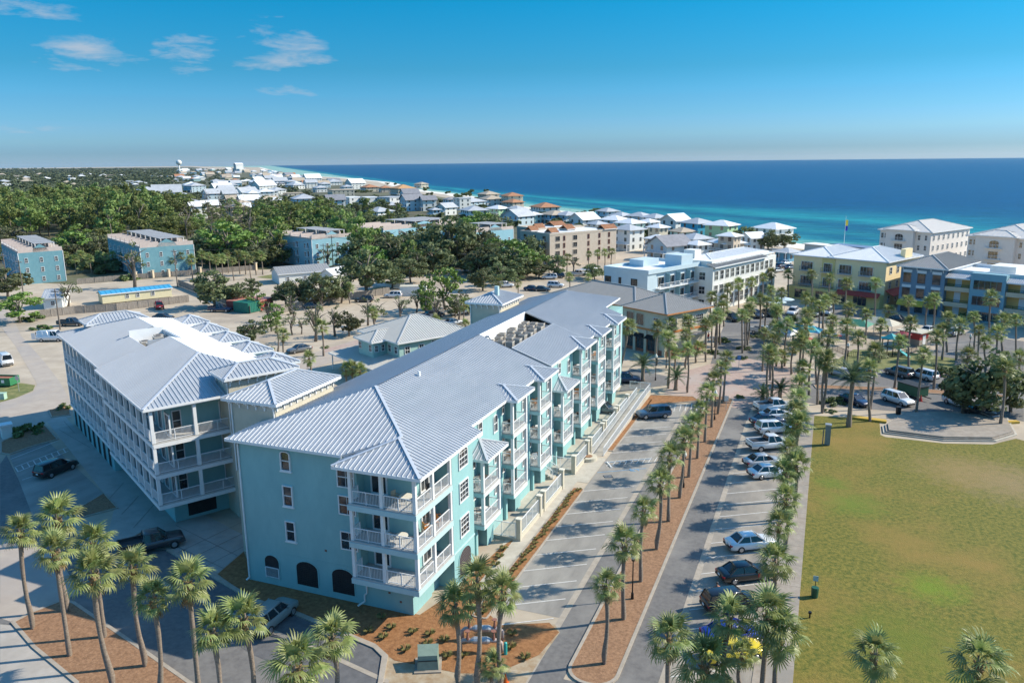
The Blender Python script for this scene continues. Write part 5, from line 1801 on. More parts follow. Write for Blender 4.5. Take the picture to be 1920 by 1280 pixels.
# pale blue and white apartment block on the town street
t = thing('apartment_block', 'pale blue flat-roofed apartment block with red balcony chairs behind the cream building', 'building', (-47.3, 176.5, 0), DEG(-24.5))
S_ = Loc(t)
S_.box('wall', 0, 0, 0, 11.8, 19, 10.6, M_PALEB)
flat_roof(t, 0, 0, 12.4, 20.5, 10.6, pm=M_PALEB)
S_.box('wall', 11.8, 0, 0, 12.2, 3.2, 10.55, M_PALEB)
S_.box('stair_head', 7.5, 13, 10.6, 12, 17.5, 13.4, M_PALEB)
S_.box('roof_room', 1.0, 8, 10.6, 5, 14, 12.2, M_PALEB)
for z in (1.0, 4.2, 7.6):
    for x in (1.2, 4.6, 8.6):
        S_.win(x, 0, z, FRONT, .7 if x == 4.6 else 1.7, 1.5, frame=M_DARK)
for z in (.2, 3.6, 7.0):
    S_.box('balcony_floor', 11.8, 3.2, z - .2, 13.2, 20.3, z, M_WHITE)
    S_.rail((13.1, 3.3, z), (13.1, 20.2, z), h=1.0, sp=.25)
    for y in (5.5, 9.5, 13.5, 17.5):
        S_.win(11.8, y, z + .02, RIGHTF, 2.4, 2.3, nx=2, ny=1)
        S_.box('screen', 11.82, y + 1.7, z, 13.05, y + 1.82, z + 2.9, M_TEALB)
t = thing('apartment_block', 'long white three-storey block with a grid of windows on the town street', 'building', (-36.6, 191.6, 0), DEG(-21))
S_ = Loc(t)
S_.box('wall', 0, 0, 0, 13.2, 33, 10.4, M_OFFW)
S_.box('wall', 2.5, 1.5, 10.4, 12.0, 31, 11.6, M_OFFW)
roof(t, hip_faces(1.0, 2.5, 12.4, 33.4, 11.0, .25), M_MEMB, M_WHITE, sp=.6, parts=False)
roof(t, [[(11.6, -.3, 11.2), (13.9, -.3, 10.5), (13.9, 27, 10.5), (11.6, 27, 11.2)]], M_ROOFT, M_SEAMT, parts=False, name='eave_roof')
S_.box('lift_house', 3, 4, 11, 6, 7, 13.6, M_OFFW)
for f, z in enumerate((.9, 4.0, 7.3)):
    for k in range(12):
        S_.win(13.2, 1.6 + k * 2.6, z, RIGHTF, 1.75, 2.2 if f else 2.6, nx=2, ny=2, frame=M_OFFW, glass=M_GLASSB if (k + f) % 3 else M_GLASS)
    for x in (3.3, 7, 10.5):
        S_.win(x, 0, z, FRONT, 1.7, 1.9, nx=2, ny=2)

# yellow building
t = thing('apartment_block', 'pale yellow three-storey building with white metal roof and blue balconies near the beach', 'building', (-8.6, 215.3, 0), DEG(-27))
S_ = Loc(t)
S_.box('wall', .5, .5, 0, 24, 19, 10.7, M_YELLOWP)
S_.box('wall', 8.2, .35, 0, 11.5, .5, 10.6, M_YELLOW)
S_.box('shopfront', .3, -1.8, 0, 24.1, .35, 3.2, M_YELLOW)
roof(t, hip_faces(0, 0, 11.5, 19, 10.9, .32), M_MEMB, M_WHITE, sp=.5, parts=False)
roof(t, hip_faces(9.5, .02, 24.7, 19.5, 10.95, .32), M_MEMB, M_WHITE, sp=.5, parts=False, name='roof')
S_.box('gable_parapet', 23.2, 9.5, 10.5, 24.3, 13.5, 13.2, M_YELLOWP)
for z in (.0, 3.6, 7.2):
    for x in (4.2, 9.8, 14.2, 19.4):
        if z > 0:
            S_.win(x, .34 if x == 9.8 else .5, z, FRONT, 3.2 if x != 9.8 else 2.2, 2.2, nx=4, ny=1)
            S_.rail((x - 1.5, -.45, z), (x + 1.5, -.45, z), m=mat('blue_grey_rail', (.12, .19, .25), None, rough=.5), sp=.2)
            S_.box('balcony_floor', x - 1.6, -.5, z - .15, x + 1.6, .34, z, M_STEEL)
        else:
            S_.win(x, -1.8, .3, FRONT, 3.4, 2.4, nx=3, ny=1, frame=M_YELLOW)
for z in (1, 4.4, 7.8):
    for y in (3, 6.8, 11, 15.5):
        S_.win(24, y, z, RIGHTF, 1.2, 1.7, nx=2, ny=2)
for x in (2, 14):
    S_.rail((x - 1.5, -1.7, 3.2), (x + 7, -1.7, 3.2), m=MATS['blue_grey_rail'], sp=.2)
a = MB().slab([(24.0, 1.0, 4.2), (24.0, 17, 4.2), (26.0, 17, 3.0), (26.0, 1.0, 3.0)], .1)
link('awning', a.mesh('awning', M_AWNR), t)
a = MB().slab([(13.8, -1.7, 3.7), (24.2, -1.7, 3.7), (24.2, -3.2, 2.8), (13.8, -3.2, 2.8)], .1)
link('awning', a.mesh('awning', M_AWNR), t)

# blue and ochre building on the right
t = thing('apartment_block', 'blue, teal and ochre apartment building with hipped grey roof and yellow awnings at right', 'building', (15.2, 201.0, 0), DEG(-26))
S_ = Loc(t)
S_.box('wall', .5, .5, 0, 10, 19, 10.6, M_BLUEW)
S_.box('wall', 10, 2.2, 0, 58, 17, 9.6, M_OCHRE)
S_.box('bay', 15.2, .4, 0, 22.0, 2.2, 10.4, M_TEALB)
S_.box('bay', 28.5, .3, 0, 36, 2.2, 10.8, M_BLUEW)
S_.box('bay', 42, .4, 0, 49, 2.2, 10.4, M_TEALB)
roof(t, hip_faces(-.3, -.3, 10.8, 19.8, 10.7, .42), M_ROOFT, M_SEAMT, sp=.45, parts=False)
roof(t, hip_faces(27.8, -.3, 36.8, 16, 10.9, .42), M_ROOFT, M_SEAMT, sp=.45, parts=False, name='roof')
flat_roof(t, 10.1, 3, 27.7, 17, 9.7, par=.8)
S_.box('roof_room', 17, 6, 9.7, 22, 12, 11.6, M_OFFW)
for f, z in enumerate((.2, 3.5, 6.9)):
    for x in (2.0, 5.1, 8.3):
        S_.win(x, .5, z, FRONT, 1.9, 2.4, nx=1, ny=1, frame=M_BLUEW)
        S_.box('shutter', x - 1.0, .4, z + 2.4, x + 1.0, .47, z + 3.0, M_WHITE)
    for x0, x1 in ((10.1, 15.1), (22.1, 28.4), (36.1, 41.9)):
        S_.box('balcony_wall', x0, .6, z - .9, x1, .85, z + .05, M_TAN)
        S_.box('balcony_floor', x0, .85, z - .3, x1, 2.2, z - .1, M_TAN)
        S_.rail((x0 + .1, .7, z + .05), (x1 - .1, .7, z + .05), h=.6, m=M_BLACK, sp=.2)
        S_.win((x0 + x1) / 2 - .3, 2.2, z - .05, FRONT, 1.3, 2.2, nx=1, ny=1, frame=M_WHITE, glass=mat('white_door', (.6, .65, .68), None, rough=.5))
    for x0 in (15.2, 28.5, 42):
        S_.win(x0 + 3.4, .4 if x0 != 28.5 else .3, z, FRONT, 5.6, 2.1, nx=5, ny=1, frame=M_TEALB)
for x0, x1 in ((10.1, 15.1), (22.1, 28.4), (36.1, 41.9)):
    roof(t, [[(x0, .3, 9.0), (x1, .3, 9.0), (x1, 2.3, 9.8), (x0, 2.3, 9.8)]], M_ROOF, M_SEAM, parts=False, name='canopy_roof')
for x in (2.0, 5.1, 8.3):
    a = MB()
    for k in range(5):
        a0, a1 = k * .314, (k + 1) * .314
        a.slab([(x - 1.3, .5 - 1.4 * math.sin(a0), 1.9 + 1.2 * math.cos(a0)), (x + 1.3, .5 - 1.4 * math.sin(a0), 1.9 + 1.2 * math.cos(a0)), (x + 1.3, .5 - 1.4 * math.sin(a1), 1.9 + 1.2 * math.cos(a1)), (x - 1.3, .5 - 1.4 * math.sin(a1), 1.9 + 1.2 * math.cos(a1))], .05)
    link('awning', a.mesh('awning', M_AWNY), t)
for y in (4, 9, 14):
    for z in (1, 4.3, 7.7):
        S_.win(10, y, z, RIGHTF, 1.2, 1.6) if z > 100 else None
    bracket(t, (.5, y, 10.1), LEFTF)
for x in (1, 4, 7, 9.6):
    bracket(t, (x, .5, 10.1), FRONT)


# white beachfront condominiums
def condo(label, x, y, rz, w=16, d=26, h=13.0):
    t = thing('beach_condominium', label, 'building', (x, y, 0), DEG(rz), 'white condominiums on the beach')
    S = Loc(t)
    S.box('wall', 0, 0, 0, w, d, h, M_PEACH)
    S.box('wall', 2.6, -1.6, 0, w - 4.5, 0, h + .4, M_PEACH)
    roof(t, hip_faces(-.6, -.6, w + .6, d + .6, h + .1, .32), mat('pale_tile_roof', (.62, .58, .53), (.68, .64, .59), 1.5, .8), mat('pale_tile_ridge', (.58, .55, .52), None), sp=1.2, parts=False)
    roof(t, hip_faces(2.0, -2.2, w - 3.9, 6, h + .5, .32), MATS['pale_tile_roof'], MATS['pale_tile_ridge'], sp=1.2, parts=False, name='bay_roof')
    for z in (.8, 4.0, 7.2, 10.2):
        cx = (2.6 + w - 4.5) / 2
        window(t, (cx, -1.6, z), FRONT, 2.6, 2.1, arch=z > 9, nx=3, ny=1, frame=M_PEACH)
        pbox('balcony_floor', t, cx - 2.1, -2.6, z - .2, cx + 2.1, -1.6, z, M_PEACH)
        railing(t, (cx - 2, -2.55, z), (cx + 2, -2.55, z), sp=.25, m=M_WHITE)
        for xx in (.8, 1.9, w - 3.4, w - 1.4):
            window(t, (xx, 0, z + .3), FRONT, .85, 1.6, frame=M_WHITE)
        for k in range(8):
            window(t, (w, 1.8 + k * (d - 3.4) / 7, z + .3), RIGHTF, .95, 1.6, frame=M_WHITE)
    return t


condo('white four-storey beach condominium with arched balcony, left of the pair', 14.6, 272, -31, 15.5, 25)
condo('white four-storey beach condominium at the right edge, right of the pair', 36.5, 257, -31, 17, 25)

# beige condominium with terracotta gables
t = thing('condominium', 'beige four-storey condominium with flat roof and terracotta gables', 'building', (-100.7, 262, 0), DEG(-33))
S_ = Loc(t)
S_.box('wall', 0, 0, 0, 16.8, 30, 10.6, M_BEIGE)
S_.box('wall', -13, 8, 0, 0, 28, 10.9, mat('grey_beige_stucco', (.33, .3, .27), (.37, .34, .3), 1, .85))
flat_roof(t, 0, 0, 16.8, 30, 10.6, pm=M_BEIGE, par=.5)
flat_roof(t, -13, 8, 0, 28, 10.9, pm=M_BEIGE, par=.5)
for (x, y, w_, d_) in ((1, 1.2, 4, 3.5), (12.2, 1.2, 4, 3.5), (13, 24, 4.2, 6.3), (4, 14, 5, 4), (-12, 20, 6, 6), (-6, 9, 4, 4)):
    roof(t, [[(x, y, 11.2), (x, y + d_, 11.2), (x + w_ / 2, y + d_, 12.6), (x + w_ / 2, y, 12.6)], [(x + w_, y, 11.2), (x + w_, y + d_, 11.2), (x + w_ / 2, y + d_, 12.6), (x + w_ / 2, y, 12.6)]], M_TERRA, M_TERRA, parts=False, name='gable_roof', sp=.5)
    S_.box('gable_block', x + .3, y + .2, 10.6, x + w_ - .3, y + d_ - .2, 11.3, M_BEIGE)
for z in (.8, 3.4, 5.9, 8.3):
    for x in (3, 8.4, 13.8):
        S_.win(x, 0, z, FRONT, 1.9, 1.8, frame=M_BEIGE, nx=2, ny=1)
        S_.box('balcony_floor', x - 1.4, -1.0, z - .15, x + 1.4, 0, z, M_BEIGE)
        S_.rail((x - 1.3, -.95, z), (x + 1.3, -.95, z), sp=.25, m=M_WHITE, h=.9)
    for k, y in enumerate((3.4, 6.2, 11, 17, 22, 26.5)):
        S_.win(16.8, y, z, RIGHTF, 1.9 if k in (0, 2) else .9, 1.7, frame=M_BEIGE if k in (0, 2) else M_BRICK, nx=2, ny=1)


# blue townhouse rows with roof terraces
def townhouses(label, x, y, rz, L, d, h, m, nside=5, nend=2):
    t = thing('townhouse_row', label, 'townhouses', (x, y, 0), rz, 'blue townhouse rows')
    S = Loc(t)
    S.box('wall', -L, 0, 0, 0, d, h, m)
    S.box('terrace_floor', -L + .2, .2, h, -.2, d - .2, h + .06, M_CONC)
    gable = [(d * .3, h), (d * .36, h + 1.2), (d * .5, h + 2.4), (d * .64, h + 1.2), (d * .7, h)]
    g = MB().add([(0.0, a, b) for a, b in gable] + [(-.35, a, b) for a, b in gable], [(0, 1, 2, 3, 4), (9, 8, 7, 6, 5), (0, 5, 6, 1), (1, 6, 7, 2), (2, 7, 8, 3), (3, 8, 9, 4)])
    link('gable_parapet', g.mesh('gable_parapet', m), t)
    n = max(2, int(L / 6.0))
    for k in range(n + 1):
        xx = -L + L * k / n
        S.box('party_parapet', xx - .2 if k else xx, .1, h, xx + .2 if k < n else xx, d * .34, h + 1.7, M_PINKP)
        S.box('party_parapet', xx - .2 if k else xx, d * .34 + .003, h, xx + .2 if k < n else xx, d - .1, h + 1.25, M_PINKP)
    for k in range(n):
        x0, x1 = -L + L * k / n + .5, -L + L * (k + 1) / n - .5
        S.box('pergola_roof', x0 + .3, d * .38, h + 2.4, x1 - .3, d * .86, h + 2.55, mat('pergola_grey', (.3, .3, .31), (.36, .36, .36), 2, .7))
        for xx in (x0 + .2, x1 - .2):
            S.box('post', xx - .12, d * .4, h, xx + .12, d * .4 + .24, h + 2.4, M_PEACH)
            S.box('post', xx - .12, d * .82, h, xx + .12, d * .82 + .24, h + 2.4, M_PEACH)
        S.rail((x0, .2, h), (x1, .2, h), sp=.25, h=1.0, m=M_WHITE)
        S.box('rear_wall', x0, d * .7, h, x1, d * .72, h + 2.38, M_PINKP)
        S.box('side_parapet', x0 - .3, 0.0, h + .06, x1 + .3, .18, h + .55, M_PINKP)
        for z in (.6, 3.5, 6.4):
            if z < h - 2:
                S.win((x0 + x1) / 2 - 1.1, 0, z, FRONT, 1.0, 1.6)
                S.win((x0 + x1) / 2 + 1.1, 0, z, FRONT, 1.1, 2.0, nx=2, ny=1)
                S.box('balcony', (x0 + x1) / 2 + .3, -.7, z - .15, (x0 + x1) / 2 + 1.9, 0, z, M_WHITE)
                S.rail(((x0 + x1) / 2 + .3, -.68, z), ((x0 + x1) / 2 + 1.9, -.68, z), sp=.25, h=.9)
    for k in range(nend):
        yy = d * (k + .5) / nend
        for z in (.6, 3.5, 6.4):
            if z < h - 2:
                S.win(0, yy, z, RIGHTF, .9, 1.5)
    S.rail((-.15, .3, h), (-.15, d * .28, h), sp=.25, h=1.0)
    S.rail((-.15, d * .72, h), (-.15, d - .3, h), sp=.25, h=1.0)
    S.box('corner_trim', -.12, -.06, 0, .06, .12, h, M_WHITE)
    S.box('corner_trim', -.12, d - .12, 0, .06, d + .06, h, M_WHITE)
    return t


townhouses('blue stuccoed townhouse row at the left edge with roof terraces and stepped gable', -225, 167, RZ2, 36, 12, 9.5, M_TOWNB, nend=3)
townhouses('blue townhouse row with roof terraces in the wood, second from the left', -200, 189, RZ2, 42, 16.5, 9.5, M_TOWNB, nend=4)
townhouses('pale blue townhouse block with terraces standing alone behind the dirt yard', -163, 227, DEG(-25), 22, 16, 9.5, M_TOWNP, nend=4)
townhouses('pale blue townhouse row partly behind the dense dark tree', -164, 276, DEG(-20), 20, 44, 8.5, M_TOWNP, nend=8)
townhouses('small pale townhouse block right of the dense dark tree', -127, 283, DEG(-25), 14, 20, 8.0, M_TOWNP, nend=4)

# low buildings of the back yards
t = thing('mobile_home', 'long pale yellow mobile home with bright blue roof behind the fence', 'mobile home', G(193, 571), math.atan2(*(lambda d: (d.y, d.x))(G(323, 557) - G(193, 571))))
L = (G(323, 557) - G(193, 571)).length
pbox('wall', t, 0, 0, .2, L, 4.5, 2.6, mat('pale_yellow_siding', (.6, .55, .35), (.66, .6, .4), 2, .8))
roof(t, [[(-.3, -.3, 2.6), (L + .3, -.3, 2.6), (L + .3, 2.3, 3.2), (-.3, 2.3, 3.2)], [(-.3, 4.9, 2.6), (L + .3, 4.9, 2.6), (L + .3, 2.3, 3.2), (-.3, 2.3, 3.2)]], mat('bright_blue_roof', (.05, .3, .5), (.06, .34, .55), 2, .5), mat('bright_blue_seam', (.06, .36, .58), None), sp=1.2, parts=False)
for x in (L * .35, L * .5, L * .72):
    window(t, (x, 0, 1.0), FRONT, .9, 1.1)
for nm, lb, a, b, dep, h, wm, rm in (('shed', 'white shed with grey gabled roof at left behind the fence', (83, 580), (118, 578), 9, 2.8, M_OFFW, M_ROOF), ('workshop', 'low grey-roofed workshop behind the yard oaks', (524, 533), (620, 525), 9, 3.0, M_OFFW, M_ROOFT),
                                     ('shed', 'flat white shed beside the workshop', (625, 530), (660, 523), 5, 2.4, M_OFFW, M_MEMB), ('cottage', 'small cream cottage under the wires', (735, 497), (782, 493), 9, 3.0, M_OFFW, M_ROOFC), ('cottage', 'pale cottage with tan roof left of the beige condominium', (885, 470), (912, 468), 8, 3.2, M_CREAM, M_ROOFT)):
    A, Bq = G(*a), G(*b)
    t = thing(nm, lb, nm, A, math.atan2(Bq.y - A.y, Bq.x - A.x))
    w_ = (Bq - A).length
    pbox('wall', t, 0, 0, 0, w_, dep, h, wm)
    roof(t, [[(-.4, -.4, h), (w_ + .4, -.4, h), (w_ + .4, dep / 2, h + 1.6), (-.4, dep / 2, h + 1.6)], [(-.4, dep + .4, h), (w_ + .4, dep + .4, h), (w_ + .4, dep / 2, h + 1.6), (-.4, dep / 2, h + 1.6)]], rm, M_SEAM, sp=.8, parts=False)
    g = MB()
    for x in (0, w_ - .02):
        g.add([(x, 0, h - .05), (x, dep, h - .05), (x, dep / 2, h + 1.45), (x + .02, 0, h - .05), (x + .02, dep, h - .05), (x + .02, dep / 2, h + 1.45)], [(0, 2, 1), (3, 4, 5)])
    link('gable', g.mesh('gable', wm), t)
    for k in range(max(1, int(w_ / 4))):
        window(t, (w_ * (k + .5) / max(1, int(w_ / 4)), 0, .9), FRONT, 1.0, 1.1)

# ------------------------------------------------------------------ houses of the coast
WALLC = {'white': M_OFFW, 'cream': M_CREAM, 'blue': mat('house_blue', (.16, .38, .52), (.19, .42, .56), 1, .8), 'grey blue': M_PALEB, 'green': mat('house_green', (.36, .55, .33), (.4, .6, .37), 1, .8),
         'mint': mat('house_mint', (.42, .6, .55), (.46, .64, .59), 1, .8), 'bright blue': mat('house_bright_blue', (.05, .36, .55), (.06, .4, .6), 1, .8), 'beige': M_BEIGE, 'yellow': M_YELLOWP, 'red': mat('house_red', (.45, .1, .07), (.5, .13, .09), 1, .8)}
ROOFC_ = {'silver': mat('house_silver_roof', (.42, .43, .44), (.52, .53, .54), .3, .6, metal=.1), 'white': M_MEMB, 'terracotta': M_TERRA, 'tan': mat('house_tan_roof', (.42, .34, .25), (.48, .4, .3), .6, .8), 'orange': mat('house_orange_roof', (.5, .27, .11), (.56, .32, .15), .6, .8), 'dark': mat('house_slate_roof', (.2, .2, .22), (.27, .27, .29), .6, .8)}


def house(label, p, w, d, h, rz, wc, rc, style, floors, wins=True):
    t = thing('coastal_house', label, 'house', (p[0], p[1], 0), rz, 'houses along the coast')
    pbox('wall', t, -w / 2, -d / 2, 0, w / 2, d / 2, h, WALLC[wc])
    mb = MB()
    o = .9
    if style == 'hip':
        for f in hip_faces(-w / 2 - o, -d / 2 - o, w / 2 + o, d / 2 + o, h, .36):
            mb.slab(f, .25)
    elif style == 'gable':
        zt = h + w / 2 * .6
        for sx in (-1, 1):
            mb.slab([(sx * (w / 2 + o), -d / 2 - o, h - .3), (sx * (w / 2 + o), d / 2 + o, h - .3), (0, d / 2 + o, zt), (0, -d / 2 - o, zt)], .25)
        g = MB().add([(-w / 2, -d / 2, h), (w / 2, -d / 2, h), (0, -d / 2, zt - .3), (-w / 2, d / 2, h), (w / 2, d / 2, h), (0, d / 2, zt - .3)], [(0, 1, 2), (4, 3, 5), (0, 2, 5, 3), (1, 4, 5, 2)])
        link('gable', g.mesh('gable', WALLC[wc]), t)
    else:
        mb.box(-w / 2 - .2, -d / 2 - .2, h, w / 2 + .2, d / 2 + .2, h + .7)
    link('roof', mb.mesh('roof', ROOFC_[rc]), t)
    if wins:
        fh = h / floors
        for f in range(floors):
            n = max(2, int(w / 3.6))
            for k in range(n):
                pbox('window', t, -w / 2 + w * (k + .5) / n - .6, -d / 2 - .06, f * fh + fh * .3, -w / 2 + w * (k + .5) / n + .6, -d / 2 + .02, f * fh + fh * .3 + 1.5, M_GLASSB if (k + f) % 3 else M_GLASS)
            n = max(2, int(d / 4.2))
            for k in range(n):
                pbox('window', t, w / 2 - .02, -d / 2 + d * (k + .5) / n - .55, f * fh + fh * .3, w / 2 + .06, -d / 2 + d * (k + .5) / n + .55, f * fh + fh * .3 + 1.5, M_GLASSB)
        pbox('deck', t, -w / 2, -d / 2 - 1.6, fh - .2, w / 2, -d / 2, fh, M_WHITE)
        railing(t, (-w / 2, -d / 2 - 1.55, fh), (w / 2, -d / 2 - 1.55, fh), sp=.5, t=.05)
        for k in range(3):
            x = -w / 2 + .2 + (w - .4) * k / 2
            pbox('post', t, x - .12, -d / 2 - 1.6, 0, x + .12, -d / 2 - 1.4, fh - .2, M_WHITE)
    return t


HS = [  # x, y of the eave in pixels, width px, wall, roof, style, floors
    (802, 374, 26, 'white', 'dark', 'gable', 3), (772, 374, 36, 'grey blue', 'dark', 'gable', 3), (881, 378, 50, 'grey blue', 'silver', 'hip', 2), (889, 394, 50, 'white', 'silver', 'hip', 2), (837, 388, 28, 'white', 'silver', 'gable', 2),
    (866, 373, 30, 'white', 'silver', 'flat', 3), (843, 374, 22, 'grey blue', 'dark', 'hip', 2), (916, 364, 36, 'beige', 'tan', 'hip', 3), (921, 373, 42, 'white', 'tan', 'hip', 2), (960, 367, 38, 'cream', 'terracotta', 'hip', 3), (962, 379, 34, 'beige', 'terracotta', 'hip', 2),
    (1022, 388, 50, 'white', 'terracotta', 'hip', 2), (933, 391, 36, 'green', 'white', 'hip', 2), (968, 391, 30, 'white', 'silver', 'hip', 2), (972, 404, 44, 'grey blue', 'silver', 'gable', 2), (1039, 402, 44, 'blue', 'tan', 'hip', 2), (1064, 403, 40, 'grey blue', 'silver', 'hip', 2),
    (1095, 410, 42, 'white', 'white', 'gable', 2), (1139, 396, 36, 'grey blue', 'silver', 'hip', 2), (1164, 404, 36, 'white', 'silver', 'hip', 2), (1199, 405, 40, 'grey blue', 'silver', 'hip', 2), (1228, 408, 42, 'white', 'silver', 'hip', 2), (1152, 412, 46, 'grey blue', 'white', 'hip', 2),
    (1181, 418, 46, 'mint', 'white', 'hip', 2), (1216, 416, 32, 'grey blue', 'white', 'hip', 2), (1266, 412, 40, 'white', 'white', 'gable', 3), (1234, 426, 30, 'cream', 'white', 'hip', 3), (1307, 418, 50, 'bright blue', 'silver', 'hip', 3), (1353, 422, 50, 'green', 'white', 'hip', 3),
    (1280, 434, 40, 'mint', 'tan', 'hip', 2), (1450, 428, 58, 'white', 'white', 'hip', 2), (1368, 442, 34, 'beige', 'white', 'hip', 3), (1178, 430, 50, 'white', 'silver', 'hip', 3), (1232, 447, 36, 'white', 'white', 'hip', 2), (1255, 458, 60, 'grey blue', 'dark', 'gable', 2), (1303, 447, 52, 'grey blue', 'silver', 'hip', 2),
    (1307, 458, 36, 'white', 'white', 'hip', 2), (1362, 455, 54, 'beige', 'white', 'hip', 2), (1412, 444, 30, 'white', 'white', 'gable', 2), (1476, 472, 20, 'blue', 'silver', 'hip', 1),
    (585, 334, 28, 'white', 'white', 'gable', 3), (582, 342, 20, 'white', 'silver', 'gable', 3), (624, 341, 34, 'white', 'silver', 'hip', 2), (666, 343, 28, 'white', 'white', 'gable', 3), (693, 351, 32, 'cream', 'terracotta', 'hip', 2), (722, 352, 24, 'beige', 'terracotta', 'hip', 2), (755, 353, 44, 'cream', 'orange', 'hip', 3),
    (524, 339, 24, 'grey blue', 'silver', 'gable', 2), (553, 347, 30, 'white', 'silver', 'hip', 2), (518, 356, 30, 'white', 'silver', 'hip', 2), (470, 351, 24, 'white', 'silver', 'hip', 2), (432, 347, 28, 'white', 'silver', 'hip', 2), (639, 357, 52, 'cream', 'tan', 'flat', 3), (549, 363, 36, 'cream', 'tan', 'flat', 2),
    (570, 372, 52, 'grey blue', 'silver', 'hip', 2), (503, 378, 32, 'grey blue', 'silver', 'hip', 2), (628, 374, 32, 'white', 'dark', 'gable', 3), (660, 371, 34, 'white', 'white', 'flat', 3), (693, 371, 34, 'white', 'white', 'flat', 3), (732, 371, 44, 'white', 'silver', 'flat', 3), (768, 362, 30, 'grey blue', 'dark', 'gable', 2),
    (710, 396, 46, 'white', 'silver', 'hip', 2), (428, 364, 34, 'white', 'white', 'flat', 2), (443, 388, 38, 'beige', 'tan', 'hip', 3), (313, 360, 46, 'white', 'silver', 'gable', 3), (276, 357, 40, 'white', 'silver', 'hip', 3), (338, 364, 24, 'white', 'white', 'flat', 3), (324, 378, 34, 'white', 'silver', 'hip', 2), (359, 379, 34, 'white', 'silver', 'hip', 2), (392, 379, 30, 'white', 'silver', 'hip', 2),
    (217, 348, 34, 'white', 'white', 'flat', 2), (260, 344, 30, 'beige', 'silver', 'hip', 2), (81, 360, 38, 'white', 'white', 'flat', 2), (144, 359, 46, 'white', 'silver', 'flat', 2), (42, 349, 34, 'cream', 'tan', 'flat', 1), (154, 343, 16, 'white', 'white', 'hip', 1), (505, 366, 22, 'red', 'terracotta', 'flat', 1), (735, 384, 30, 'cream', 'silver', 'hip', 2),
    (815, 393, 20, 'grey blue', 'silver', 'hip', 2), (1000, 402, 28, 'mint', 'white', 'hip', 2), (1120, 420, 34, 'white', 'silver', 'hip', 2), (905, 414, 30, 'white', 'silver', 'hip', 1), (480, 340, 20, 'white', 'white', 'hip', 2), (493, 345, 20, 'white', 'silver', 'hip', 2), (505, 347, 18, 'red', 'silver', 'hip', 2), (600, 352, 26, 'white', 'silver', 'hip', 2),
    (650, 350, 22, 'white', 'silver', 'hip', 2), (790, 345, 22, 'beige', 'tan', 'hip', 2)]
r_ = random.Random(5)
for k in range(24):
    HS.append((r_.uniform(335, 520), r_.uniform(346, 392), r_.uniform(22, 34), r_.choice(['white', 'white', 'cream', 'grey blue']), r_.choice(['silver', 'white', 'silver', 'tan']), r_.choice(['hip', 'gable']), 3))
for k in range(215):
    if k > 165:
        x, y = r_.uniform(0, 330), r_.uniform(326, 352)
        HS.append((x, y, r_.uniform(10, 22), r_.choice(['white', 'cream', 'beige']), r_.choice(['silver', 'white', 'tan']), r_.choice(['hip', 'flat']), r_.choice([2, 3])))
        continue
    x = r_.uniform(335, 640)
    y = 317 + (r_.random() ** 1.2) * 28
    edge = 313 + max(0, x - 480) * .145
    if y < edge + 3 or (x < 400 and y > 335):
        continue
    HS.append((x, y, r_.uniform(9, 17) * (y - 300) / 30, r_.choice(['white', 'white', 'cream', 'grey blue', 'beige', 'mint', 'blue']), r_.choice(['silver', 'silver', 'white', 'white', 'tan', 'terracotta', 'dark']), r_.choice(['hip', 'hip', 'gable']), 2))
order = sorted(range(len(HS)), key=lambda i: HS[i][0])
rank = {i: n for n, i in enumerate(order)}
for i, (x, y, wp, wc, rc, st, fl) in enumerate(HS):
    h = {1: 3.2, 2: 5.4, 3: 8.2}[fl]
    p = G(x, y, h)
    dist = math.hypot(p.x, p.y)
    rz = DEG(r_.choice([-38, -30, -45, -22, -38]))
    w = min(max(wp * .9 * dist / FPX, 6), 26)
    p += Vector((p.x, p.y, 0)).normalized() * (w * .3)
    house('%s house with %s %s roof in the coastal town, %s from the left' % (wc, rc, {'hip': 'hipped', 'gable': 'gabled', 'flat': 'flat'}[st], ordinal(rank[i])), p, w, w * (.85 if st != 'gable' else 1.1), h, rz, wc, rc, st, fl, wins=dist < 1500)
# tall landmarks on the far shore
p = G(448, 322)
t = thing('beach_hotel', 'big white gabled hotel on the far shore point', 'hotel', p, DEG(-30))
pbox('wall', t, -14, -16, 0, 14, 16, 30, M_OFFW)
pbox('wing', t, -46, -10, 0, -14.01, 14, 14, M_BEIGE)
pbox('wing', t, 14.01, -12, 0, 42, 14, 12, M_OFFW)
link('roof', MB().slab([(-15, -17, 30), (-15, 17, 30), (0, 17, 37), (0, -17, 37)], 1).slab([(15, -17, 30), (15, 17, 30), (0, 17, 37), (0, -17, 37)], 1).mesh('roof', M_MEMB), t)
for z in (5, 12, 19, 25):
    for x in (-9, -3, 3, 9):
        pbox('window', t, x - 1.5, -16.2, z, x + 1.5, -15.9, z + 3, M_GLASS)
p = G(336, 312.5)
d_ = Vector((p.x, p.y, 0)).normalized()
p = d_ * 3400
t = thing('water_tower', 'white water tower on the horizon', 'water tower', p)
link('tank', MB().tube([(0, 0, 30), (0, 0, 34), (0, 0, 42), (0, 0, 48), (0, 0, 50)], [3, 9, 11, 7, 1], 14).mesh('tank', M_OFFW, True), t)
link('stem', MB().tube([(0, 0, 0), (0, 0, 6), (0, 0, 31)], [5, 2.5, 2.5], 10).mesh('stem', M_OFFW, True), t)
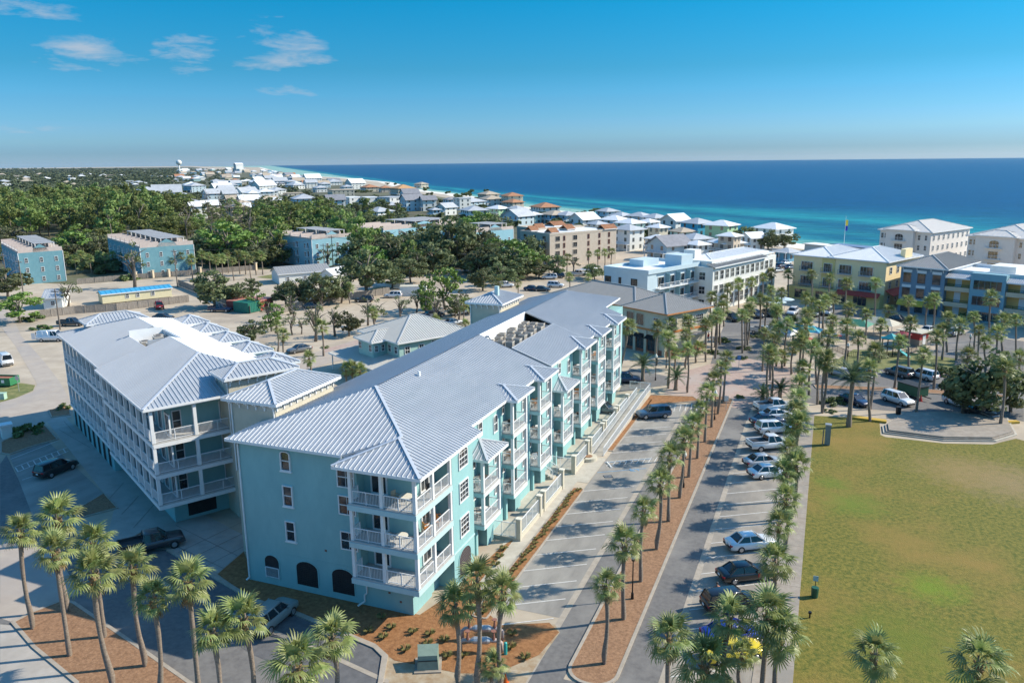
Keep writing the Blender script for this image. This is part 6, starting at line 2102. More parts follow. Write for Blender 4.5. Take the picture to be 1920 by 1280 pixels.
# ------------------------------------------------------------------ vehicles
M_TYRE = mat('tyre_rubber', (.02, .02, .02), None, rough=.9)
M_RIM = mat('alloy_rim', (.45, .46, .48), None, rough=.3, metal=.8)
M_CARG = mat('car_glass', (.012, .016, .022), None, rough=.05, spec=.9)
M_TAIL = mat('tail_lamp', (.4, .01, .015), None, rough=.25)
M_HEAD = mat('head_lamp', (.7, .72, .74), None, rough=.15)
M_TRIMB = mat('black_plastic', (.02, .02, .022), None, rough=.6)


def carpaint(name, c):
    if name in MATS:
        return MATS[name]
    m = mat(name, c, rough=.28, metal=.15, spec=.6)
    m.node_tree.nodes['Principled BSDF'].inputs['Coat Weight'].default_value = .6
    m.node_tree.nodes['Principled BSDF'].inputs['Coat Roughness'].default_value = .08
    return m


CARC = {'white': (.72, .73, .74), 'black': (.012, .012, .014), 'silver': (.42, .44, .46), 'grey': (.14, .145, .15), 'navy': (.02, .035, .08), 'blue': (.015, .03, .32), 'steel blue': (.06, .11, .17), 'yellow': (.75, .56, .02), 'red': (.3, .015, .02), 'orange': (.65, .1, .01), 'sage': (.24, .28, .27), 'charcoal': (.05, .052, .056), 'beige': (.42, .38, .3)}


def loft(st, w):
    """st: (x, half-width factor, z bottom, z top) stations; a rounded car-body shell"""
    mb = MB()
    ring = []
    for x, f, zb, zt in st:
        h = zt - zb
        hw = w / 2 * f
        r = [(hw * .86, zb), (hw * .98, zb + h * .18), (hw, zb + h * .5), (hw * .97, zb + h * .8), (hw * .9, zt - h * .05), (hw * .72, zt)]
        r = r + [(-a, b) for a, b in reversed(r)]
        ring.append([(x, a, b) for a, b in r])
    n = len(ring[0])
    vs = [p for r in ring for p in r]
    fs = [(i * n + j, i * n + (j + 1) % n, (i + 1) * n + (j + 1) % n, (i + 1) * n + j) for i in range(len(ring) - 1) for j in range(n)]
    fs += [tuple(range(n - 1, -1, -1)), tuple((len(ring) - 1) * n + j for j in range(n))]
    return mb.add(vs, fs)


SPEC = {
    'sedan': dict(L=4.7, W=1.82, H=1.45, belt=.93, st=[(-.5, .78, .42, .78), (-.485, .92, .3, .9), (-.44, .97, .24, .96), (-.3, 1, .21, .95), (0, 1, .2, .92), (.22, 1, .21, .93), (.38, .97, .23, .85), (.47, .88, .27, .72), (.5, .7, .34, .58)], g=(-.385, .235, -.235, .06), wb=(.30, -.29), wr=.33),
    'suv': dict(L=4.75, W=1.9, H=1.72, belt=1.08, st=[(-.5, .85, .45, 1.0), (-.485, .95, .34, 1.08), (-.42, .99, .28, 1.1), (-.2, 1, .26, 1.09), (0, 1, .26, 1.08), (.24, 1, .27, 1.07), (.4, .97, .28, 1.0), (.475, .9, .3, .88), (.5, .76, .4, .7)], g=(-.48, .25, -.43, .1), wb=(.30, -.29), wr=.37),
    'pickup': dict(L=5.7, W=1.98, H=1.85, belt=1.15, st=[(-.5, .93, .55, 1.08), (-.49, .98, .45, 1.1), (-.3, 1, .38, 1.1), (0, 1, .36, 1.12), (.24, 1, .36, 1.14), (.42, .98, .38, 1.08), (.48, .94, .42, 1.0), (.5, .85, .5, .85)], g=(-.12, .25, -.1, .13), wb=(.33, -.30), wr=.4),
    'van': dict(L=5.4, W=2.0, H=2.2, belt=1.3, st=[(-.5, .93, .45, 1.25), (-.49, .98, .36, 1.3), (-.2, 1, .32, 1.3), (.2, 1, .32, 1.3), (.36, .98, .34, 1.2), (.47, .92, .36, 1.0), (.5, .8, .45, .8)], g=(-.49, .36, -.475, .22), wb=(.33, -.3), wr=.36),
}
CARM = {}


def car_meshes(kind):
    if kind in CARM:
        return CARM[kind]
    s = SPEC[kind]
    L, Wd, H, belt = s['L'], s['W'], s['H'], s['belt']
    body = loft([(x * L, f, a, b) for x, f, a, b in s['st']], Wd)
    gb0, gb1, gt0, gt1 = [v * L for v in s['g']]
    hb, ht = Wd / 2 * .86, Wd / 2 * .66
    zb, zt = belt - .06, H - .03
    gl = MB().add([(gb0, -hb, zb), (gb1, -hb, zb), (gb1, hb, zb), (gb0, hb, zb), (gt0, -ht, zt), (gt1, -ht, zt), (gt1, ht, zt), (gt0, ht, zt)], [(4, 5, 6, 7), (0, 1, 5, 4), (1, 2, 6, 5), (2, 3, 7, 6), (3, 0, 4, 7)])
    rf = MB()
    rf.add([(gt0 - .05, -ht - .03, zt - .02), (gt1 + .05, -ht - .03, zt - .02), (gt1 + .05, ht + .03, zt - .02), (gt0 - .05, ht + .03, zt - .02), (gt0 + .12, -ht * .8, H + .03), (gt1 - .15, -ht * .8, H + .03), (gt1 - .15, ht * .8, H + .03), (gt0 + .12, ht * .8, H + .03)],
           [(3, 2, 1, 0), (4, 5, 6, 7), (0, 1, 5, 4), (1, 2, 6, 5), (2, 3, 7, 6), (3, 0, 4, 7)])
    pil = MB()
    for sy in (-1, 1):
        pil.bar((gb0, sy * hb, zb), (gt0, sy * ht, zt), .09, .09)
        pil.bar((gb1, sy * hb, zb), (gt1, sy * ht, zt), .07, .08)
        mids = ((.48,) if kind != 'suv' else (.3, .62)) if kind != 'van' else (.3, .55, .8)
        for m_ in mids:
            pil.bar((gb0 + (gb1 - gb0) * m_, sy * hb * 1.005, zb), (gt0 + (gt1 - gt0) * m_, sy * ht * 1.005, zt), .07, .09)
        if kind == 'van':
            pil.add([(gb0, sy * (hb + .01), zb), (gb0 + (gb1 - gb0) * .62, sy * (hb + .01), zb), (gt0 + (gt1 - gt0) * .72, sy * (ht + .01), zt), (gt0, sy * (ht + .01), zt)], [(0, 1, 2, 3)])
    r = s['wr']
    ty = MB().tube([(0, -.11, 0), (0, -.09, 0), (0, .09, 0), (0, .11, 0)], [r * .88, r, r, r * .88], 18)
    rim = MB()
    for sy in (-1, 1):
        rim.tube([(0, sy * .105, 0), (0, sy * .122, 0)], [r * .62, r * .58], 10)
    fx = L / 2
    zl = s['st'][-2][3] - .08
    zr = s['st'][1][3] - .17
    d = dict(body=body.mesh('car_body', M_TRIMB, True), glass=gl.mesh('car_windows', M_CARG), roof=rf.mesh('car_roof', M_TRIMB, True), pillars=pil.mesh('car_pillars', M_TRIMB), tyre=ty.mesh('tyre', M_TYRE), rim=rim.mesh('rim', M_RIM),
             head=MB().add([(-.16, -.17, -.07), (.05, -.13, -.07), (.05, .17, -.07), (-.16, .17, -.07), (-.2, -.17, .05), (-.02, -.13, .05), (-.02, .17, .05), (-.2, .17, .05)], [(4, 5, 6, 7), (0, 1, 5, 4), (1, 2, 6, 5), (2, 3, 7, 6)]).mesh('headlight', M_HEAD),
             tail=MB().box(-.05, -.16, -.08, .12, .16, .08).mesh('tail_light', M_TAIL), bumper=MB().box(-.06, -Wd * .4, -.1, .08, Wd * .4, .1).mesh('bumper', M_TRIMB), plate=MB().box(-.02, -.16, -.07, .02, .16, .07).mesh('number_plate', M_WHITE),
             mirror=MB().box(-.08, -.1, -.06, .06, .1, .07).mesh('mirror', M_TRIMB), zl=zl, zr=zr)
    CARM[kind] = d
    return d


def put(name, me, parent, loc, m=None):
    o = link(name, me, parent, loc)
    if m is not None:
        o.material_slots[0].link = 'OBJECT'
        o.material_slots[0].material = m
    return o


def car(label, p, head, kind, colour, cat=None, roofc=None, small=False):
    s, d = SPEC[kind], car_meshes(kind)
    m = carpaint('car_paint_' + colour.replace(' ', '_'), CARC[colour])
    t = thing({'sedan': 'parked_car', 'suv': 'parked_suv', 'pickup': 'pickup_truck', 'van': 'parked_van'}[kind], label, cat or {'sedan': 'car', 'suv': 'suv', 'pickup': 'pickup truck', 'van': 'van'}[kind], (p[0], p[1], .02), DEG(head), 'parked vehicles')
    L, Wd = s['L'], s['W']
    put('body', d['body'], t, (0, 0, 0), m)
    link('windows', d['glass'], t)
    put('roof', d['roof'], t, (0, 0, 0), carpaint('car_paint_' + roofc, CARC[roofc]) if roofc else m)
    put('pillars', d['pillars'], t, (0, 0, 0), m)
    for x in s['wb']:
        for y in (-1, 1):
            w = link('wheel', d['tyre'], t, (x * L, y * (Wd / 2 - .1), s['wr']))
            link('rim', d['rim'], w)
    for y in (-1, 1):
        link('headlight', d['head'], t, (L * .465, y * Wd * .33, d['zl']))
        link('tail_light', d['tail'], t, (-L * .49, y * Wd * .37, d['zr']))
        put('mirror', d['mirror'], t, (s['g'][1] * L - .35, y * (Wd / 2 + .05), s['belt'] + .05), m)
    link('rear_bumper', d['bumper'], t, (-L * .497, 0, s['st'][0][2] + .12))
    link('front_bumper', d['bumper'], t, (L * .493, 0, s['st'][-1][2] + .05))
    link('number_plate', d['plate'], t, (-L * .515, 0, s['st'][0][2] + .3))
    if kind == 'pickup':
        x0, x1 = -L * .485, -L * .13
        pbox('bed_floor', t, x0, -Wd * .4, 1.08, x1, Wd * .4, 1.12, M_TRIMB)
        for a in ((x0, -Wd * .47, x1, -Wd * .4), (x0, Wd * .4, x1, Wd * .47), (x0 - .05, -Wd * .47, x0 + .05, Wd * .47)):
            pbox('bed_side', t, a[0], a[1], .9, a[2], a[3], 1.32, m)
    return t


def car_px(label, c, head, kind, colour, **kw):
    return car(label, G(c[0], c[1], .7), head, kind, colour, **kw)


RL = 33
car_px('white sedan parked alone in the middle of the right-hand stalls', (1408, 1013), RL, 'sedan', 'white')
t = car_px('black sedan with a red sticker on its front door', (1397, 1070), RL, 'sedan', 'black')
pbox('door_sticker', t, .75, -.93, .5, 1.0, -.905, .85, M_RED)
car_px('black suv behind the palm crowns near the bottom edge, red bag at its rear', (1372, 1126), RL, 'suv', 'black')
car_px('bright blue car under the palm crowns at the bottom', (1375, 1183), RL, 'sedan', 'blue')
car_px('yellow car half hidden by palm fronds at the bottom edge', (1374, 1215), RL, 'sedan', 'yellow')
car_px('white sedan nearest the camera in the far group of parked cars', (1442, 882), RL, 'sedan', 'white')
car_px('silver-grey coupe next to the white sedan, left of the palm', (1432, 862), RL, 'sedan', 'silver')
car_px('white pickup truck with black bed beside the grey coupe', (1444, 831), RL, 'pickup', 'white')
car_px('white suv between the dark blue car and the white pickup', (1451, 801), RL, 'suv', 'white')
car_px('dark navy car squeezed between two white cars', (1440, 786), RL, 'sedan', 'navy')
car_px('white sedan with dark roof glass beside the farthest pickup', (1456, 775), RL, 'sedan', 'white')
car_px('white pickup truck at the plaza end of the stalls', (1452, 761), RL, 'pickup', 'white')
car_px('steel blue hatchback alone in the left lot by the ramp', (1225, 773), RL + 180, 'suv', 'steel blue')
car_px('grey suv nosing out from under the long building', (1130, 766), -4, 'suv', 'grey')
car_px('dark blue suv behind the far corner of the long building', (1173, 709), 20, 'suv', 'navy')
car_px('black suv in the shaded pad beside the left building', (105, 876), 90, 'suv', 'black')
car_px('dark maroon pickup in the shade between driveway and road', (283, 1017), 53, 'pickup', 'charcoal')
car_px('silver-green suv parked at the mulch kerb in front of the aqua building', (510, 1152), 90, 'suv', 'sage')
car_px('white passenger van on the road at the left edge', (8, 676), 155, 'van', 'white')
t = car_px('white work van with its rear doors open beside the road', (97, 633), 22, 'van', 'white')
pbox('open_rear_door', t, -3.5, -1.02, .6, -2.72, -.97, 1.9, carpaint('car_paint_white', CARC['white']))
pbox('open_rear_door', t, -3.5, .97, .6, -2.72, 1.02, 1.9, carpaint('car_paint_white', CARC['white']))
pbox('cargo_opening', t, -2.76, -.85, .6, -2.7, .85, 1.95, M_DARK)
car_px('dark grey pickup beside the power pole', (133, 605), 20, 'pickup', 'charcoal')
car_px('red pickup in front of the long wooden fence', (298, 573), 140, 'pickup', 'red')
car_px('dark blue pickup near the corner of the fence', (413, 579), 15, 'pickup', 'navy')
car_px('dark car peeping over the left roof', (306, 593), 15, 'sedan', 'charcoal')
car_px('grey sedan on the back street behind the roofs', (561, 653), 243, 'sedan', 'grey')
SB = 'in the sandy back car park'
for c, hd, kd, cl, lb in [((683, 561), 200, 'suv', 'charcoal', 'dark suv %s by the fence' % SB), ((737, 553), 200, 'suv', 'white', 'white suv %s beside the white container' % SB), ((585, 572), 20, 'sedan', 'grey', 'grey car %s behind the thin tree' % SB),
                          ((815, 589), 60, 'suv', 'charcoal', 'dark suv in the tree shade behind the shop roof'), ((797, 593), 60, 'sedan', 'navy', 'navy car in the tree shade behind the shop roof'), ((862, 584), 60, 'pickup', 'white', 'white pickup left of the cream tower'),
                          ((850, 603), 60, 'sedan', 'silver', 'silver car in shade below the white pickup by the cream tower'), ((948, 534), 30, 'suv', 'white', 'white suv at the left of the back lot'), ((998, 540), 10, 'sedan', 'navy', 'navy sedan in the back lot'), ((1016, 541), 10, 'sedan', 'charcoal', 'dark sedan next to the navy one in the back lot'),
                          ((1042, 534), 10, 'suv', 'white', 'white suv right of the dark pair in the back lot'), ((1030, 519), 200, 'suv', 'white', 'white suv before the beige condominium'), ((1044, 517), 200, 'suv', 'charcoal', 'dark suv beside the white one before the beige condominium'), ((1083, 513), 30, 'pickup', 'silver', 'silver pickup near the white tent'),
                          ((892, 497), 15, 'sedan', 'orange', 'orange sports car by the hedge'), ((861, 498), 15, 'suv', 'navy', 'dark blue suv left of the orange car'), ((877, 498), 15, 'sedan', 'charcoal', 'dark car next to the orange car'),
                          ((1374, 595), -60, 'suv', 'black', 'black suv at the kerb of the white block'), ((1432, 621), -30, 'pickup', 'silver', 'silver pickup crossing the town street'), ((1418, 589), -60, 'suv', 'charcoal', 'dark suv parked at the far kerb of the town street'), ((1440, 586), -60, 'sedan', 'black', 'black car at the far kerb of the town street'),
                          ((1486, 584), -100, 'suv', 'white', 'white suv in front of the yellow building'), ((1552, 584), -100, 'suv', 'silver', 'silver suv in front of the yellow building'), ((1530, 586), -100, 'sedan', 'grey', 'grey car left of the silver suv at the yellow building'), ((1682, 599), -20, 'suv', 'black', 'black suv below the yellow awnings'),
                          ((1626, 595), -100, 'sedan', 'navy', 'navy car before the red awning'), ((1577, 697), 136, 'sedan', 'silver', 'silver sedan on the right street, nose to the park'), ((1612, 701), 136, 'suv', 'black', 'black suv on the right street behind the palm'), ((1686, 697), 136, 'suv', 'grey', 'grey suv on the right street between palms'),
                          ((1731, 702), 136, 'suv', 'white', 'white suv on the right street next to the grey one'), ((1683, 747), -46, 'suv', 'white', 'white boxy suv beside the green trailer'), ((1799, 752), -50, 'suv', 'white', 'white crossover beside the terrace oak'), ((1603, 748), -46, 'sedan', 'navy', 'navy sedan behind the date palm'),
                          ((1465, 498), 60, 'suv', 'navy', 'navy suv in the beach car park'), ((1474, 492), 60, 'sedan', 'white', 'white car in the beach car park'), ((1482, 500), 60, 'sedan', 'steel blue', 'blue car in the beach car park'), ((1458, 506), 60, 'sedan', 'silver', 'silver car in the beach car park'),
                          ((1790, 622), 60, 'suv', 'silver', 'silver suv in the shaded side street'), ((1742, 617), 60, 'sedan', 'white', 'white car by the palms of the blue building'), ((1840, 770), -50, 'sedan', 'charcoal', 'dark car in the shade under the terrace oak')]:
    car_px(lb, c, hd, kd, cl)

# ------------------------------------------------------------------ street furniture and small things
M_GREENM = mat('green_enamel', (.015, .09, .05), None, rough=.5)
M_GLOBE = mat('lamp_globe', (.75, .74, .68), None, rough=.3)


def lamp(label, p, h=3.4):
    t = thing('street_lamp', label, 'street lamp', p, 0, 'street lamps')
    link('post', MB().tube([(0, 0, 0), (0, 0, .5), (0, 0, .6), (0, 0, h)], [.13, .11, .06, .045], 8).mesh('lamp_post', M_BLACK), t)
    link('collar', MB().tube([(0, 0, h - .02), (0, 0, h + .12)], [.13, .17], 8).mesh('lamp_collar', M_BLACK), t)
    link('globe', MB().tube([(0, 0, h + .12), (0, 0, h + .3), (0, 0, h + .5), (0, 0, h + .72), (0, 0, h + .85)], [.14, .23, .22, .1, .02], 10).mesh('lamp_globe', M_GLOBE, True), t)


for k, q in enumerate([(1186, 1124), (1283, 915), (1340, 788)]):
    p = G(*q)
    lamp('black lamp post with white globe in the mulch median, %s from the near end' % ORD[k], (-12.8, p.y, .1))
for q, lb in (((1229, 713), 'black lamp post beside the date palm by the cross street'), ((1249, 690), 'black lamp post in front of the cream building'), ((1815, 672), 'lamp post with globe by the shaded side street'), ((1587, 690), 'tall lamp post in the park grass')):
    lamp(lb, G(*q), 3.6)

# pipework (backflow preventer) on the mulch
p = G(903, 1210)
t = thing('backflow_preventer', 'pair of rusty pink pipe assemblies with red hand wheels on the mulch', 'pipework', p, DEG(20))
M_PIPE = mat('pink_grey_pipe', (.38, .29, .26), (.48, .4, .37), 6, .7)
for k, y in enumerate((-.75, .75)):
    link('pipe', MB().tube([(-1.5, y, 0), (-1.5, y, .75), (-1.3, y, .95), (1.3, y, .95), (1.5, y, .75), (1.5, y, 0)], .15, 10).mesh('pipe', M_PIPE, True), t)
    link('valve_body', MB().tube([(-.7, y, .95), (-.5, y, .95), (.5, y, .95), (.7, y, .95)], [.18, .27, .27, .18], 10).mesh('valve_body', M_STEEL), t)
    for x in (-.95, .95):
        link('valve_stem', MB().tube([(x, y, 1.0), (x, y, 1.3), (x, y, 1.7)], [.14, .09, .05], 8).mesh('valve_stem', mat('rusty_red', (.2, .075, .05), (.3, .14, .1), 8, .8)), t)
        link('hand_wheel', MB().tube([(x, y, 1.68), (x, y, 1.72)], [.2, .2], 12).mesh('hand_wheel', MATS['rusty_red']), t)
p = G(803, 1248)
t = thing('transformer_box', 'green electrical transformer cabinet on a pale pad beside the mulch', 'transformer', p, DEG(25))
pbox('pad', t, -.95, -.9, 0, .95, .9, .12, M_CONC)
link('cabinet', MB().add([(-.75, -.65, .12), (.75, -.65, .12), (.75, .65, .12), (-.75, .65, .12), (-.68, -.5, 1.15), (.68, -.5, 1.15), (.75, .65, 1.35), (-.75, .65, 1.35)], [(4, 5, 6, 7), (0, 1, 5, 4), (1, 2, 6, 5), (2, 3, 7, 6), (3, 0, 4, 7)]).mesh('cabinet', mat('sage_enamel', (.17, .23, .19), (.2, .27, .22), 3, .5)), t)
pbox('lid_seam', t, -.7, -.62, .78, .7, -.57, .82, M_BLACK)
p = G(948, 1226)
tag(link('bollard', MB().tube([(0, 0, 0), (0, 0, .75), (0, 0, .95), (0, 0, 1.0)], [.13, .13, .12, .05], 10).mesh('bollard', mat('turquoise_plastic', (.02, .4, .36), None, rough=.4)), None, p), 'turquoise plastic marker post between the palms', 'marker post')
p = G(948, 1279)
t = thing('traffic_cone', 'orange traffic cone at the bottom edge beside the palm', 'cone', p)
link('cone', MB().tube([(0, 0, .03), (0, 0, .7)], [.17, .03], 12).mesh('cone', mat('cone_orange', (.7, .12, .01), None, rough=.5)), t)
link('base', MB().box(-.2, -.2, 0, .2, .2, .04).mesh('cone_base', MATS['cone_orange']), t)
# green litter bin with sign, hydrant, meter post on the lawn edge
p = G(1527, 1119)
t = thing('litter_bin', 'dark green litter bin with a small sign on a post at the lawn edge', 'litter bin', p)
link('bin', MB().tube([(0, 0, 0), (0, 0, .85), (0, 0, .9)], [.26, .3, .28], 12).mesh('bin', M_GREENM), t)
link('sign_post', MB().cyl(.0, .3, 0, 1.75, .03).mesh('sign_post', M_BLACK), t)
pbox('sign', t, -.2, .27, 1.3, .2, .3, 1.75, mat('pale_blue_sign', (.35, .5, .52), None, rough=.5))
p = G(1518, 1158)
t = thing('sprinkler_valve', 'small black sprinkler valve on the lawn below the litter bin', 'valve', p)
link('stem', MB().cyl(0, 0, 0, .4, .06).mesh('stem', M_BLACK), t)
link('cap', MB().cyl(0, 0, .4, .55, .13).mesh('cap', M_BLACK), t)
p = G(1551, 834)
t = thing('utility_pedestal', 'tall grey utility pedestal standing on the lawn beside the walk', 'pedestal', p)
pbox('cabinet', t, -.35, -.3, .1, .3, .3, 2.6, mat('grey_green_metal', (.16, .21, .22), (.2, .25, .26), 4, .5))
pbox('cap', t, -.4, -.35, 2.6, .35, .35, 2.75, M_STEEL)
link('post', MB().cyl(-.55, -.2, 0, 2.0, .07).mesh('post', M_WOOD), t)
for k, q in enumerate([(1684, 776), (1812, 780)]):
    t = thing('litter_bin', 'black litter bin beside the terrace, %s' % ('left one' if k == 0 else 'right one under the oak'), 'litter bin', G(*q), 0, 'terrace bins')
    link('bin', MB().tube([(0, 0, 0), (0, 0, 1.0), (0, 0, 1.05)], [.33, .36, .3], 12).mesh('bin', M_BLACK), t)
    link('rim', MB().tube([(0, 0, 1.0), (0, 0, 1.08)], [.38, .38], 12).mesh('rim', M_TRIMB), t)
# containers, dumpsters
for lb, a, b, hh, cl in (('dark green shipping container at the fence end', (466, 588), (489, 583), 2.5, (.01, .13, .09)), ('red shipping container behind the green one', (489, 583), (513, 574), 2.3, (.3, .06, .05))):
    A, Bq = G(*a), G(*b)
    t = thing('shipping_container', lb, 'container', A, math.atan2(Bq.y - A.y, Bq.x - A.x), 'yard containers')
    w_ = (Bq - A).length
    m_ = mat('container_' + lb.split()[1], cl, tuple(c * 1.4 for c in cl), 3, .6)
    dp = 5.0 if 'green' in lb.split()[1] else 9.0
    pbox('box', t, 0, 0, .1, w_, dp, hh, m_)
    for k in range(8):
        pbox('rib', t, w_ * (k + .3) / 8, -.05, .2, w_ * (k + .7) / 8, 0, hh - .1, m_)
    pbox('roof_panel', t, -.05, -.05, hh, w_ + .05, dp + .05, hh + .06, mat('faded_red_panel', (.42, .17, .13), (.48, .2, .16), 2, .7) if 'red' in lb else m_)
p = G(779, 553)
t = thing('storage_container', 'white storage container in the sandy car park', 'container', p, DEG(25))
pbox('box', t, -4, -1.5, 0, 3, 1.8, 2.5, M_OFFW)
pbox('roof_panel', t, -4.05, -1.55, 2.5, 3.05, 1.85, 2.56, M_CREAM)
p = G(8, 722)
t = thing('dumpster', 'green open roll-off dumpster at the left edge', 'dumpster', p, DEG(15))
m_ = mat('dumpster_green', (.02, .16, .06), (.03, .2, .08), 3, .6)
for a in ((-2, -1.1, 2, -1.0), (-2, 1.0, 2, 1.1), (-2, -1, -1.9, 1), (1.9, -1, 2, 1)):
    pbox('side', t, a[0], a[1], .25, a[2], a[3], 1.5, m_)
pbox('load', t, -1.9, -1, .3, 1.9, 1, 1.25, M_BRICK)
pbox('placard', t, .5, -1.13, .7, 1.0, -1.1, 1.2, M_WHITE)
p = G(1713, 744)
t = thing('dump_trailer', 'dark green trailer with tarpaulin parked beside the white boxy suv', 'trailer', p, DEG(-46))
pbox('box', t, -2.2, -1.0, .5, 1.6, 1.0, 1.9, M_GREENM)
pbox('tarpaulin', t, -2.3, -1.08, 1.9, 1.7, 1.08, 2.02, M_TRIMB)
for y in (-1.05, 1.05):
    link('wheel', MB().tube([(-.3, y - .1, .35), (-.3, y + .1, .35)], .35, 12).mesh('wheel', M_TYRE), t)
pbox('drawbar', t, 1.6, -.06, .5, 3.0, .06, .62, M_BLACK)
p = G(1723, 763)
t = thing('traffic_cone', 'red cone beside the green trailer on the right street', 'cone', G(1726, 752))
link('cone', MB().tube([(0, 0, .03), (0, 0, .9)], [.24, .05], 10).mesh('cone', M_RED), t)
link('base', MB().box(-.3, -.3, 0, .3, .3, .04).mesh('cone_base', M_RED), t)


# signs
def sign_post(label, q, h, shape, m, rz=0.0, text=None):
    p = G(*q)
    t = thing('road_sign', label, 'sign', p, rz, 'road signs')
    link('post', MB().cyl(0, 0, 0, h, .04).mesh('post', M_STEEL), t)
    mb = MB()
    if shape == 'oct':
        pl = [(math.cos(math.pi / 8 + k * math.pi / 4) * .4, math.sin(math.pi / 8 + k * math.pi / 4) * .4) for k in range(8)]
    else:
        pl = [(-.3, -.4), (.3, -.4), (.3, .4), (-.3, .4)]
    n = len(pl)
    mb.add([(a, -.06, h - .35 + b) for a, b in pl] + [(a, -.04, h - .35 + b) for a, b in pl], [tuple(range(n)), tuple(range(2 * n - 1, n - 1, -1))] + [(i, i + n, (i + 1) % n + n, (i + 1) % n) for i in range(n)])
    link('plate', mb.mesh('plate', m), t)
    if text:
        cu = bpy.data.curves.new('sign_text', 'FONT')
        cu.body = text
        cu.size = .24
        cu.align_x = 'CENTER'
        cu.align_y = 'CENTER'
        cu.extrude = .003
        cu.materials.append(M_WHITE)
        tmp = bpy.data.objects.new('lettering_curve', cu)
        col.objects.link(tmp)
        me = bpy.data.meshes.new_from_object(tmp.evaluated_get(bpy.context.evaluated_depsgraph_get()))
        bpy.data.objects.remove(tmp)
        o = link('lettering', me, t, (0, -.07, h - .35))
        o.rotation_euler = (math.pi / 2, 0, 0)
    return t


sign_post('red stop sign at the left edge by the hedge bed', (1, 830), 2.6, 'oct', M_RED, DEG(-5), 'STOP')
sign_post('grey back of a stop sign by the dumpster', (36, 734), 2.6, 'oct', M_STEEL, DEG(10))
sign_post('small parking sign by the plaza crossing', (1385, 690), 2.2, 'rect', mat('sign_blue', (.1, .25, .5), None))
sign_post('white sign at the median tip of the plaza', (1361, 770), 2.2, 'rect', M_OFFW)
p = G(14, 820)
t = thing('monument_sign', 'white square gate pillar with cap beside the hedge', 'pillar', p, RZ2)
pbox('pillar', t, -.6, -.6, 0, .6, .6, 1.7, M_OFFW)
pbox('cap', t, -.75, -.75, 1.7, .75, .75, 1.95, M_WHITE)
p = G(5, 748)
tag(link('utility_pedestal', MB().box(-.5, -.4, 0, .5, .4, .9).box(-.55, -.45, .9, .55, .45, 1.0).mesh('utility_pedestal', mat('pale_green_box', (.35, .5, .4), None)), None, p, .4), 'pale green utility box on the left verge', 'pedestal')

# wooden fences: posts, rails and panels
def fence(label, pts, h=1.9, m=None, seg=2.4, group='yard fences', name='wooden_fence'):
    P_ = [G(*q) for q in pts]
    t = thing(name, label, 'fence', P_[0], 0, group)
    o = P_[0]
    r = random.Random(len(label))
    for a, b in zip(P_, P_[1:]):
        L = (b - a).length
        n = max(1, round(L / seg))
        ang = math.atan2(b.y - a.y, b.x - a.x)
        for k in range(n):
            p = a.lerp(b, k / n) - o
            key = ('fence', round(L / n, 2), r.randrange(3), h, (m or M_WOOD).name)
            if key not in WCACHE:
                mb = MB()
                w = L / n
                c = int(w / .155)
                for i in range(c):
                    x = w * i / c
                    z = h + r.uniform(-.08, .06)
                    mb.box(x + .008, -.012, .04, x + w / c - .008, .012 + r.uniform(0, .01), z)
                mb.box(0, .014, .4, w, .07, .5).box(0, .014, h - .45, w, .07, h - .35)
                WCACHE[key] = mb.mesh('fence_panel', m or M_WOOD)
            link('fence_panel', WCACHE[key], t, p, ang + r.uniform(-.015, .015))
            pbox('post', t, p.x - .06, p.y - .06, 0, p.x + .06, p.y + .06, h - .1, m or M_WOOD)
    return t


fence('weathered wooden fence behind the left car park, running past the mobile home', [(75, 596), (140, 588), (220, 583), (355, 566)])
fence('weathered wooden fence slanting to the green container', [(335, 536), (400, 562), (470, 588)])
fence('weathered wooden fence behind the sandy car park, right of the containers', [(514, 590), (606, 570), (731, 551)])
fence('long yard fence in front of the blue townhouses', [(145, 533), (260, 523), (370, 515), (480, 506)], 1.7, group='yard fences')
fence('white garden fence behind the yard lawn', [(705, 535), (760, 543)], 1.6, M_WHITE)
wp = [(255, 524), (287, 521), (317, 519), (376, 515), (480, 506)]
for k, q in enumerate(wp):
    p = G(*q)
    t = thing('fence_pillar', 'tan masonry pillar of the long yard fence, %s from the left' % ORD[k], 'pillar', p, 0, 'pillars of the yard fence')
    pbox('shaft', t, -.35, -.35, 0, .35, .35, 2.3, M_TAN)
    pbox('cap', t, -.45, -.45, 2.3, .45, .45, 2.5, M_CREAM)

# utility poles and wires
poles = [((113, 618), 9.0), ((46, 565), 11), ((16, 548), 11), ((333, 538), 11), ((252, 540), 9), ((625, 503), 11), ((609, 508), 9), ((858, 500), 9), ((884, 494), 9), ((872, 508), 6)]
tops = []
for k, (q, h) in enumerate(poles):
    p = G(*q)
    t = thing('utility_pole', 'wooden utility pole %s' % ['beside the white work van', 'at left over the small shed', 'at the left edge by the dark tree', 'at the fence corner by the dirt road', 'before the middle blue townhouse', 'tall, beside the pale blue townhouse', 'short, left of the tall pole', 'in front of the dense dark tree', 'right of the dense dark tree', 'short, beside the orange car'][k], 'utility pole', p, 0, 'utility poles')
    link('pole', MB().tube([(0, 0, 0), (0, 0, h)], [.17, .11], 8).mesh('pole', M_POLEW), t)
    pbox('crossarm', t, -1.1, -.06, h - .7, 1.1, .06, h - .55, M_POLEW)
    for x in (-1, -.4, .4, 1):
        pbox('insulator', t, x - .05, -.05, h - .55, x + .05, .05, h - .38, M_STEEL)
    tops.append(Vector((p.x, p.y, h - .4)))
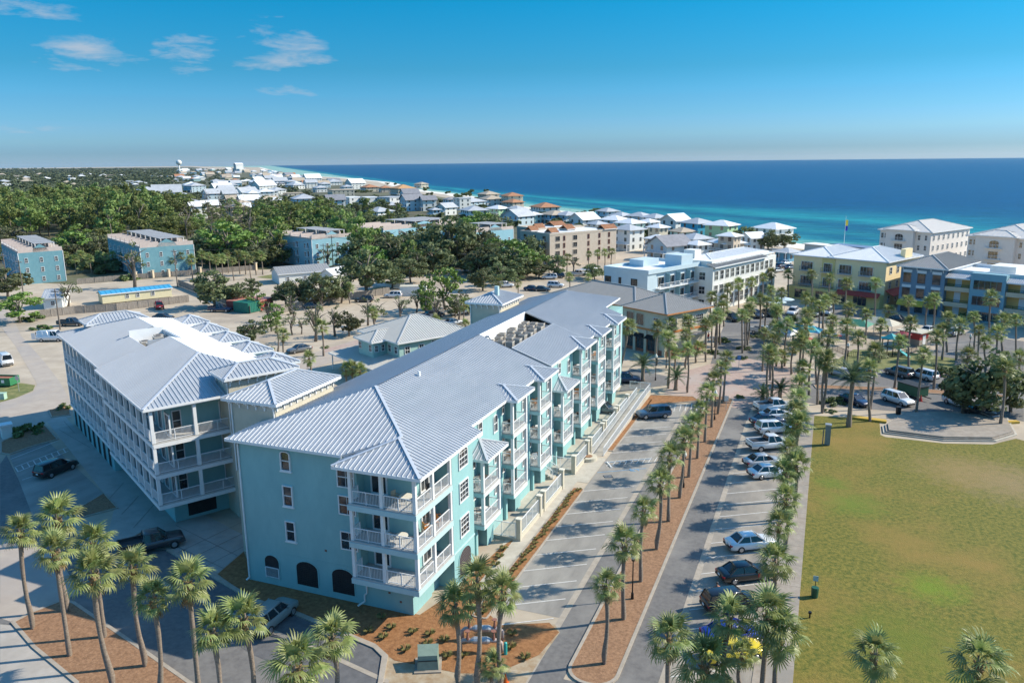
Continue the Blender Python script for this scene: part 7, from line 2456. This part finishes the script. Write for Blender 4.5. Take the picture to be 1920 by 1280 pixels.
for k, (a, b) in enumerate(((2, 1), (3, 5), (5, 7), (7, 8))):
    for j, dx in enumerate((-1, 1)):
        A, Bq = tops[a] + Vector((dx, 0, 0)), tops[b] + Vector((dx, 0, 0))
        pts = [A.lerp(Bq, i / 10) - Vector((0, 0, 1.2 * math.sin(math.pi * i / 10))) for i in range(11)]
        tag(link('overhead_wire', MB().tube(pts, .03, 4).mesh('overhead_wire', M_BLACK)), 'thin dark overhead wire, %s span from the left, %s strand' % (ORD[k], 'near' if j else 'far'), 'wire', 'overhead wires')

# boundary wall with pickets beside the right facade
M_CAP = mat('pale_stone_cap', (.62, .59, .5), (.67, .64, .55), 2, .8)
struct('terrace_slab', MB().box(-28.4, 64.3, 0, -25.35, 78.0, .32), M_CONCP)
struct('terrace_slab', MB().box(-28.4, 82.2, 0, -25.35, 112, .34), M_CONCP)
t = thing('boundary_wall', 'low cream wall with square posts and white picket panels beside the long building, near stretch', 'wall', (-25.2, 64.6, 0), 0, 'picket walls')
t2 = thing('boundary_wall', 'low cream wall with square posts and white picket panels beside the long building, far stretch', 'wall', (-25.2, 82.0, 0), 0, 'picket walls')
for tt, ys_ in ((t, [64.6, 70.3, 71.5, 77.6]), (t2, [82.0, 87.4, 88.6, 94.2, 95.4, 101, 102.2, 107.8])):
    y0 = ys_[0]
    for k, y in enumerate(ys_):
        pbox('post', tt, -.22, y - y0 - .22, 0, .22, y - y0 + .22, 2.15, M_CREAM)
        pbox('post_cap', tt, -.28, y - y0 - .28, 2.15, .28, y - y0 + .28, 2.27, M_CAP)
        if k + 1 < len(ys_):
            pbox('base_wall', tt, -.14, y - y0 + .22, 0, .14, ys_[k + 1] - y0 - .22, .42, M_CREAM)
            railing(tt, (0, y - y0 + .22, .42), (0, ys_[k + 1] - y0 - .22, .42), h=1.45, sp=.13)
for x0, lb in ((64.35, 'near'), (82.1, 'far')):
    t = thing('side_railing', 'white picket railing closing the %s end of the picket wall' % lb, 'railing', (-28.3, x0, .32), 0, 'side railings')
    railing(t, (0, 0, 0), (2.9, 0, 0), h=1.5, sp=.13)
t = thing('access_ramp', 'long concrete ramp with white railings leading up beside the picket wall', 'ramp', (-24.2, 88.6, 0))
r_mb = MB().add([(-.75, 0, 0), (.75, 0, 0), (.75, 24, .9), (-.75, 24, .9), (-.75, 24, 0), (.75, 24, 0)], [(0, 1, 2, 3), (0, 3, 4), (1, 5, 2), (3, 2, 5, 4)])
link('slope', r_mb.mesh('slope', M_CONCP), t)
railing(t, (.7, 0, .02), (.7, 24, .92), h=1.1, sp=.14)
railing(t, (-.7, 0, .02), (-.7, 24, .92), h=1.1, sp=.14)
pbox('landing', t, -.75, 24, 0, .75, 27, .9, M_CONCP)
railing(t, (.7, 24, .9), (.7, 27, .9), h=1.1, sp=.14)
railing(t, (-2.5, 27, .9), (.7, 27, .9), h=1.1, sp=.14)
t = thing('entry_steps', 'short white-railed steps to the door of the long building', 'steps', (-26.9, 79.6, 0))
for k in range(4):
    pbox('step', t, 0 - k * .3 - .3, 0, 0, 0 - k * .3, 1.6, .17 * (k + 1), M_CONCP)
for y in (0, 1.6):
    railing(t, (0, y, .1), (-1.2, y, .75), h=.95, sp=.14)
p = G(1103, 861)
t = thing('planter_ring', 'round pale concrete ring planter on the entry walk', 'planter', (p.x, p.y, 0))
link('ring', MB().tube([(0, 0, 0), (0, 0, .42)], [1.05, 1.05], 20).mesh('ring', M_CREAM), t)
link('soil', MB().cyl(0, 0, .42, .46, .5, n=20).mesh('soil', M_MULCHD), t)
t = thing('wheel_stop', 'white concrete wheel stop in the accessible stall', 'wheel stop', (-22.1, 86.0, 0), DEG(-58))
link('block', MB().add([(-.9, -.1, 0), (.9, -.1, 0), (.9, .1, 0), (-.9, .1, 0), (-.88, -.06, .13), (.88, -.06, .13), (.88, .06, .13), (-.88, .06, .13)], [(4, 5, 6, 7), (0, 1, 5, 4), (1, 2, 6, 5), (2, 3, 7, 6), (3, 0, 4, 7)]).mesh('block', M_WHITE), t)
p = G(1140, 893)
t = thing('storm_drain', 'dark storm drain grate in the left lot', 'drain', (p.x, p.y, 0), DEG(32))
pbox('frame', t, -.5, -.4, .004, .5, .4, .02, M_BLACK)
for k in range(5):
    pbox('grate_bar', t, -.42, -.3 + k * .14, .02, .42, -.24 + k * .14, .03, M_STEEL)

# balcony furniture
M_ORC = mat('orange_wood', (.45, .17, .04), (.52, .22, .06), 4, .6)
M_WICK = mat('dark_wicker', (.06, .05, .045), (.1, .085, .075), 9, .8)


def chair(label, x, y, z, rz, m):
    t = thing('balcony_chair', label, 'chair', (x, y, z), rz, 'balcony chairs')
    pbox('seat', t, -.25, -.25, .4, .25, .25, .45, m)
    pbox('backrest', t, -.25, .21, .45, .25, .26, .95, m)
    for a in (-.22, .22):
        for b in (-.22, .22):
            pbox('leg', t, a - .025, b - .025, 0, a + .025, b + .025, .4, m)
        pbox('armrest', t, a - .03, -.25, .63, a + .03, .25, .67, m)


def table(label, x, y, z, m, r=.55):
    t = thing('balcony_table', label, 'table', (x, y, z), 0, 'balcony tables')
    link('top', MB().cyl(0, 0, .7, .75, r, n=16).mesh('top', m), t)
    link('stem', MB().cyl(0, 0, 0, .7, .06).mesh('stem', m), t)


table('pale round table on the top corner balcony', -28.6, 49.7, FL[2], M_CAP)
chair('tan chair left of the pale table on the top corner balcony', -29.6, 49.8, FL[2], 1.3, mat('tan_wicker', (.4, .33, .24), None))
chair('dark chair by the side door on the top corner balcony', -27.8, 51.9, FL[2], .4, M_WICK)
table('small cream table on the middle corner balcony', -28.9, 49.3, FL[1], M_CAP, .5)
for k, (x, y, rz) in enumerate(((-28.0, 51.6, 2.4), (-27.8, 52.8, .6), (-28.1, 53.6, 1.6))):
    chair('orange wooden chair on the middle corner balcony, %s from the corner column' % ORD[k], x, y, FL[1], rz, M_ORC)
chair('white sling chair on the middle corner balcony behind the front railing', -29.9, 49.2, FL[1], 2.8, M_WHITE)
k = 0
for (a, b, n) in pockets:
    for i, z in enumerate(FL if n == 3 else FL[:2]):
        table('small table on the side balcony, %s from the near end of the facade' % ordinal(k), -27.7, (a + b) / 2, z, M_WICK if k % 3 else M_WHITE, .4)
        chair('chair on the side balcony, %s from the near end of the facade' % ordinal(k), -27.8, (a + b) / 2 - .85, z, 1.9 + k, [M_WICK, M_WHITE, M_WICK, M_ORC][k % 4])
        k += 1

# plaza playground: kiosk, canopies, parasols
def parasol(label, q, m, h=2.6, r=1.5):
    p = G(q[0], q[1], h)
    t = thing('parasol', label, 'parasol', (p.x, p.y, 0), 0, 'plaza parasols')
    n = 8
    mb = MB().add([(0, 0, h + .55)] + [(r * math.cos(2 * math.pi * k / n), r * math.sin(2 * math.pi * k / n), h) for k in range(n)], [(0, 1 + k, 1 + (k + 1) % n) for k in range(n)])
    link('canopy', mb.mesh('canopy', m), t)
    link('pole', MB().cyl(0, 0, 0, h + .5, .04).mesh('pole', M_STEEL), t)


parasol('red parasol at the left of the playground', (1514, 636), M_RED)
parasol('dark red parasol beside the kiosk', (1694, 626), mat('maroon_canvas', (.25, .02, .04), None))
parasol('turquoise parasol in front of the playground tower', (1665, 634), M_TEALA)
parasol('pale blue parasol at the corner of the yellow building', (1472, 561), M_PALEB, 2.6, 2.2)
parasol('pale blue parasol left of its twin by the yellow building', (1457, 566), M_PALEB, 2.6, 2.2)
for lb, q, w_, m_, rz in (('blue and green curved canopy tent of the plaza market', (1507, 617), 6.5, mat('market_blue', (.03, .25, .5), (.03, .42, .4), .5, .6), -10), ('green canopy tent in the middle of the plaza market', (1604, 606), 6, M_GREENC, -20), ('long cream canopy of the plaza market', (1650, 603), 8, M_CREAM, -35),
                          ('white canopy tent beside the beige condominium', (1108, 505), 6, M_WHITE, -30), ('silver canopy trailer left of the blue canopy', (1470, 622), 4.5, M_STEEL, -20)):
    p = G(*q, 2.6)
    t = thing('canopy_tent', lb, 'canopy', (p.x, p.y, 0), DEG(rz), 'market canopies')
    mb = MB().add([(-w_ / 2, -2.2, 2.5), (w_ / 2, -2.2, 2.5), (w_ / 2, 2.2, 2.5), (-w_ / 2, 2.2, 2.5), (-w_ / 4, 0, 3.5), (w_ / 4, 0, 3.5)], [(0, 1, 5, 4), (1, 2, 5), (2, 3, 4, 5), (3, 0, 4)])
    link('canopy', mb.mesh('canopy', m_), t)
    for x in (-w_ / 2 + .1, w_ / 2 - .1):
        for y in (-2.1, 2.1):
            pbox('leg', t, x - .05, y - .05, 0, x + .05, y + .05, 2.5, M_STEEL)
p = G(1712, 645)
t = thing('kiosk', 'red and grey kiosk with flat pale roof in the playground', 'kiosk', p, DEG(-35))
pbox('wall', t, -2, -1.5, 0, 2, 1.5, 2.6, M_RED)
pbox('base', t, -2.03, -1.53, 0, 2.03, 1.53, 1.3, M_CONC)
pbox('roof', t, -2.5, -2, 2.6, 2.5, 2, 2.75, M_CREAM)
pbox('door', t, 2.0, -.5, 0, 2.06, .5, 2.1, M_WHITE)
p = G(1668, 664)
t = thing('playground_tower', 'playground climbing tower with green slide and turquoise roof', 'playground', p, DEG(-30))
for x in (-1, 1):
    for y in (-1, 1):
        pbox('post', t, x - .07, y - .07, 0, x + .07, y + .07, 3, M_BLACK)
pbox('platform', t, -1.1, -1.1, 1.4, 1.1, 1.1, 1.5, M_BLACK)
link('roof', MB().add([(-1.3, -1.3, 3), (1.3, -1.3, 3), (1.3, 1.3, 3), (-1.3, 1.3, 3), (0, 0, 3.9)], [(0, 1, 4), (1, 2, 4), (2, 3, 4), (3, 0, 4)]).mesh('roof', M_TEALA), t)
link('slide', MB().slab([(1.1, -.4, 1.5), (1.1, .4, 1.5), (3.6, .4, .15), (3.6, -.4, .15)], .08).mesh('slide', M_TEALA), t)
t = thing('playground_fence', 'dark railing round the playground', 'fence', G(1560, 655), 0)
o_ = G(1560, 655)
fpts = [G(1560, 655), G(1590, 668), G(1640, 675), G(1690, 668), G(1735, 655)]
for a, b in zip(fpts, fpts[1:]):
    railing(t, a - o_, b - o_, m=M_BLACK, sp=.3, t=.04)
for k, (q, c) in enumerate([((1563, 632), 'white'), ((1572, 636), 'red'), ((1580, 634), 'white')]):
    p = G(*q)
    t = thing('cafe_table', 'small outdoor table by the playground, %s from the left' % ORD[k], 'table', p, 0, 'cafe tables')
    link('top', MB().cyl(0, 0, .72, .78, .55, n=12).mesh('top', M_WHITE if c == 'white' else M_RED), t)
    link('stem', MB().cyl(0, 0, 0, .72, .06).mesh('stem', M_STEEL), t)
# outside stair of the building at the far right
p = G(1893, 690)
t = thing('outside_stair', 'dark wooden outside stair beside the palms at the right edge', 'stair', p, DEG(-26))
for k in range(14):
    pbox('step', t, k * .32, 0, k * .24, k * .32 + .34, 1.6, k * .24 + .06, M_POLEW)
for y in (0, 1.6):
    railing(t, (0, y, .1), (14 * .32, y, 14 * .24), h=1.0, m=M_POLEW, sp=.4, t=.05)
# beach flag and umbrella posts
t = thing('flag_pole', 'tall white flag pole with yellow and blue flag on the beach', 'flag pole', G(1582, 462))
link('pole', MB().cyl(0, 0, 0, 12, .09, .05).mesh('pole', M_WHITE), t)
link('flag', MB().box(.05, -.02, 8.2, .9, .02, 10.5).mesh('flag', mat('yellow_flag', (.75, .55, .05), None)), t)
link('flag', MB().box(.05, -.02, 6.2, .9, .02, 8.15).mesh('flag', mat('blue_flag', (.02, .04, .4), None)), t)
for k, (a, b) in enumerate((((1555, 472), (1690, 486)), ((1508, 470), (1560, 476)))):
    A, Bq = G(*a), G(*b)
    t = thing('beach_pavilion', ['long low beach pavilion with blue-grey roof', 'low white beach pavilion beside the dunes'][k], 'pavilion', A, math.atan2(Bq.y - A.y, Bq.x - A.x))
    w_ = (Bq - A).length
    pbox('wall', t, 0, 0, 0, w_, 5, 2.6, M_OFFW)
    pbox('roof', t, -.5, -.8, 2.6, w_ + .5, 6, 2.85, mat('beach_blue_roof', (.12, .2, .32), None) if k == 0 else M_OFFW)


# people
def person(label, p, rz, shirt, h=1.75):
    t = thing('person', label, 'person', p, rz)
    s = h / 1.75
    verts = [((0, 0, .95), .15), ((0, 0, 1.15), .14), ((0, 0, 1.38), .16), ((0, 0, 1.5), .065), ((0, .01, 1.56), .06), ((0, .02, 1.66), .1), ((0, .02, 1.74), .07),
             ((.2, 0, 1.38), .065), ((.25, .02, 1.12), .05), ((.22, .16, .95), .04), ((-.2, 0, 1.38), .065), ((-.26, -.02, 1.12), .05), ((-.27, .08, .88), .04),
             ((.1, .02, .85), .1), ((.11, .1, .48), .07), ((.11, .04, .08), .05), ((.11, .2, .05), .045), ((-.1, -.02, .85), .1), ((-.1, -.06, .48), .07), ((-.1, -.2, .1), .05), ((-.1, -.05, .05), .045)]
    edges = [(0, 1), (1, 2), (2, 3), (3, 4), (4, 5), (5, 6), (2, 7), (7, 8), (8, 9), (2, 10), (10, 11), (11, 12), (0, 13), (13, 14), (14, 15), (15, 16), (0, 17), (17, 18), (18, 19), (19, 20)]
    me = bpy.data.meshes.new('person_body')
    me.from_pydata([tuple(c * s for c in v) for v, _ in verts], edges, [])
    for m_ in (mat('skin', (.42, .25, .17), None), shirt, mat('navy_trousers', (.03, .04, .07), None)):
        me.materials.append(m_)
    o = bpy.data.objects.new('body', me)
    col.objects.link(o)
    o.parent = t
    o.modifiers.new('skin', 'SKIN')
    for i, (_, r) in enumerate(verts):
        me.skin_vertices[0].data[i].radius = (r * s, r * s)
        me.skin_vertices[0].data[i].use_root = i == 0
    o.modifiers.new('sub', 'SUBSURF').levels = 1
    dg = bpy.context.evaluated_depsgraph_get()
    ev = bpy.data.meshes.new_from_object(o.evaluated_get(dg))
    o.modifiers.clear()
    o.data = ev
    for m_ in (MATS['skin'], shirt, MATS['navy_trousers']):
        if m_.name not in [x.name for x in ev.materials if x]:
            ev.materials.append(m_)
    names = [x.name for x in ev.materials]
    for f in ev.polygons:
        z = f.center.z / s
        f.material_index = names.index('navy_trousers') if z < .92 else names.index(shirt.name) if z < 1.47 and abs(f.center.x) < .34 and z > 1.0 else names.index('skin')
        f.use_smooth = True
    link('hair', MB().tube([(0, 0, 1.68 * s), (0, 0, 1.74 * s), (0, 0, 1.8 * s)], [.1 * s, .105 * s, .04 * s], 8).mesh('hair', M_TRIMB), t)


person('person in a red shirt walking on the pavement by the cream building', G(1328, 640), 1.0, M_RED, 1.8)
person('person with bare arms standing behind the black suv at the bottom', G(1343, 1128), .5, mat('tan_shirt', (.4, .16, .1), None))

# ------------------------------------------------------------------ air
hz = bpy.data.materials.new('haze_air')
hz.use_nodes = True
hn, hl = hz.node_tree.nodes, hz.node_tree.links
hn.remove(hn['Principled BSDF'])
pv = hn.new('ShaderNodeVolumePrincipled')
pv.inputs['Color'].default_value = (.66, .8, .9, 1)
pv.inputs['Density'].default_value = 0.00002
pv.inputs['Anisotropy'].default_value = 0.2
hl.new(pv.outputs[0], hn['Material Output'].inputs['Volume'])
o = link('haze', MB().box(-17000, -5000, -4, 12500, 12500, 60).mesh('haze', hz))
o['kind'] = 'stuff'
o['label'] = 'thin pale blue air over the whole coast'
